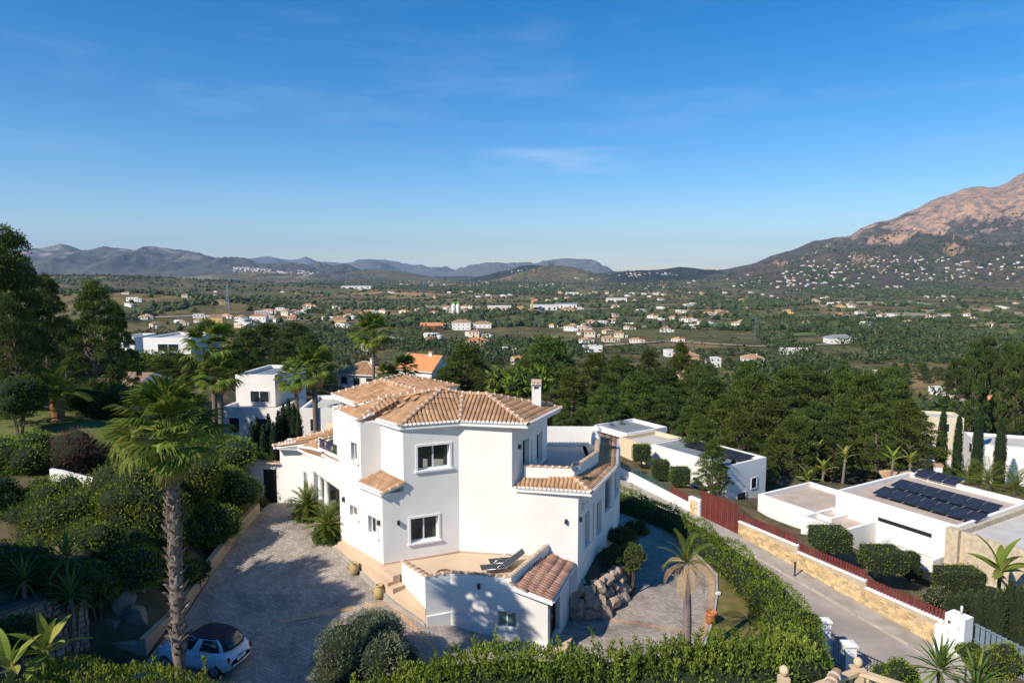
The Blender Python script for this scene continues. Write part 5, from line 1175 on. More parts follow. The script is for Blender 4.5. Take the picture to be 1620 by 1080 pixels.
for i,(px_,tp,Y,w) in enumerate(((392,520,96,1.2),(425,512,106,1.2),(462,512,100,1.2),(492,530,96,1.0),(370,540,90,.9),(445,540,88,1.0),(520,585,104,.8))):
    pine_at(px_,tp,Y,w,label='bushy pine in the clump behind the white house with the flat roof',group='pines behind the white flat roofed house')
for i,(px_,tp,Y,w) in enumerate(((1545,545,132,.8),(1568,540,140,.9),(1592,548,136,.9),(1612,552,125,.9),(1632,545,130,.9),(1520,572,118,.8))):
    pine_at(px_,tp,Y,w,(4 if i%2 else 2),label='tall pine with a bare trunk at the right edge beyond the houses',group='tall pines at the right edge')
# shading trees just outside the left of the view
PS=[pine_variant(300+i,10,(3.4,3.1)[i],60,150,LPD,.28,lf=.55) for i in range(2)]
k=0
for tx,ty in ((-12.2,28.0),(-13.5,26),(-10.8,25.6),(-12.5,23.2),(-10.8,22.8),(-12.6,20.5),(-15.5,24),(-16.5,21)):
    for dist in (15.5,):
        x=tx-.731*dist; y=ty-.682*dist; zc=float(zt(np.array([tx]),np.array([ty]))[0])+dist*math.tan(SEL); zb=ztf(x,y); H=(zc-zb)/.72
        tree_obj('pine_tree',PS[k%2],(x,y,zb),H,min(1.0,10/H*1.02),ORD_[k]+' of the tall pines outside the left edge that shade the driveway','tree','pines shading the driveway from outside the picture',k*1.1); k+=1
# ---- palms
def fan_frond(seed,R_=1.0,pet=1.15,seg=22,mat=None,droop=.35):
    ra=random.Random(seed); mb=MB(); V=[];F=[]
    mb.tube([(0,0,0),(pet*.5,0,.08*pet),(pet,0,.0)],[.035,.022,.014],5,0,.7)
    for k in range(seg):
        a=R(-78+156*(k+.5)/seg)+ra.uniform(-.03,.03); l=R_*(.75+.25*math.cos(a*.8))*ra.uniform(.9,1.08); w=.05*R_*1.2
        d=Vector((math.cos(a),math.sin(a),0)); s=Vector((-d.y,d.x,0)); b=Vector((pet-.06,0,0)); f=.18*(1 if k%2 else -1)*.15
        pts=[b,b+d*l*.5+Vector((0,0,.04-f)),b+d*l*.82+Vector((0,0,-droop*l*.18)),b+d*l*1.0+Vector((0,0,-droop*l*ra.uniform(.5,1.1)))]
        ws=[.01,w,w*.6,.004]
        vs=[]
        for p,q in zip(pts,ws): vs+=[tuple(p-s*q+Vector((0,0,.02*(k%2)))),tuple(p+s*q)]
        mb.add(vs,[(0,2,3,1),(2,4,5,3),(4,6,7,5)],0,min(1,max(0,ra.gauss(.5,.2))))
    return mb.mesh('frond',mat or LF)
def pin_frond(seed,Ln=2.6,lf=.42,n=34,mat=None,arch=.9,wd=.035,vee=.35):
    ra=random.Random(seed); mb=MB(); pts=[]
    for i in range(11): t=i/10; pts.append(Vector((Ln*t*(1-.18*arch*t),0,Ln*(.55*t-arch*.85*t*t)*.55)))
    mb.tube(pts,[.03*(1-.85*i/10) for i in range(11)],5,0,.8)
    for i in range(2,n):
        t=i/n; k=t*10; j=min(9,int(k)); p=pts[j].lerp(pts[j+1],k-j); d=(pts[j+1]-pts[j]).normalized(); L=lf*math.sin(math.pi*(.12+.82*t))**.6*ra.uniform(.9,1.1)
        for s in (-1,1):
            q=(d*.55+Vector((0,s,0))*.8+Vector((0,0,vee))).normalized(); e=p+q*L+Vector((0,0,-.25*L)); m_=p+q*L*.5; u=d*wd
            mb.add([tuple(p),tuple(m_-u*.6),tuple(e),tuple(m_+u*.6)],[(0,1,2,3)],0,min(1,max(0,ra.gauss(.5,.2))))
    return mb.mesh('frond',mat or LF)
FAN=[fan_frond(i,1.05,1.15) for i in range(5)]; FAND=[fan_frond(10+i,.85,.8,22,LFD,.8) for i in range(2)]; FANY=[fan_frond(20+i,.95,1.0,26,LY,.6) for i in range(2)]
PIN=[pin_frond(i) for i in range(3)]; PIND=[pin_frond(10+i,2.3,.38,30,LFD,1.3) for i in range(2)]; CYC=[pin_frond(20+i,1.35,.2,36,LF,.7,.02,.2) for i in range(3)]
def crown(t,meshes,z,n,e0,e1,sc,ra,name='frond',x=0,y=0,roll=.3):
    for i in range(n):
        f=(i+.5)/n; el=e0+(e1-e0)*f; az=i*2.399+ra.uniform(-.25,.25)
        inst(name,ra.choice(meshes),t,(x+math.cos(az)*.08,y+math.sin(az)*.08,z+.25*(1-f)),(ra.uniform(-roll,roll),-el,az),sc*ra.uniform(.85,1.1))
BOOT=MB(); BOOT.add([(-.09,0,0),(.09,0,0),(.06,.04,.0),(-.06,.04,0),(-.05,.10,.2),(.05,.10,.2),(.03,.13,.19),(-.03,.13,.19),(-.045,.17,.29),(.03,.15,.26)],[(0,1,5,4),(3,7,6,2),(1,2,6,5),(0,4,7,3),(4,5,9,8),(7,8,9,6)],0,.5); BOOTS=[]
for ti in (.2,.45,.7,.95):
    b=MB(); b.add(BOOT.v[0],BOOT.f,0,ti); BOOTS.append(b.mesh('leaf_base',PBARK))
# main fan palm
pp=D(283,1045,18.9); pp.z=ztf(pp.x,pp.y); ra=random.Random(4)
t=thing('fan_palm',pp,'tall fan palm with a shaggy brown trunk rising beside the parked blue car','palm tree')
H_=zat(700,pp.x,pp.y)-pp.z; m=MB(); cx=lambda f:-.10*f*H_*.5*0
def tc_(f): return Vector((D(283-14*max(0,(f-.1)/.9),1045-350*max(0,(f-.1)/.9),pp.y).x-pp.x,0,H_*f))
prof=[(0,.27),(.05,.22),(.35,.19),(.38,.23),(.6,.22),(.8,.21),(.95,.2),(1,.17)]
m.tube([tc_(f) for f,_ in prof],[r_*.84 for _,r_ in prof],14); inst('trunk',m.mesh('trunk',PBARK,smooth=True),t)
k=0
for ring_ in range(28):
    f=.38+.60*ring_/28
    for j in range(10):
        a=j*.628+ring_*.37+ra.uniform(-.15,.15); rr=.15; c=tc_(f); sc=ra.uniform(.6,.9)*(1.35 if .38<f<.46 else 1)
        inst('leaf_base',BOOTS[k%4],t,(c.x+math.cos(a)*rr,c.y+math.sin(a)*rr,c.z),(ra.uniform(-.35,.45),ra.uniform(-.5,.5),a-math.pi/2+ra.uniform(-.7,.7)),sc*ra.uniform(.7,1.25)); k+=1
c=tc_(1.0)
crown(t,FAN,c.z+.1,24,R(84),R(4),.80,ra,x=c.x,y=c.y); crown(t,FANY,c.z-.05,12,R(12),R(-30),.80,ra,x=c.x,y=c.y); crown(t,FAND,c.z-.25,5,R(-45),R(-70),.62,ra,x=c.x,y=c.y)
def fanpalm(px,cy,Y,sc,label,n=26,rad=.17,zb=None,group=None):
    p=D(px,cy,Y); zb=ztf(p.x,p.y) if zb is None else zb; ra=random.Random(px); t=thing('fan_palm',(p.x,p.y,zb),label,'palm tree',group); H=p.z-zb
    m=MB(); m.tube([(0,0,-.2),(.0,0,H*.3),(0,0,H*.8),(0,0,H)],[rad*1.3,rad,rad*1.1,rad],10,0,.3); inst('trunk',m.mesh('trunk',PBARK,smooth=True),t)
    crown(t,FAN,H,n,R(80),R(-30),sc,ra); crown(t,FAND,H-.2,7,R(-45),R(-75),sc*.8,ra); return t
fanpalm(336,556,45,1.0,'fan palm with a brown skirt in front of the white flat roofed house')
fanpalm(347,600,44,.8,'shorter fan palm close to the trunk of the one before the white house')
fanpalm(590,532,78,1.35,'fan palm standing above the rear roof of the villa'); fanpalm(497,588,54,1.0,'dark trunked fan palm between the villa and the white boundary building',rad=.2)
fanpalm(640,585,84,1.0,'lower fan palm right of the one above the rear roof'); fanpalm(468,600,60,.9,'small fan palm left of the dark trunked one'); fanpalm(612,598,82,.8,'smallest fan palm just behind the rear roof ridge')
# date palm on the left lawn
q=at(92,668); t=thing('date_palm',q,'date palm with a thick orange brown trunk on the shaded lawn at the left','palm tree'); ra=random.Random(8)
m=MB(); m.tube([(0,0,-.2),(0,0,.3),(0,0,1.1),(0,0,1.55)],[.45,.36,.40,.3],12,0,.6); inst('trunk',m.mesh('trunk',M('date_trunk',(.30,.14,.06),(.16,.08,.04),6,.95,12,.03)),t); crown(t,PIN,1.6,34,R(75),R(-18),1.02,ra); crown(t,FANY,1.5,5,R(20),R(-10),.5,ra)
# palm in the right court with dry lower fronds
q=at(1086,1052); t=thing('queen_palm',q,'slender grey trunked palm with dry drooping lower fronds on the right court','palm tree'); ra=random.Random(12)
H_=zat(893,q.x,q.y)-q.z; m=MB(); m.tube([(0,0,-.2),(0,0,.4),(-.03,0,H_*.6),(-.12,0,H_)],[.22,.185,.165,.11],14,0,.4); inst('trunk',m.mesh('trunk',M('smooth_palm_trunk',(.24,.18,.17),(.17,.13,.125),9,.9,14,.01),smooth=True),t)
crown(t,PIN,H_,14,R(80),R(8),.55,ra,x=-.12); crown(t,PIND,H_-.1,9,R(-8),R(-52),.68,ra,x=-.12)
# cycads
for px_,py_,s,lb in ((487,822,.92,'bushy cycad against the porch, farther from the steps'),(519,856,.92,'bushy cycad at the corner of the porch, nearer the steps')):
    q=at(px_,py_); q.z+=.0; t=thing('cycad',q,lb,'cycad'); ra=random.Random(px_); m=MB(); m.tube([(0,0,-.1),(0,0,.7)],[.25,.2],10,0,.3); inst('trunk',m.mesh('trunk',PBARK),t)
    crown(t,CYC,.75,40,R(80),R(-10),s,ra); crown(t,CYC,.55,24,R(20),R(-40),s*.95,ra)
    b=[((0,0,.35),(.75,.75,.5))]; rs_=np.random.default_rng(px_); P,N=blob_points(b,260,rs_,zmin=0); inst('undergrowth',leafmesh('undergrowth',P,N,.14,.05,LD,rs_,core=core_of(b,.8)),t)
# ---- leafy shrubs of the left slope
def shrub(px,py,Y,rpx,label,mat=LG,asp=.8,L=.14,W=.05,dens=95,up=.35,name='shrub',cat='shrub',group=None,ysc=.8,sub=11):
    c=D(px,py,Y); f=Y*_c-(c.z-CAMZ)*_s; r=rpx*f/FPX; zb=min(ztf(c.x,c.y),c.z-r*.5); rz=(c.z-zb)*.5+r*asp*.5
    me=shrub_mesh(int(px*3+py),r,r*ysc,r*asp,dens,L,W,mat,sub,up=up,zc=c.z-zb)
    t=thing(name,(c.x,c.y,zb),label,cat,group); inst('foliage',me,t)
    m=MB(); ra=random.Random(px); 
    for k in range(4): a=k*1.6; m.tube([(math.cos(a)*.1,math.sin(a)*.1,-.2),(math.cos(a)*r*.3,math.sin(a)*r*.3,(c.z-zb)*.9)],[.06,.02],5)
    inst('stem',m.mesh('stem',BARK),t); return t
for a in ((205,800,30,80,'broad mid green shrub left of the tall palm trunk',LG),(120,850,28.5,80,'large shrub in shade above the yucca rosettes',LG),(55,850,29,70,'shaded shrub at the left, above the stone clad wall',LD),(295,765,33,66,'shrub directly behind the shaggy palm trunk',LG),(225,740,35,66,'dark rounded shrub between the palm trunk and the bare grey twigs',LD),(345,735,37.5,62,'tall grey green shrub beside the far end of the driveway',LG),
    (368,780,34.8,46,'bright lime green shrub overhanging the driveway wall',LY),(330,840,31.8,52,'feathery shrub hanging over the low tan wall right of the palm trunk',LG),(190,885,27.5,64,'dense shrub over the grey boulders in the bank',LD),(18,905,25,62,'big dark shrub at the left edge above the banana plant',LD),(110,930,24.6,50,'shaded shrub behind the yucca rosettes',LD),(38,725,34,56,'large light green shrub at the left edge below the lawn',LG),(28,632,38,44,'dark glossy leaved shrub at the left edge next to the date palm',LD),
    (-20,800,30,60,'dark shrub cut by the left edge of the picture',LD),(110,800,31.5,42,'low dark shrub below the white garden wall',LD),(300,690,42,42,'shrub behind the tall palm crown',LD),(405,800,37.4,20,'small climbing shrub beside the dark garden gate',LG),(255,870,29,48,'shrub left of the palm trunk over the low wall',LD),(180,640,44,40,'dark hedge shrub at the far side of the lawn',LD),(140,632,44,40,'dark shrub behind the date palm on the lawn',LD),(250,660,43,45,'dark shrub beside the stone roofed outbuilding',LD),(40,1010,21.5,46,'dark shrub behind the banana leaves at the bottom left',LD),
    (310,905,29,26,'small shrub by the foot of the low tan wall',LD),(215,905,26.6,50,'round shrub spilling over the boulders in the bank',LG),(150,870,27.6,56,'round mid green shrub in the middle of the bank',LG),(90,880,27.5,56,'round shrub between the yuccas and the upper bank',LG),(245,850,30,44,'shrub close behind the tall palm trunk',LG),(85,790,31,52,'rounded green shrub just below the garden wall on the bank',LG),(400,745,39,34,'shrub between the lime green bush and the garden gate wall',LG),(60,905,26.5,60,'broad shrub filling the bank behind the left yucca',LG),(150,925,25.6,48,'shrub over the top of the stone clad wall',LG),(285,905,28,30,'drooping shrub right beside the palm trunk over the low wall',LG)):
    shrub(*a)
shrub(120,722,34.5,44,'round brown leafless shrub on the left slope below the lawn',LB,.9,.28,.012,170,.6); shrub(182,758,32.5,28,'bare grey twiggy shrub on the left slope',LGY,.8,.3,.012,150,.5)
for a in ((250,598,76,52,'broad bush hiding the lower part of the white framed flat house',LG),(205,592,72,40,'bush left of the white framed flat house',LG),(296,600,78,40,'bush right of the white framed flat house, behind the tall palm crown',LG),(175,612,62,34,'bush behind the outbuilding with the brown gravelly roof',LD)):
    shrub(*a,dens=26,L=.3,W=.12)
# olive and front hedge
shrub(585,1048,23.8,84,'round grey green olive bush growing by the paved court',LO,.85,.115,.028,230,.7,'olive_bush','olive bush',None,.85,14)
def hedge(name,path,label,cat='hedge',hw=1.1,mat=LG,dens=150,L=.12,W=.045,seed=1,shoots=0,zlow=0.,amp=.22,up=.5):
    """path: (x,y,ztop,halfwidth)"""
    rs=np.random.default_rng(seed); P=[];N=[]; CV=[];CF=[]
    pts=[np.array(p,float) for p in path]
    seg=[np.hypot(*(b[:2]-a[:2])) for a,b in zip(pts,pts[1:])]; T=np.concatenate([[0],np.cumsum(seg)])
    def ev(s): return np.stack([np.interp(s,T,[p[i] for p in pts]) for i in range(4)],-1)
    tot=T[-1]; Pw=np.mean([p[3] for p in pts]); ht=2.4
    n=int(tot*(2*Pw+2*1.7)*dens); s=rs.uniform(0,tot,n); u=rs.uniform(-1,1,n)
    q=ev(s); q2=ev(np.clip(s+.3,0,tot)); q1=ev(np.clip(s-.3,0,tot)); d=(q2-q1)[:,:2]; d/=np.linalg.norm(d,axis=1,keepdims=True); nr_=np.stack([d[:,1],-d[:,0]],-1)
    # section: |u|<.5 top, beyond sides
    au=abs(u); top=au<.5; off=np.where(top,au/.5*.86,.86+.14*np.minimum(1,(au-.5)*6))*np.sign(u); dz=np.where(top,-(au/.5)**4*.18,-.18-(au-.5)*2*1.9)
    bn=(fbm(s*.9,u*2.2+9,4,seed)-.47)*2
    w=q[:,3]; X=q[:,0]+nr_[:,0]*off*(w+bn*amp*.6); Y=q[:,1]+nr_[:,1]*off*(w+bn*amp*.6); Z=q[:,2]+dz+bn*amp*1.6
    nn=np.stack([nr_[:,0]*np.sign(u)*(~top),nr_[:,1]*np.sign(u)*(~top),top*1.0+.1],-1)
    P=np.stack([X,Y,Z],-1)+rs.normal(size=(n,3))*.05; keep=Z>zt(X,Y)-.1 if zlow is None else np.ones(n,bool); P=P[keep];N=nn[keep]
    if shoots:
        k=shoots; ss=rs.uniform(0,tot,k); uu=rs.uniform(-.8,.8,k); qq=ev(ss); 
        for i in range(k):
            h=rs.uniform(.2,.6)*(1 if rs.random()<.85 else 1.7); m_=int(h*70); f=rs.uniform(0,1,m_); lean=rs.normal(0,.15,2)
            b=np.array([qq[i,0]+uu[i]*qq[i,3]*.3,qq[i,1]+uu[i]*qq[i,3],qq[i,2]-.15]); pp_=b+np.stack([lean[0]*f*h+rs.normal(0,.035,m_),lean[1]*f*h+rs.normal(0,.035,m_),f*h],-1); P=np.concatenate([P,pp_]); N=np.concatenate([N,np.stack([rs.normal(0,.6,m_),rs.normal(0,.6,m_),np.full(m_,.9)],-1)])
    ns=int(tot/.5)+2; S_=np.linspace(0,tot,ns); c=ev(S_); c2=ev(np.clip(S_+.2,0,tot)); c1=ev(np.clip(S_-.2,0,tot)); dd=(c2-c1)[:,:2]; dd/=np.linalg.norm(dd,axis=1,keepdims=True); n2=np.stack([dd[:,1],-dd[:,0]],-1)
    for sg,dz_ in ((-.8,-2.6),(-.8,-.45),(-.45,-.22),(.45,-.22),(.8,-.45),(.8,-2.6)): CV.append(np.stack([c[:,0]+n2[:,0]*sg*c[:,3],c[:,1]+n2[:,1]*sg*c[:,3],c[:,2]+dz_],-1))
    V=np.stack(CV,1).reshape(-1,3); F=[]
    for i in range(ns-1):
        for j in range(5): F.append((i*6+j,i*6+j+1,(i+1)*6+j+1,(i+1)*6+j))
    F.append((5,4,3,2,1,0)); F.append(tuple((ns-1)*6+j for j in range(6)))
    n_=len(P); Dr=N+rs.normal(size=N.shape)*.7; Dr[:,2]+=up; V1_,F1_=leaves(P,Dr,L*rs.uniform(.6,1.3,n_),W*rs.uniform(.7,1.3,n_),rs)
    tn=np.clip(rs.normal(.42,.17,n_)+(fbm(P[:,0]*1.1,P[:,1]*1.1,3,seed+4)-.47)*1.1,0,1)
    Fl=[tuple(f) for f in F1_]+[tuple(i+len(V1_) for i in f) for f in F]
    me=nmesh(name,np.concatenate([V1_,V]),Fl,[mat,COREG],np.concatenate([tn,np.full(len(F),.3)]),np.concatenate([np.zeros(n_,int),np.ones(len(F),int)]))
    o=bpy.data.objects.new(name,me); link(o); return tag(o,label,cat)
HP=[]
for (a_,b_,z_,w_) in ((966,767,-1.95,.85),(1030,789,-1.95,.9),(1088,812,-1.9,1.0),(1142,844,-1.85,1.05),(1200,885,-1.75,1.1),(1240,917,-1.6,1.15),(1268,948,-1.5,1.2),(1290,1000,-1.3,1.3),(1296,1075,-1.0,1.4)):
    q_=G(a_,b_,z_); HP.append((q_.x-w_*.62,q_.y-w_*.17,z_,w_*.9))
hedge('hedge',HP,'long thick green hedge curving between the lawn and the street',seed=3,dens=165,amp=.26,shoots=60)
hedge('hedge',[(-13.0,17.1,2.35,.9),(-10.5,17.0,2.35,.9),(-9.0,16.9,2.45,.9),(-7.7,16.9,2.0,.8),(-6.6,16.9,1.7,.7)],'low dark green hedge along the bottom in front of the blue car',seed=5,dens=230,shoots=25,mat=LG)
hedge('hedge',[(-5.2,20.9,-.9,.8),(-3.6,21.4,-.4,1.0),(-2,21.7,-.1,1.0),(0,21.8,.05,1.0),(2.2,21.8,-.1,1.0),(4.5,21.8,.0,1.0),(6.0,22,.15,1.2),(8,22.3,.0,1.3),(10.6,23.2,-.2,1.4)],'long bright green hedge with loose upright shoots along the bottom edge',seed=6,dens=175,shoots=330,amp=.42,L=.15,W=.055,mat=leafmat('leaf_front',(.06,.085,.014),(.125,.16,.022),(.30,.29,.05)))
# clipped hedges and shrubs by the street and neighbours
def boxhedge(px,py,Y,wx,wy,h,label,mat=LG,dens=90,L=.12,rz=0,name='clipped_hedge',cat='clipped hedge',stem=0,rnd=0.2,group=None):
    c=D(px,py,Y); rs=np.random.default_rng(int(px+py)); zb=c.z-h/2
    a=2*(wx*h+wy*h)+wx*wy; n=int(a*dens); p=rs.uniform(-1,1,(n,3)); w=np.array([wy*h,wx*h,wx*wy]); ax=rs.choice(3,n,p=w/w.sum()); sg=rs.choice([-1,1],n); p[np.arange(n),ax]=sg
    r4=(abs(p)**6).sum(1)**(1/6.); p=p/np.maximum(r4,1)[:,None]; N=np.zeros((n,3)); N[np.arange(n),ax]=sg; p*=np.array([wx/2,wy/2,h/2]); p+=rs.normal(size=p.shape)*.04
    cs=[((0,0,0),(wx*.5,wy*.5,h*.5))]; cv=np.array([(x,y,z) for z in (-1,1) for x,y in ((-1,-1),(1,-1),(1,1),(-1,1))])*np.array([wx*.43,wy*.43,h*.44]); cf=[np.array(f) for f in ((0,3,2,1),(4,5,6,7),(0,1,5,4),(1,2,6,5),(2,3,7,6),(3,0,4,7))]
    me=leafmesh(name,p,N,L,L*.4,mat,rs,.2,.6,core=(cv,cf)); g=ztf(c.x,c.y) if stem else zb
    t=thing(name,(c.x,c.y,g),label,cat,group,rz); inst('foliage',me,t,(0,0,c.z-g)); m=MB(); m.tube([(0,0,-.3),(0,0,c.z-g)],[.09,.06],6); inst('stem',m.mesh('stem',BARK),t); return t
boxhedge(890,689,58,1.7,1.5,1.1,'small clipped green block hedge just right of the villa roof',LY)
boxhedge(1045,742,57,1.5,1.3,1.6,'left one of the clipped green cubes before the white neighbour wall'); boxhedge(1076,752,55.5,1.6,1.4,1.4,'rounded clipped bush right of the green cube by the neighbour wall'); boxhedge(1015,716,60,1.6,1.4,1.5,'clipped green block under the tan gable of the neighbour house')
boxhedge(1313,851,41,2.3,2.0,1.25,'flat clipped tree crown nearest the street left of the white house',LY,stem=1,name='topiary_tree',cat='topiary tree'); boxhedge(1397,883,39,2.3,2.0,1.25,'flat clipped tree crown in front of the white house entrance',LY,stem=1,name='topiary_tree',cat='topiary tree')
boxhedge(1517,918,38,2.6,1.5,1.5,'yellow green clipped hedge block beside the stone clad villa wall',LY); boxhedge(1440,893,41,.9,.9,1.7,'narrow shrub between the topiary tree and the white pier',LD)
boxhedge(1262,790,60,4.5,2.0,1.6,'yellow green hedge under the pines left of the big flat roofed villa',LY); boxhedge(1230,806,58,3.5,2.0,1.5,'dark hedge at the foot of the pines beside the white boundary',LD)
# cypress hedge bottom right, as separate columns
def cypress(px,top,Y,r,label,group=None,hb=None,dens=70,L=.18,name='cypress',mat=LC):
    p=D(px,top,Y); zb=ztf(p.x,p.y) if hb is None else p.z-hb; H=p.z-zb; rs=np.random.default_rng(int(px*3+top)); n=int(2*math.pi*r*H*dens); f=rs.uniform(0,1,n)**.9; a=rs.uniform(0,6.283,n)
    prof_=np.interp(f,[0,.08,.3,.7,.9,1],[.65,.95,1,.85,.5,.06]); rr=r*prof_*(rs.uniform(.86,1.08,n)+.12*(fbm(a*2,f*H,3,int(px))-.5)*2); P=np.stack([rr*np.cos(a),rr*np.sin(a),f*H],-1); N=np.stack([np.cos(a)*.5,np.sin(a)*.5,np.full(n,.9)],-1)
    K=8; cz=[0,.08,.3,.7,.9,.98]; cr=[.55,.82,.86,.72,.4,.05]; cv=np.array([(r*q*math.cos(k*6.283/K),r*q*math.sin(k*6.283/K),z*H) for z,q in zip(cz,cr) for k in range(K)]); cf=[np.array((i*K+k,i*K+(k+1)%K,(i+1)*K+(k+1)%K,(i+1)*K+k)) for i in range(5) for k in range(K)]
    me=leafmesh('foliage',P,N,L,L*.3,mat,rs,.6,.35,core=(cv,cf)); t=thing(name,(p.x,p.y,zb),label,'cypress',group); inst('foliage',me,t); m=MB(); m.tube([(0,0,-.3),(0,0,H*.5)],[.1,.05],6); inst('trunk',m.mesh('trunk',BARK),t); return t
for k,(px_,tp,Y) in enumerate(((1505,938,34.5),(1520,936,34.2),(1535,932,34.4),(1551,935,34),(1567,930,33.9),(1584,932,33.6),(1600,918,33.8),(1617,925,33.5),(1635,930,33))):
    cypress(px_,tp,Y,.42,'close grown cypress column in the hedge behind the blue grey fence','cypress columns behind the blue grey fence',hb=3.4,dens=120,L=.14,mat=leafmat('cypress_hedge',(.03,.045,.02),(.055,.07,.028),(.09,.10,.045),.15))
for px_,tp,Y,r,lb in ((1494,642,80,.62,'leftmost of the four tall thin cypresses before the white modern house'),(1519,652,78,.55,'second from the left of the four tall thin cypresses'),(1551,641,80,.62,'third of the four tall thin cypresses, behind the terrace wall'),(1586,662,74,.6,'rightmost tall thin cypress, standing against the white modern house')):
    cypress(px_,tp,Y,r,lb,dens=60,L=.25)
for k,(px_,tp,Y) in enumerate(((398,668,44),(407,660,44.5),(416,672,43.5),(424,655,44),(432,668,43.5),(440,650,44.5),(448,640,45),(456,632,45),(464,640,44.6),(472,650,44))):
    cypress(px_,tp,Y,.30,'slim cypress in the row behind the tile capped garden wall','slim cypresses behind the garden wall',dens=90)
# yucca rosettes
def blade(seed,L=.75,w=.03,mat=None):
    m=MB(); m.add([(0,-w*.5,0),(0,w*.5,0),(L*.45,-w,.03),(L*.45,w,.03),(L*.8,-w*.6,-.02),(L*.8,w*.6,-.02),(L,0,-.09)],[(0,2,3,1),(2,4,5,3),(4,6,5)],0,.3+.15*seed); return m.mesh('leaf',mat or LYU)
BL_=[blade(i) for i in range(4)]; BLY=[blade(i,.75,.032,LY) for i in range(3)]
def yucca(px,py,Y,s,label,n=42,mats=BL_,zb=None):
    c=D(px,py,Y); zb=ztf(c.x,c.y) if zb is None else zb; t=thing('yucca',(c.x,c.y,zb),label,'yucca'); H=c.z-zb; m=MB(); m.tube([(0,0,-.2),(0,0,H)],[.12,.08],7,0,.3); inst('trunk',m.mesh('trunk',PBARK),t); crown(t,mats,H,n,R(85),R(-35),s,random.Random(px),'leaf',roll=.1)
yucca(105,886,24.6,1.25,'upper yucca rosette in the shade on the left slope'); yucca(112,945,23.6,1.25,'lower yucca rosette above the stone clad wall'); yucca(38,920,23.8,1.2,'left yucca rosette at the edge of the slope')
yucca(1487,1062,22.5,1.5,'large bright yucca rosette at the bottom right before the street',56,BLY+BL_); yucca(1545,1088,21.5,1.4,'second bright yucca rosette cut by the bottom right edge',50,BLY+BL_)
# banana leaves bottom left
def banana_leaf(seed,L=1.5,w=.22,mat=None):
    ra=random.Random(seed); m=MB(); N_=9; P=[]
    for i in range(N_+1):
        t=i/N_; x=L*t; z=.35*t-.55*t*t*1.2; ww=w*math.sin(math.pi*min(1,.08+t*.95))**.6*(1 if t<.98 else .1)
        P+=[(x,-ww,z+.05),(x,0,z),(x,ww,z+.05)]
    F=[];
    for i in range(N_):
        if ra.random()<.85: F.append((3*i,3*i+3,3*i+4,3*i+1))
        F.append((3*i+1,3*i+4,3*i+5,3*i+2))
    m.add(P,F,0,.3+.2*(seed%4)); m.tube([(-.5,0,-.15),(0,0,0),(L*.5,0,.02)],[.03,.025,.01],5,0,.9); return m.mesh('leaf',mat or LY)
BN=[banana_leaf(i) for i in range(4)]
def banana(px,py,Y,s,label,n=9,zb=None):
    c=D(px,py,Y); zb=ztf(c.x,c.y); t=thing('banana_plant',(c.x,c.y,zb),label,'banana plant'); H=max(.4,c.z-zb); m=MB(); m.tube([(0,0,-.2),(0,0,H)],[.14,.09],8,0,.3); inst('stem',m.mesh('stem',leafmat('banana_stem',(.08,.1,.03),(.12,.13,.04))),t)
    crown(t,BN,H,n,R(80),R(0),s,random.Random(px),'leaf')
banana(72,1035,17.5,.62,'yellow green banana plant in the bottom left corner',11); banana(15,1060,16.5,.6,'second banana plant low in the bottom left corner',8); banana(1582,905,36,1.2,'banana plant above the cypress hedge at the right edge',9); banana(1278,770,61,1.0,'young banana plant with upright leaves under the pines',7)
# shrubs bottom right
for a in ((1420,1075,23,36,'grey green shrub behind the cream balustrade',LG),(1575,1050,25,40,'green shrub covering the foot of the blue grey fence',LG),(1535,1035,27,24,'small shrub below the white meter pillar',LG),(1480,945,37.5,22,'grey green lavender like shrub beyond the red fence',LO),(1275,985,27.5,22,'twiggy shrub at the end of the big hedge',LG)):
    shrub(*a,dens=130,L=.12,W=.045)
# planting on the rock wall
shrub(1000,885,32.5,22,'yellowish small shrub on top of the boulder wall',LY,1.1,.12,.03,150); shrub(985,850,34.5,24,'low shrub between the villa and the paved court',LD,.7,.14,.05,110); shrub(965,880,32.4,20,'dark low plants behind the boulders',LD,.6,.12,.04,150); shrub(1005,838,37,20,'dark small shrub at the back of the boulder bed',LD,.8,.14,.05,120)
shrub(832,610,50,34,'leafy tropical tree directly behind the main roof',LG,.8,.5,.2,14); shrub(795,607,52,30,'broad leaved tree behind the roof left of the chimney',LG,.8,.5,.2,14)
# palms and garden plants by the right hand houses
def phoenix(px,cy,Y,s,label):
    p=D(px,cy,Y); zb=ztf(p.x,p.y); t=thing('date_palm',(p.x,p.y,zb),label,'palm tree'); H=max(.6,p.z-zb); m=MB(); m.tube([(0,0,-.2),(0,0,H)],[.3,.22],9,0,.3); inst('trunk',m.mesh('trunk',PBARK),t); crown(t,PIN,H,24,R(75),R(-20),s,random.Random(px))
phoenix(1562,768,70,1.2,'date palm in the garden right of the tiled chimney roof'); phoenix(1530,758,74,1.1,'date palm beside the tiled hip roof'); phoenix(1605,785,68,1.2,'date palm at the right edge by the stone clad house'); phoenix(1285,762,72,.8,'small date palm among the pines')
for k,(px_,cy,Y) in enumerate(((1290,715,68),(1334,725,66),(1410,728,66),(1437,733,65),(1300,745,66))):
    c=D(px_,cy,Y); t=thing('bird_of_paradise',(c.x,c.y,ztf(c.x,c.y)),'tall thin stemmed banana like plant at the foot of the pines','plant','tall thin stemmed plants under the pines'); H=c.z-ztf(c.x,c.y); m=MB(); m.tube([(0,0,-.2),(.2,0,H)],[.16,.1],7,0,.5); inst('stem',m.mesh('stem',PBARK),t); crown(t,BN,H,7,R(80),R(20),.9,random.Random(px_),'leaf',x=.2)

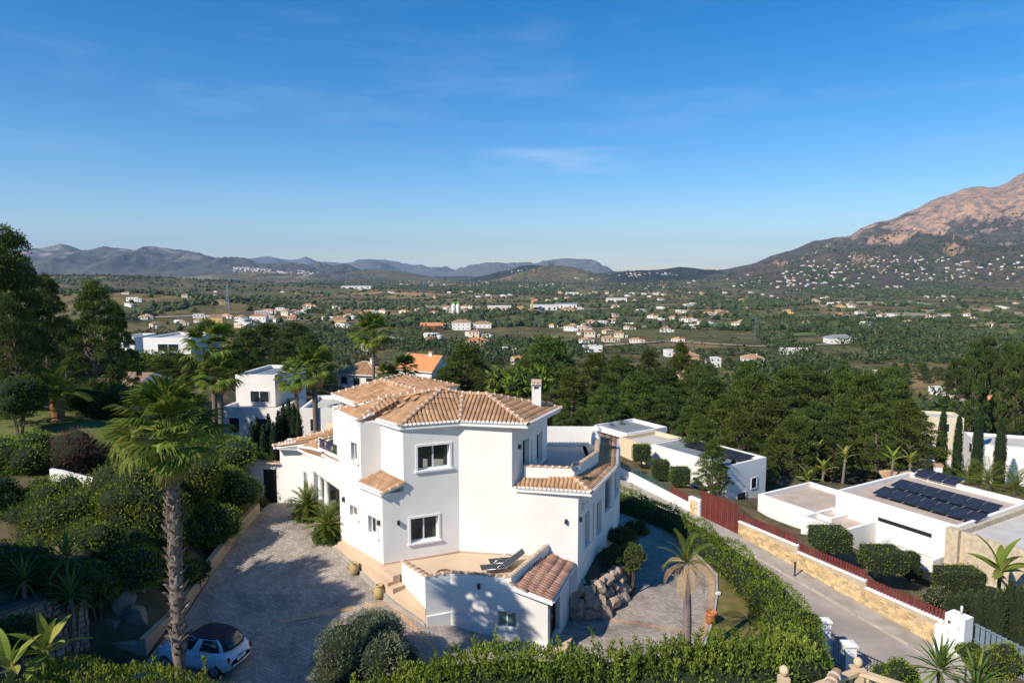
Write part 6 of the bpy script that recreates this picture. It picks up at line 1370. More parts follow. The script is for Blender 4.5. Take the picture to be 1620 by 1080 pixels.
ORD=['first','second','third','fourth','fifth','sixth','seventh','eighth','ninth','tenth','eleventh','twelfth','thirteenth','fourteenth','fifteenth','sixteenth','seventeenth','eighteenth','nineteenth','twentieth']
def relabel(group,fmt,key=lambda o:o.location.x/o.location.y):
    L=sorted([o for o in COL.objects if o.parent is None and o.get('group')==group],key=key)
    for i,o in enumerate(L): o['label']=fmt%ORD[i]
G1=[o for o in COL.objects if o.parent is None and o.get('group')=='pines in the grove behind the villa']
for nm,lo,hi in (('front',0,74.5),('middle',74.5,91),('rear',91,999)):
    for o in G1:
        if lo<=o.location.y<hi: o['group']='pines in the %s row of the grove'%nm
    relabel('pines in the %s row of the grove'%nm,'green pine, %s from the left in the '+nm+' row of the grove behind the villa')
relabel('pines behind the white flat roofed house','bushy pine, %s from the left in the clump behind the white flat roofed house')
relabel('tall pines at the right edge','tall bare trunked pine, %s from the left in the stand at the right edge')
relabel('cypress columns behind the blue grey fence','cypress column, %s from the left in the dense row behind the blue grey fence')
relabel('slim cypresses behind the garden wall','slim cypress, %s from the left in the row behind the tile capped garden wall')
relabel('tall thin stemmed plants under the pines','thin stemmed banana like plant, %s from the left at the foot of the pines')
# ================= neighbouring houses =================
def W_(px,py,z): p=G(px,py,z); return Vector((p.x,p.y))
def slabbox(mb,c,u,v,a0,a1,b0,b1,z0,z1,m=0):
    P=[c+u*a0+v*b0,c+u*a1+v*b0,c+u*a1+v*b1,c+u*a0+v*b1]; mb.hexa([(p.x,p.y,z0) for p in P],[(p.x,p.y,z1) for p in P],m)
def modern(name,label,c,ang,vols,wins,extra=None,parapet_=.35):
    """c: corner nearest the camera; u runs right along the front, v runs back. vols: a0,a1,b0,b1,z0,z1,mat,roofmat"""
    u=Vector((math.cos(ang),math.sin(ang)));v=Vector((-u.y,u.x)); t=thing(name,(c.x,c.y,vols[0][4]),label,'house')
    for (a0,a1,b0,b1,z0,z1,mt_,rm) in vols:
        w=.25; pr=parapet_ if rm is not None else 0
        mb=MB(); slabbox(mb,c,u,v,a0,a1,b0,b0+w,z0,z1);slabbox(mb,c,u,v,a0,a1,b1-w,b1,z0,z1);slabbox(mb,c,u,v,a0,a0+w,b0+w,b1-w,z0,z1);slabbox(mb,c,u,v,a1-w,a1,b0+w,b1-w,z0,z1); mb.build('wall',mt_,t)
        if rm is not None: mb=MB(); slabbox(mb,c,u,v,a0+w,a1-w,b0+w,b1-w,z1-pr-.2,z1-pr); mb.build('roof',rm,t)
    for (face,s0,s1,z0,z1,off,gm) in wins:     # face: 'f' front at b=off ; 'l' left at a=off ; 'r' right at a=off
        if face=='f': A_=c+v*off+u*s0;B_=c+v*off+u*s1
        elif face=='l': A_=c+u*off+v*s1;B_=c+u*off+v*s0
        else: A_=c+u*off+v*s0;B_=c+u*off+v*s1
        L_=(B_-A_).length; d=(B_-A_).normalized(); o=Vector((d.y,-d.x)); mb=MB(); w=.07
        def bx(m,x0,x1,y0,y1,z0_,z1_): P=[A_+d*x0+o*y1,A_+d*x1+o*y1,A_+d*x1+o*y0,A_+d*x0+o*y0]; m.hexa([(p.x,p.y,z0_) for p in P],[(p.x,p.y,z1_) for p in P])
        bx(mb,0,w,.004,.05,z0,z1);bx(mb,L_-w,L_,.004,.05,z0,z1);bx(mb,w,L_-w,.004,.05,z1-w,z1);bx(mb,w,L_-w,.004,.05,z0,z0+w)
        if L_>1.3: bx(mb,L_/2-.03,L_/2+.03,.004,.045,z0+w,z1-w)
        fr=mb.build('window',WFRAME if gm is not BLACK else DARK,t); mb=MB(); bx(mb,w,L_-w,.004,.02,z0+w,z1-w); mb.build('pane',gm,fr)
    return t,u,v
def solar(t,c,u,v,a0,b0,n,m,z,pw=1.0,ph=1.65,tilt=.18,name='solar_panel',gap=.06):
    for i in range(n):
        for j in range(m):
            mb=MB(); a=a0+i*(pw+gap);b=b0+j*(ph+.35); P=[c+u*a+v*b,c+u*(a+pw)+v*b,c+u*(a+pw)+v*(b+ph),c+u*a+v*(b+ph)]; zz=[z+.12,z+.12,z+.12+tilt,z+.12+tilt]
            mb.hexa([(p.x,p.y,q) for p,q in zip(P,zz)],[(p.x,p.y,q+.04) for p,q in zip(P,zz)]); o=mb.build(name,SOLAR,t)
# big flat roofed villa on the right
cF=W_(1517,833,-3.0); cL=W_(1323,775,-3.0); uu=(cF-cL).normalized(); Lf=(cF-cL).length; angF=math.atan2(uu.y,uu.x)
vols=[(0,Lf,0,9.5,-8.6,-3.0,WHITE,ROOFGR),(Lf+.01,Lf+7.5,-.4,8.5,-8.6,-3.35,STONE,ROOFLT)]
SC=M('stone_cladding',(.60,.50,.36),(.42,.34,.24),3.5,.9,9,.03,det=9)
vols[1]=(Lf+.01,Lf+8,-.3,8.5,-6.2,-3.15,SC,ROOFLT)
vols.append((Lf+.3,Lf+7.8,.0,8.2,-8.6,-6.21,WHITE,None)); vols.append((Lf-.45,Lf+.3,-.65,.0,-8.6,-3.05,SC,SC))
vols.append((-.2,3.2,-3.6,-.01,-8.6,-4.35,WHITE,ROOFGR)); vols.append((-5.2,1.2,-2.2,4.2,-8.6,-4.4,WHITE,ROOFGR)); vols.append((4.2,Lf-.6,-1.6,-.01,-5.9,-5.1,WHITE,ROOFGR))
BIG,u_,v_=modern('modern_villa','big white flat roofed villa with solar panels and a stone clad upper corner',cL,angF,vols,
    [('f',3.3,Lf-1.6,-4.25,-4.0,0,BLACK),('f',4.6,6.6,-8.3,-6.2,0,DGLASS),('f',7.2,8.4,-8.3,-6.2,0,DGLASS),('f',.5,1.7,-6.9,-6.0,-3.6,DGLASS),('l',-3.0,-1.0,-6.8,-5.9,-.2,DGLASS),('f',Lf+1.2,Lf+6.8,-7.9,-6.9,.0,DGLASS)])
def ab(px,py,z,c): q=G(px,py,z); q=Vector((q.x,q.y))-c; return q.dot(u_),q.dot(v_)
a0,b0=ab(1380,780,-3.1,cL); solar(BIG,cL,u_,v_,a0,b0,7,1,-3.2,.95,1.5,.25); a0,b0=ab(1408,768,-3.1,cL); solar(BIG,cL,u_,v_,a0,b0,7,1,-3.2,.95,1.5,.25)
a0,b0=ab(1445,752,-3.1,cL); solar(BIG,cL,u_,v_,a0,b0,3,1,-3.2,1.0,1.5,.3)
# tiled hip roofed neighbour behind it
def hiproof(t,cx,cy,w,d,z,h,rz,mat=TILE,name='roof',over=.4):
    u=Vector((math.cos(rz),math.sin(rz)));v=Vector((-u.y,u.x)); c=Vector((cx,cy)); w2,d2=w/2+over,d/2+over; rl=max(0,w2-d2)
    C_=[c-u*w2-v*d2,c+u*w2-v*d2,c+u*w2+v*d2,c-u*w2+v*d2]; a=c-u*rl; b=c+u*rl; mb=MB()
    V=[(p.x,p.y,z) for p in C_]+[(a.x,a.y,z+h),(b.x,b.y,z+h)]+[(p.x,p.y,z-.15) for p in C_]
    mb.add(V,[(0,1,5,4),(1,2,5),(2,3,4,5),(3,0,4)],0,.5); mb.add(V,[(6,7,1,0),(7,8,2,1),(8,9,3,2),(9,6,0,3),(9,8,7,6)],1,.5); o=mb.build(name,[mat,WTRIM],t)
    m2=MB(); 
    for p,q in ((V[0],V[4]),(V[1],V[5]),(V[2],V[5]),(V[3],V[4]),(V[4],V[5])):
        if (Vector(p)-Vector(q)).length>.3: m2.tube([p,q],.1,6)
    m2.build('ridge',MORTAR,o)
    # tile columns as geometry
    m3=MB()
    for s,(e0,e1) in ((0,(V[0],V[1])),(1,(V[1],V[2])),(2,(V[2],V[3])),(3,(V[3],V[0]))):
        e0=Vector(e0);e1=Vector(e1);L=(e1-e0).length; n=int(L/.3); up=(Vector((-(e1-e0).y,(e1-e0).x,0)).normalized())
        for k in range(n):
            x=(k+.5)*L/n; run=min(d2,w2,x,L-x); p=e0.lerp(e1,x/L); q=p+up*run+Vector((0,0,h*run/d2 if d2<=w2 else h*run/w2)); m3.tube([p+Vector((0,0,.02)),q+Vector((0,0,.02))],.075,5,0,RS.random(),False)
    if m3.n: o3=m3.build('tile_rows',mat,o); o3['kind']='stuff'
    return o
def simple_house(label,px,ptop,Y,w,d,h,rz=0,wallm=WHITE,roof='hip',rh=1.3,nw=3,storeys=1,name='house',roofm=None,chim=True,flat=None):
    if Y>103:
        w0,d0,h0,rh0,Y0=w,d,h,rh,Y; Yc=Y
        for _ in range(40):
            k=min(1.3,max(1,(Yc/Y0)**.5)); w,d,h,rh=w0*k,d0*k,min(h0*k**.5,3.3*storeys+1.2),rh0*k**.7
            p=D(px,ptop,Yc); e=(p.z-h-(rh if roof!='flat' else 0))-ztf(p.x,p.y)-.2; Yc=Yc*(1+max(-.2,min(.2,e/60)))
        Y=Yc
    p=D(px,ptop,Y); ztop=p.z-(rh if roof!='flat' else 0); c=Vector((p.x,p.y)); u=Vector((math.cos(rz),math.sin(rz)));v=Vector((-u.y,u.x)); zb=min(ztf(p.x,p.y),ztop-h); t=thing(name,(p.x,p.y,zb),label,'house')
    c0=c-u*w/2-v*d/2; mb=MB(); w_=.25
    slabbox(mb,c0,u,v,0,w,0,w_,zb-1,ztop);slabbox(mb,c0,u,v,0,w,d-w_,d,zb-1,ztop);slabbox(mb,c0,u,v,0,w_,w_,d-w_,zb-1,ztop);slabbox(mb,c0,u,v,w-w_,w,w_,d-w_,zb-1,ztop); mb.build('wall',wallm,t)
    if roof=='hip': hiproof(t,p.x,p.y,w,d,ztop+.01,rh,rz,roofm or TILE)
    elif roof=='flat': mb=MB(); slabbox(mb,c0,u,v,w_,w-w_,w_,d-w_,ztop-.5,ztop-.3); mb.build('roof',flat or ROOFLT,t)
    elif roof=='gable':
        mb=MB(); e=.35; A_=[c-u*(w/2+e)-v*(d/2+e),c+u*(w/2+e)-v*(d/2+e),c+u*(w/2+e)+v*(d/2+e),c-u*(w/2+e)+v*(d/2+e)]; r0=c-u*(w/2+e);r1=c+u*(w/2+e)
        V=[(q.x,q.y,ztop+.01) for q in A_]+[(r0.x,r0.y,ztop+rh),(r1.x,r1.y,ztop+rh)]; V+=[(a,b,z-.14) for a,b,z in V]; mb.add(V,[(0,1,5,4),(2,3,4,5)],0); mb.add(V,[(7,6,10,11),(9,8,11,10),(0,6,7,1),(2,8,9,3),(0,4,10,6),(3,9,10,4),(1,7,11,5),(2,5,11,8)],1); mb.build('roof',[roofm or TILE,WTRIM],t)
        g0=c-u*w/2;g1=c+u*w/2
        for g in (g0,g1):
            mb=MB()
            a=g-v*d/2;b=g+v*d/2; o_=u*.1*(1 if g is g0 else -1); mb.add([(a.x,a.y,ztop),(b.x,b.y,ztop),(g.x,g.y,ztop+rh-.2),((a+o_).x,(a+o_).y,ztop),((b+o_).x,(b+o_).y,ztop),((g+o_).x,(g+o_).y,ztop+rh-.2)],[(0,1,2),(5,4,3),(0,2,5,3),(1,4,5,2)]); mb.build('gable',wallm,t)
    for s in range(storeys):
        for k in range(nw):
            a=w*(k+.5)/nw; z=ztop-(h/storeys)*(s+1)+1.0; q=c0+u*a; mb=MB(); mb.box((q.x,q.y,z+.55),(1.25,.08,1.25),rz); fr=mb.build('window',WFRAME,t); mb=MB(); q2=q-v*.045; mb.box((q2.x,q2.y,z+.55),(1.05,.02,1.05),rz); mb.build('pane',DGLASS,fr)
        for sx_ in (0,w):
            q=c0+u*(sx_)+v*d*.5; mb=MB(); mb.box((q.x,q.y,ztop-(h/storeys)*(s+1)+1.5),(.08,1.2,1.2),rz); fr=mb.build('window',WFRAME,t); q2=q+u*(.045 if sx_ else -.045); mb=MB(); mb.box((q2.x,q2.y,ztop-(h/storeys)*(s+1)+1.5),(.02,1.0,1.0),rz); mb.build('pane',DGLASS,fr)
    if chim and roof!='flat':
        q=c+u*w*.2; mb=MB(); mb.box((q.x,q.y,ztop+rh*.8),(.6,.6,1.6),rz); ch_=mb.build('chimney',WHITE,t); mb=MB(); mb.box((q.x,q.y,ztop+rh*.8+.9),(.75,.75,.18),rz); mb.build('chimney_cap',TILEP,ch_)
    return t
simple_house('tiled hip roofed house showing behind the solar panels of the flat roofed villa',1462,744,66,6,5,3,-.3,roof='hip',rh=1.2,nw=2)
# tan and white flat house across the street
cA=W_(1152,737,-2.7); cB=W_(1030,702,-2.7); ua=(cA-cB).normalized(); La=(cA-cB).length; an=math.atan2(ua.y,ua.x)
NB,u_,v_=modern('modern_villa','long white neighbour house with a sloping line of solar panels beyond the street',cB,an,[(0,La,0,5.0,-8,-2.7,WHITE,SLATE),(-3.9,-.3,-.4,4.5,-8,-2.75,CREAM,ROOFLT),(-8.8,-3.91,.6,6.2,-3.15,-2.6,WTRIM,SLATE),(-8.4,-4.3,1.2,5.8,-8,-3.16,CREAM,None),(-.29,-.01,-.2,.4,-8,-2.9,WTRIM,None)],
    [('f',2.0,3.2,-6.6,-4.6,0,DGLASS),('f',5.2,6.6,-6.6,-5.2,0,DGLASS),('f',-7.8,-5,-6.5,-4.2,1.2,DGLASS),('r',3.0,3.8,-5.2,-4.2,La,DGLASS),('r',1.2,2.4,-6.4,-5.2,La,DGLASS)])
solar(NB,cB,u_,v_,1.6,2.6,6,1,-2.95,1.05,1.6,.2)
# houses on the left
def modern_px(label,pxL,pxR,ptop,pbot,Y,dep,rz,wins,roofm=ROOFLT,wallm=WHITE,par=.3):
    a=D(pxL,ptop,Y);b=D(pxR,ptop,Y); c=Vector((a.x,a.y)); w=(b.x-a.x)/max(.5,math.cos(rz)); zt_=a.z; zb=min(D(pxL,pbot,Y).z,ztf(a.x,a.y)-.5)
    return modern('modern_house',label,c,rz,[(0,w,0,dep,zb,zt_,wallm,roofm)],[(f,s0*w if f=='f' else s0,s1*w if f=='f' else s1,zt_+z0,zt_+z1,off if f!='r' else w,gm) for f,s0,s1,z0,z1,off,gm in wins],parapet_=par)
modern_px('white flat roofed house with one dark window behind the tall palm',372,437,592,640,60,6.5,-.12,[('f',.36,.86,-2.5,-1.4,0,DGLASS)],SLATE)
modern_px('white lower storey of the flat roofed house behind the slim cypresses',352,446,643,700,58,5,-.12,[('f',.1,.3,-2.3,-.9,0,DGLASS),('f',.6,.8,-2.3,-.9,0,DGLASS)],M('tan_flat_roof',(.42,.30,.22)))
modern_px('plain white block between the dark palm trunk and the villa roofs',474,534,646,700,54,6,.05,[('f',.25,.45,-1.9,-.8,0,DGLASS)],ROOFLT)
modern_px('white framed flat house far left beyond the low pine',226,303,534,578,92,9,-.05,[('f',.3,.75,-1.9,-.8,0,DGLASS)],ROOFLT)
modern_px('small pale roofed house half hidden left of the white framed flat house',186,212,533,552,110,7,0,[('f',.3,.7,-1.8,-.7,0,DGLASS)])
simple_house('low outbuilding with brown gravelly roof and white end wall by the left lawn',205,588,56,3.6,4.2,3,-.15,roof='gable',rh=.9,nw=1,chim=False,roofm=M('brown_flat_tile',(.32,.22,.15),(.22,.15,.10),3,.9,10,.02))
# houses around the grove, one by one
OCH=M('ochre_render',(.62,.42,.16),(.55,.37,.14)); PINK=M('peach_render',(.60,.40,.27),(.54,.36,.24)); CRM=M('pale_cream_render',(.68,.58,.42),(.62,.53,.38)); ORT=M('orange_tile',(.62,.27,.10),(.48,.20,.08),2,.85,tint=True)
NH=[('white house with orange gable roof left of the round pine above the villa',672,560,118,6.5,5.5,3,-.5,WHITE,'gable',2.4,2,1,ORT),('low white wing in front of the orange gabled house',690,588,105,5.5,4,2.3,.2,WHITE,'flat',0,2,1,None),
('brown hip roofed white house above the rear roof of the villa',578,572,112,6.5,5.5,2.6,-.3,WHITE,'hip',1.6,3,1,None),('white house with orange roof between the two pines behind the chimney',818,563,128,5,5,3,.4,WHITE,'gable',1.6,2,1,ORT),('grey roofed white building above the orange roof between the pines',806,549,150,9,6,3.5,0,WHITE,'flat',0,3,1,None),
('yellow ochre house with brown hip roof beyond the grove',1085,556,188,11,8,4.5,.2,OCH,'hip',1.8,4,1,None),('white terrace block beside the yellow ochre house',1062,553,200,7,6,4,.1,WHITE,'flat',0,2,1,None),('white house with arched porch right of the yellow ochre house',1128,565,175,6,6,5,.1,WHITE,'flat',0,2,2,None),
('white two storey villa with pale hip roof beyond the grove',1190,560,186,10,8,5.2,-.2,WHITE,'hip',1.8,4,2,None),('small white annex in front of the pale hip roofed villa',1190,574,176,5,5,3,.3,WHITE,'flat',0,2,1,None),('small roof peeping between pine crowns below the yellow house',1083,585,150,7,5,3,.2,CRM,'hip',1.2,2,1,None),
('long low white barn like house in the open fields',1328,529,330,17,9,4,0,WHITE,'hip',2.2,5,1,SLATE),('white house behind the dark round tree',937,546,225,11,8,4,0,WHITE,'flat',0,3,1,None),('orange roofed house in trees above the rear roof',585,540,240,10,7,4,.2,WHITE,'hip',1.8,3,1,ORT),('peach coloured roof cluster house above the villa',755,534,270,13,8,5,-.2,PINK,'hip',2.2,3,1,ORT),
('red walled barn left of centre in the valley',683,510,390,18,9,5,.1,M('red_render',(.33,.09,.05)),'gable',2.4,4,1,ORT),('white two storey farmhouse right of the red barn',730,505,420,15,9,7,0,WHITE,'hip',2.4,4,2,None),('white long farmhouse with tiled roof near valley centre',763,508,410,15,8,4.5,0,WHITE,'hip',2,4,1,None),
('beige square tower house behind the tall thin cypresses',1488,655,96,4.6,4.5,6,-.3,CRM,'flat',0,1,2,None),('low white terrace building among the four thin cypresses',1530,735,86,7,4,2.2,-.1,WHITE,'flat',0,2,1,None),('white modern villa at the right edge with strip window',1605,697,82,9,7,5.5,-.35,WHITE,'flat',0,2,2,None),
('stone clad annex below the white modern villa at the right edge',1600,765,78,5,4,3,-.3,SC,'flat',0,1,1,None),('white gabled house far right in front of the tall bare pines',1530,612,150,8,7,4,.3,WHITE,'gable',1.6,2,1,None),('pink roofed low house at the far right below the bare pines',1575,625,142,8,6,3,.1,WHITE,'hip',1.4,2,1,ORT),('small white hut left of the white gabled house far right',1488,612,160,6,5,3,0,WHITE,'flat',0,2,1,None),
('white house half hidden by the dark round pine on the right',1360,586,172,8,6,3.5,0,WHITE,'hip',1.2,3,1,None),('ochre house with terrace left of the barn like house',1397,586,190,7,5,3,0,CRM,'flat',0,2,1,None),
('terracotta coloured farmhouse with arches at the left',262,489,520,26,12,7,.1,PINK,'hip',2.4,6,2,None),('white farmhouse right of the terracotta coloured one',302,488,540,17,9,5,.1,WHITE,'hip',2,4,1,ORT),('ochre farmhouse right of the white farmhouse at left',342,498,480,13,8,4,0,OCH,'hip',2,3,1,None),('white villa with arches below the ochre farmhouse',385,510,410,12,8,5,0,WHITE,'flat',0,4,1,None),
('white house on the wooded ridge at left',200,461,700,9,7,4,0,WHITE,'hip',1.6,3,1,ORT),('small white cube house below the wooded ridge at left',200,478,600,9,7,5,0,WHITE,'flat',0,2,1,None),('tiled white house right of the white villa with arches',410,496,500,14,8,4,0,WHITE,'hip',2,4,1,ORT),('ochre farmhouse right of the mid left pines',536,501,480,15,9,6,0,OCH,'hip',2.4,4,1,None)]
for lb,px_,tp,Y,w,d,h,rz,wm,rf,rh,nw,st,rm in NH: simple_house(lb,px_,tp,Y,w,d,h,rz,wm,rf,rh,nw,st,roofm=rm)
# white garden wall on the left slope
t=thing('garden_wall',D(120,760,31.5),'short white rendered garden wall glimpsed among shrubs on the left slope','wall'); a=D(78,742,31.5);b=D(96,745,31.4);c=D(162,762,31)
for p,q,h in ((a,b,1.4),(b,c,.7)):
    m=MB(); m.hexa([(p.x,p.y,p.z-2.2),(q.x,q.y,q.z-2.2),(q.x,q.y+.2,q.z-2.2),(p.x,p.y+.2,p.z-2.2)],[(p.x,p.y,p.z),(q.x,q.y,q.z),(q.x,q.y+.2,q.z),(p.x,p.y+.2,p.z)]); m.build('wall_panel',WHITE,t)
# ================= the valley: houses =================
def vh_mesh(kind,seed):
    ra=random.Random(seed); mb=MB(); w=ra.uniform(10,15);d=ra.uniform(7,10);h=ra.uniform(3.2,6)
    def bl(x,y,w,d,h,roof):
        mb.box((x,y,h/2-1),(w,d,h+2),0,0)
        if roof: 
            o=.4;a=max(0,(w-d)/2); V=[(x-w/2-o,y-d/2-o,h+.02),(x+w/2+o,y-d/2-o,h+.02),(x+w/2+o,y+d/2+o,h+.02),(x-w/2-o,y+d/2+o,h+.02),(x-a,y,h+1.9),(x+a,y,h+1.9)]; mb.add(V,[(0,1,5,4),(1,2,5),(2,3,4,5),(3,0,4),(3,2,1,0)],1,ra.random())
        n=max(2,int(w/3.4))
        for k in range(n): mb.box((x-w/2+w*(k+.5)/n,y-d/2-.02,h-1.8),(1.3,.06,1.4),0,2)
        mb.box((x-w/2-.02,y,h-1.8),(.06,1.4,1.3),0,2)
    bl(0,0,w,d,h,kind!=1); bl(w/2+2.2,ra.uniform(-2,1),5,6,2.9,kind==2); 
    if kind!=1: mb.box((w*.2,.5,h+1.8),(.8,.8,1.4),0,0)
    wm=(WHITE,WHITE,WHITE,CRM,OCH,PINK)[kind]; return mb.mesh('valley_house',[wm,(TILE,ROOFLT,ORT,TILE,TILE,ORT)[kind],DGLASS])
VH=[vh_mesh(k,50+k*3+j) for k in range(6) for j in range(2)]
KN=['white house with a brown tiled roof','white flat roofed house','white house with an orange roof','cream house with a tiled roof','ochre walled house with a tiled roof','peach walled house with an orange roof']
def on_mtn(V,px,py):
    """front surface of a mountain grid seen at a pixel"""
    X,Y,Z=V[:,:,0],V[:,:,1],V[:,:,2]; f=Y*_c-(Z-CAMZ)*_s; gx=810+FPX*X/f; gy=540-FPX*(Y*_s+(Z-CAMZ)*_c)/f
    j=int(np.argmin(abs(gx[0]-px))); col=gy[:,j]
    for i in range(len(col)-1):
        if (col[i]-py)*(col[i+1]-py)<=0: t=(col[i]-py)/(col[i]-col[i+1]+1e-9); p=V[i,j]*(1-t)+V[i+1,j]*t; return Vector(p)
    return None
rv=np.random.default_rng(77); LIST=[]
def add_zone(n,x0,x1,y0,y1,name,surf=None,cl=None,pk=(.3,.2,.2,.18,.05,.07),sc=1.0):
    k=0;tr=0
    while k<n and tr<n*30:
        tr+=1
        if cl: c=cl[rv.integers(len(cl))]; px=rv.normal(c[0],c[2]);py=rv.normal(c[1],c[3])
        else: px=rv.uniform(x0,x1);py=rv.uniform(y0,y1)
        if not(x0<=px<=x1 and y0<=py<=y1): continue
        if cl is None and vnoise(px/38.,py/7.,91)<.5: continue
        p=on_mtn(surf,px,py) if surf is not None else at(px,py)
        if p is None: continue
        LIST.append((p,int(rv.choice(6,p=pk)),name,sc*rv.uniform(.6,.98),rv.uniform(-.6,.6),px,py)); k+=1
add_zone(42,200,560,462,520,'in the left part of the valley')
add_zone(120,560,1100,452,500,'in the middle of the valley')
add_zone(40,560,1100,500,545,'in the nearer part of the valley')
add_zone(80,1080,1640,462,520,'in the right part of the valley')
add_zone(60,560,1100,440,453,'far out across the valley floor')
add_zone(300,1120,1660,402,466,'on the foot of the big mountain',MT,[(1240,438,35,5),(1290,428,30,6),(1330,420,40,5),(1400,430,60,8),(1430,412,40,3),(1480,440,70,7),(1560,430,60,7),(1600,418,40,6),(1330,450,80,5),(1500,455,80,4),(1200,448,50,6),(1400,458,110,4)],sc=.95)
add_zone(30,800,900,424,436,'on the distant wooded hill',HV,[(850,429,22,2.5)],sc=1.0)
add_zone(30,960,1100,431,438,'on the low ridge right of centre',HV2,[(990,435,18,1.5),(1040,434,25,2)],sc=1.0)
add_zone(170,365,520,423,436,'in the hillside town on the far left range',HV3,[(400,427,18,1.8),(430,431,25,2),(470,432,22,2),(380,424,10,1)],sc=1.25,pk=(.25,.25,.1,.3,.0,.1))
LIST.sort(key=lambda a:a[0].length/a[3]); NTH=250
for i,(p,k,zn,s,rz,px_,py_) in enumerate(LIST[:NTH]):
    o=bpy.data.objects.new('valley_house',VH[k*2+i%2]); link(o); o.location=p; o.rotation_euler=(0,0,rz); o.scale=(s,s,s); tag(o,KN[k]+' '+zn,'house',KN[k].replace('house','houses')+' '+zn)
def joinmesh(name,items,mats):
    V=[];F=[];mi=[];ti=[];n=0
    for me,p,s,rz in items:
        co=np.empty(len(me.vertices)*3,np.float32); me.vertices.foreach_get('co',co); co=co.reshape(-1,3); c,s_=math.cos(rz),math.sin(rz)
        q=np.stack([co[:,0]*c-co[:,1]*s_,co[:,0]*s_+co[:,1]*c,co[:,2]],-1)*s+np.array(p); V.append(q); off=[mats.index(m) for m in me.materials]
        for pl in me.polygons: F.append(tuple(v+n for v in pl.vertices)); mi.append(off[pl.material_index])
        n+=len(co)
    return nmesh(name,np.concatenate(V),F,mats,np.full(len(F),.5),mi)
rest=LIST[NTH:]
allm=[WHITE,TILE,DGLASS,ROOFLT,ORT,CRM,OCH,PINK]
o=bpy.data.objects.new('distant_houses',joinmesh('distant_houses',[(VH[k*2+i%2],tuple(p),s,rz) for i,(p,k,zn,s,rz,_,_) in enumerate(rest)],allm)); link(o); tag(o,'countless tiny white and cream houses of the far towns and hillsides','houses',kind='stuff')
# landmark buildings
q=at(721,497); t=thing('silo',q,'pair of tall white silos with green tops in the middle of the valley','silos')
for k,x in enumerate((-3.2,3.2)):
    m=MB(); m.lathe([(2.6,-1),(2.6,13),(1.2,15)],(x,0,0),12); inst('silo_body',m.mesh('silo_body',WHITE,smooth=False),t); m=MB(); m.box((x,0,16),(4,3,3)); inst('silo_top',m.mesh('silo_top',M('green_cladding',(.22,.38,.08))),t)
q=at(842,491); t=thing('crane',q,'orange tower beside the valley depots','tower'); m=MB(); m.box((0,0,9),(3.6,3.6,18)); inst('mast',m.mesh('mast',OCH),t); m=MB(); m.box((0,0,19),(5,5,3)); inst('head',m.mesh('head',ORT),t)
for i,(px_,py_,w,h) in enumerate(((565,456,150,7),(790,490,60,6),(860,490,70,8),(895,487,60,8),(975,477,70,7),(905,466,60,6),(1255,560,30,3))):
    w*=.62; h*=.8; q=at(px_,py_); t=thing('warehouse',q,('long pale greenhouse roof far left of centre','sandy depot shed left of the orange tower','white depot shed by the orange tower','grey and white warehouse right of the orange tower','pale warehouse right of valley centre','long white building above the depots','low shed roof beyond the grove')[i],'warehouse'); m=MB(); m.box((0,0,h/2-1),(w,w*.35,h+2)); inst('wall',m.mesh('wall',WHITE if i!=1 else CRM),t); m=MB(); m.add([(-w/2-1,-w*.18,h),(w/2+1,-w*.18,h),(w/2+1,w*.18,h),(-w/2-1,w*.18,h),(-w/2-1,0,h+2.5),(w/2+1,0,h+2.5)],[(0,1,5,4),(2,3,4,5),(0,4,3),(1,2,5)]); inst('roof',m.mesh('roof',ROOFLT if i!=3 else SLATE),t)
    for k in range(5): m=MB(); m.box((-w*.4+w*.2*k,-w*.176,h*.4),(w*.07,.2,h*.5)); inst('door',m.mesh('door',DARK),t)
# power pylons seen as thin lines
def pylon(px,py,h,label):
    q=at(px,py); t=thing('electricity_pylon',q,label,'pylon'); m=MB(); b=2.2
    for sx_ in (-1,1):
        for sy_ in (-1,1): m.bar((sx_*b,sy_*b,-1),(sx_*.3,sy_*.3,h),.22,.22)
    for k in range(1,7): z=h*k/7; r_=b+( .3-b)*k/7; m.bar((-r_,-r_,z),(r_,-r_,z-h/9),.14,.14); m.bar((r_,r_,z),(-r_,r_,z-h/9),.14,.14)
    inst('tower',m.mesh('tower',STEEL),t); m=MB()
    for z,l in ((h*.8,4),(h*.9,3)): m.bar((-l,0,z),(l,0,z),.25,.25)
    inst('cross_arm',m.mesh('cross_arm',STEEL),t)
pylon(361,497,34,'thin lattice pylon at the left in the valley'); pylon(670,466,40,'thin lattice pylon left of centre far away'); pylon(940,475,38,'thin lattice pylon right of centre'); pylon(1195,540,22,'slim pylon beyond the grove at right')
# ================= valley trees =================
GR2='trees scattered in the nearer valley'
tre=[]; HOUSES_=[o for o in COL.objects if o.parent is None and o.get('category')=='house' and o.location.y<450]
tries=0
while len(tre)<170 and tries<5000:
    tries+=1; px=nr.uniform(150,1660); py=nr.uniform(520,640); p=at(px,py)
    if p.y<128 or p.y>420 or vnoise(px/45.,py/12.,17)<.38: continue
    if any(abs(p.x-h.location.x)<7 and abs(p.y-h.location.y)<10 for h in HOUSES_ ) : continue
    H=nr.uniform(5,10); o=tree_obj('tree',PFAR[len(tre)%3],p,H,nr.uniform(.9,1.5),None,'tree',None,nr.uniform(0,6)); tre.append((o,px,py,H))
def zone(px,py): 
    a='left' if px<560 else ('centre' if px<1000 else 'right'); return a
for o,px,py,H in tre:
    o['label']='%s rounded tree in the nearer valley, %s of the picture'%('small' if H<7 else 'tall',{'left':'in the left third','centre':'in the middle third','right':'in the right third'}[zone(px,py)]); o['group']='%s trees of the nearer valley, %s third'%('small' if H<7 else 'tall',zone(px,py))
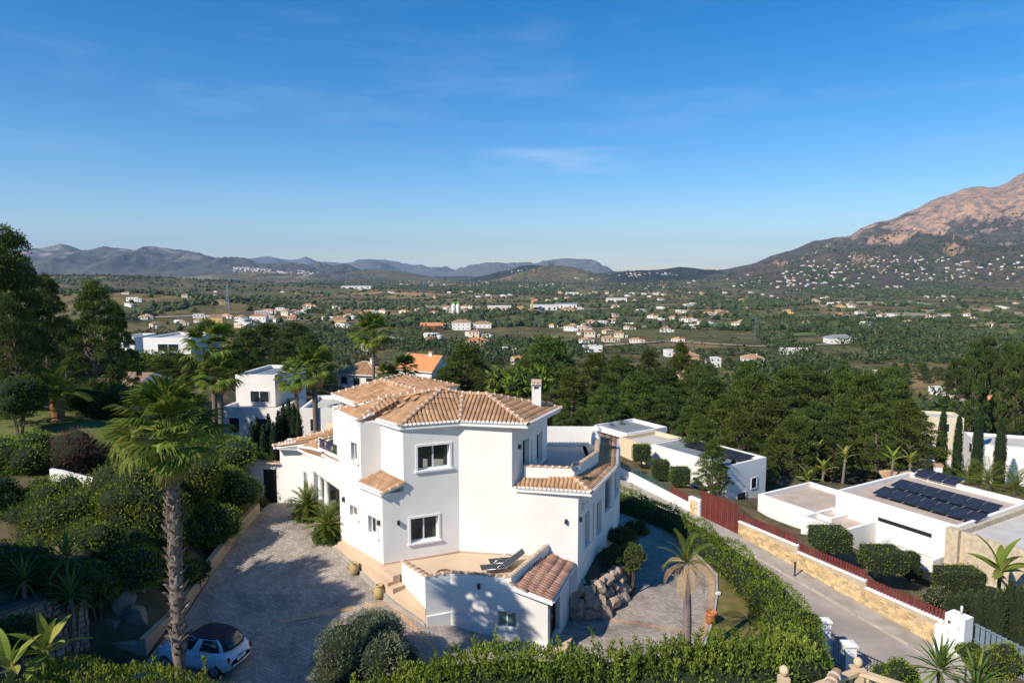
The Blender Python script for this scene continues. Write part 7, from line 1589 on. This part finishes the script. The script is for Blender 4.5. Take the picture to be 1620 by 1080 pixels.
def treebelt(name,n,d0,d1,per,lsz,label,mat,seed,sz=(3,7),blob=False):
    rs=np.random.default_rng(seed); N0=n*7; a=np.radians(rs.uniform(-44,44,N0)); d=np.exp(rs.uniform(math.log(d0),math.log(d1),N0)); x=d*np.sin(a);y=d*np.cos(a)
    cl=fbm(x/(130.+d*.06),y/(80.+d*.08),4,seed)+.25*(fbm(x/30.,y/30.,2,seed+3)-.4); 
    rows=(np.sin((x*.3+y)/38.)>.93)|(np.sin((x-y*.25)/55.)>.955)
    k=((cl>.52)&(rs.random(N0)<.8))|(rows&(rs.random(N0)<.5))|(rs.random(N0)<.02); x,y,d=x[k][:n],y[k][:n],d[k][:n]; m=len(x); z=zt(x,y); s=rs.uniform(sz[0],sz[1],m)*(1+.5*(rs.random(m)<.1))
    if blob:
        V=(IV1[None]*np.stack([s*.75,s*.75,s*.62],-1)[:,None,:]*rs.uniform(.7,1.25,(m,len(IV1),1)))+np.stack([x,y,z+s*.4],-1)[:,None,:]; F=(IF1[None]+(np.arange(m)*len(IV1))[:,None,None]).reshape(-1,3); tn=np.repeat(np.clip(rs.normal(.4,.25,m),0,1),len(IF1))
        me=nmesh(name,V.reshape(-1,3),F,mat,tn)
    else:
        dd=sph(m*per,rs).reshape(m,per,3); P=np.stack([x,y,z+s*.5],-1)[:,None,:]+dd*rs.uniform(.55,1,(m,per,1))*np.stack([s*.6,s*.6,s*.5],-1)[:,None,:]; P=P.reshape(-1,3); Dn=dd.reshape(-1,3)*.6+rs.normal(size=(m*per,3))*.5; Dn[:,2]+=.4
        V,F=leaves(P,Dn,np.repeat(s,per)*lsz,np.repeat(s,per)*lsz*.6,rs); tn=np.repeat(np.clip(rs.normal(.4,.22,m),0,1),per)+rs.normal(0,.1,m*per); me=nmesh(name,V,F,mat,np.clip(tn,0,1))
    o=bpy.data.objects.new(name,me); link(o); return tag(o,label,'trees',kind='stuff')
VT=leafmat('valley_foliage',(.026,.040,.015),(.054,.067,.025),(.11,.10,.045),.15)
treebelt('woodland',14000,140,1100,20,.42,'mass of small trees and orchards in the nearer valley',VT,5,(2.4,5.5))
treebelt('far_woodland',30000,750,6500,0,0,'distant tree cover across the valley floor',VT,6,(3,6.5),True)

# scrub and trees on the mountain foot
rs=np.random.default_rng(9); P=[]
Vm=MT[:62]; n=12000; i=rs.uniform(0,Vm.shape[0]-2,n); j=rs.uniform(0,Vm.shape[1]-2,n); a=i.astype(int);b=j.astype(int);u=(i-a)[:,None]
Q=Vm[a,b]*(1-u)+Vm[a+1,b]*u; k=fbm(Q[:,0]/160,Q[:,1]/160,3,3)>.40; Q=Q[k]; s_=rs.uniform(5,12,len(Q)); m_=len(Q)
V=(IV1[None]*np.stack([s_*.8,s_*.8,s_*.6],-1)[:,None,:]*rs.uniform(.7,1.25,(m_,len(IV1),1)))+(Q+np.array([0,0,1.5]))[:,None,:]; F=(IF1[None]+(np.arange(m_)*len(IV1))[:,None,None]).reshape(-1,3)
o=bpy.data.objects.new('mountain_scrub',nmesh('mountain_scrub',V.reshape(-1,3),F,VT,np.repeat(np.clip(rs.normal(.3,.2,m_),0,1),len(IF1)))); link(o); tag(o,'dark scrub and pines on the foot of the big mountain','trees',kind='stuff')

def ordw(i):
    one=['','first','second','third','fourth','fifth','sixth','seventh','eighth','ninth']; ten=['','','twenty','thirty','forty','fifty','sixty','seventy','eighty','ninety']
    i+=1
    if i<=20: return ORD[i-1]
    return ten[i//10]+'-'+one[i%10] if i%10 else {3:'thirtieth',4:'fortieth',5:'fiftieth',6:'sixtieth',7:'seventieth',8:'eightieth'}[i//10]
groups_={}
for o in COL.objects:
    if o.parent is None and o.get('group') and (o.name.startswith('valley_house') or o.name.split('.')[0]=='tree'): groups_.setdefault(o['group'],[]).append(o)
KS={KN[0]:'brown roofed white houses',KN[1]:'flat roofed white houses',KN[2]:'orange roofed white houses',KN[3]:'tile roofed cream houses',KN[4]:'ochre walled houses',KN[5]:'peach walled houses'}
vh_={}
for i,(p_,k_,zn_,s_,rz_,px_,py_) in enumerate(LIST[:NTH]): pass
for g,L_ in groups_.items():
    L_.sort(key=lambda o:o.location.x/max(1,o.location.y)); tot=len(L_)
    for i,o in enumerate(L_):
        if o.name.startswith('valley_house'):
            kn=next(k for k in KN if o['label'].startswith(k)); zn=o['label'][len(kn)+1:]
            o['label']=(ordw(i)+' from left of the '+KS[kn]+' '+zn) if tot>1 else kn+' '+zn
        else: o['label']=ordw(i)+' from left of the '+g
# country roads seen as pale lines across the valley
TRK=M('pale_track',(.42,.36,.29),(.34,.29,.23),.05)
def track(pts,w):
    P=[at(*q) for q in pts]; V=[];F=[]; S_=[]
    for a,b in zip(P,P[1:]):
        n=max(2,int((b-a).length/25)); S_+= [a.lerp(b,k/n) for k in range(n)]
    S_.append(P[-1])
    for i,q in enumerate(S_):
        a=S_[max(i-1,0)];b=S_[min(i+1,len(S_)-1)]; d=Vector((b.x-a.x,b.y-a.y)).normalized(); nx=Vector((-d.y,d.x))*w/2
        for sg in (1,-1): x,y=q.x+nx.x*sg,q.y+nx.y*sg; V.append((x,y,ztf(x,y)+.9))
    F=[(2*i,2*i+1,2*i+3,2*i+2) for i in range(len(S_)-1)]; struct('country_road',nmesh('country_road',V,F,TRK))
track([(950,520),(1060,516),(1180,519),(1330,514),(1480,520),(1640,512)],5); track([(560,488),(700,492),(850,494),(1000,486),(1150,478),(1300,474),(1500,470)],7); track([(200,505),(330,500),(480,508),(600,500),(700,508)],5); track([(1100,500),(1180,508),(1300,498),(1420,503),(1600,495)],5); track([(820,575),(900,552),(1050,541),(1200,549),(1350,545),(1560,552)],5)
# pale field strips
FLD=M('dry_field',(.34,.27,.16),(.24,.21,.12),.03); FLG=M('green_field',(.13,.18,.05),(.10,.14,.04),.03)
def field(pts,m,n):
    P=[at(*q) for q in pts]; me=drape('field',[(q.x,q.y) for q in P],.55,m,40.0)
field([(1080,512),(1250,509),(1330,514),(1130,519)],FLG,0); field([(500,545),(560,541),(600,549),(530,556)],FLD,0); field([(1290,478),(1440,476),(1480,482),(1300,486)],FLD,0); field([(1340,492),(1560,489),(1640,497),(1400,501)],FLD,0); field([(870,516),(1010,514),(1060,519),(890,521)],FLD,0); field([(1390,548),(1520,545),(1560,551),(1420,556)],FLG,0); field([(1180,528),(1290,526),(1300,531),(1200,533)],FLG,0); field([(640,482),(760,483),(760,488),(650,488)],FLD,0)
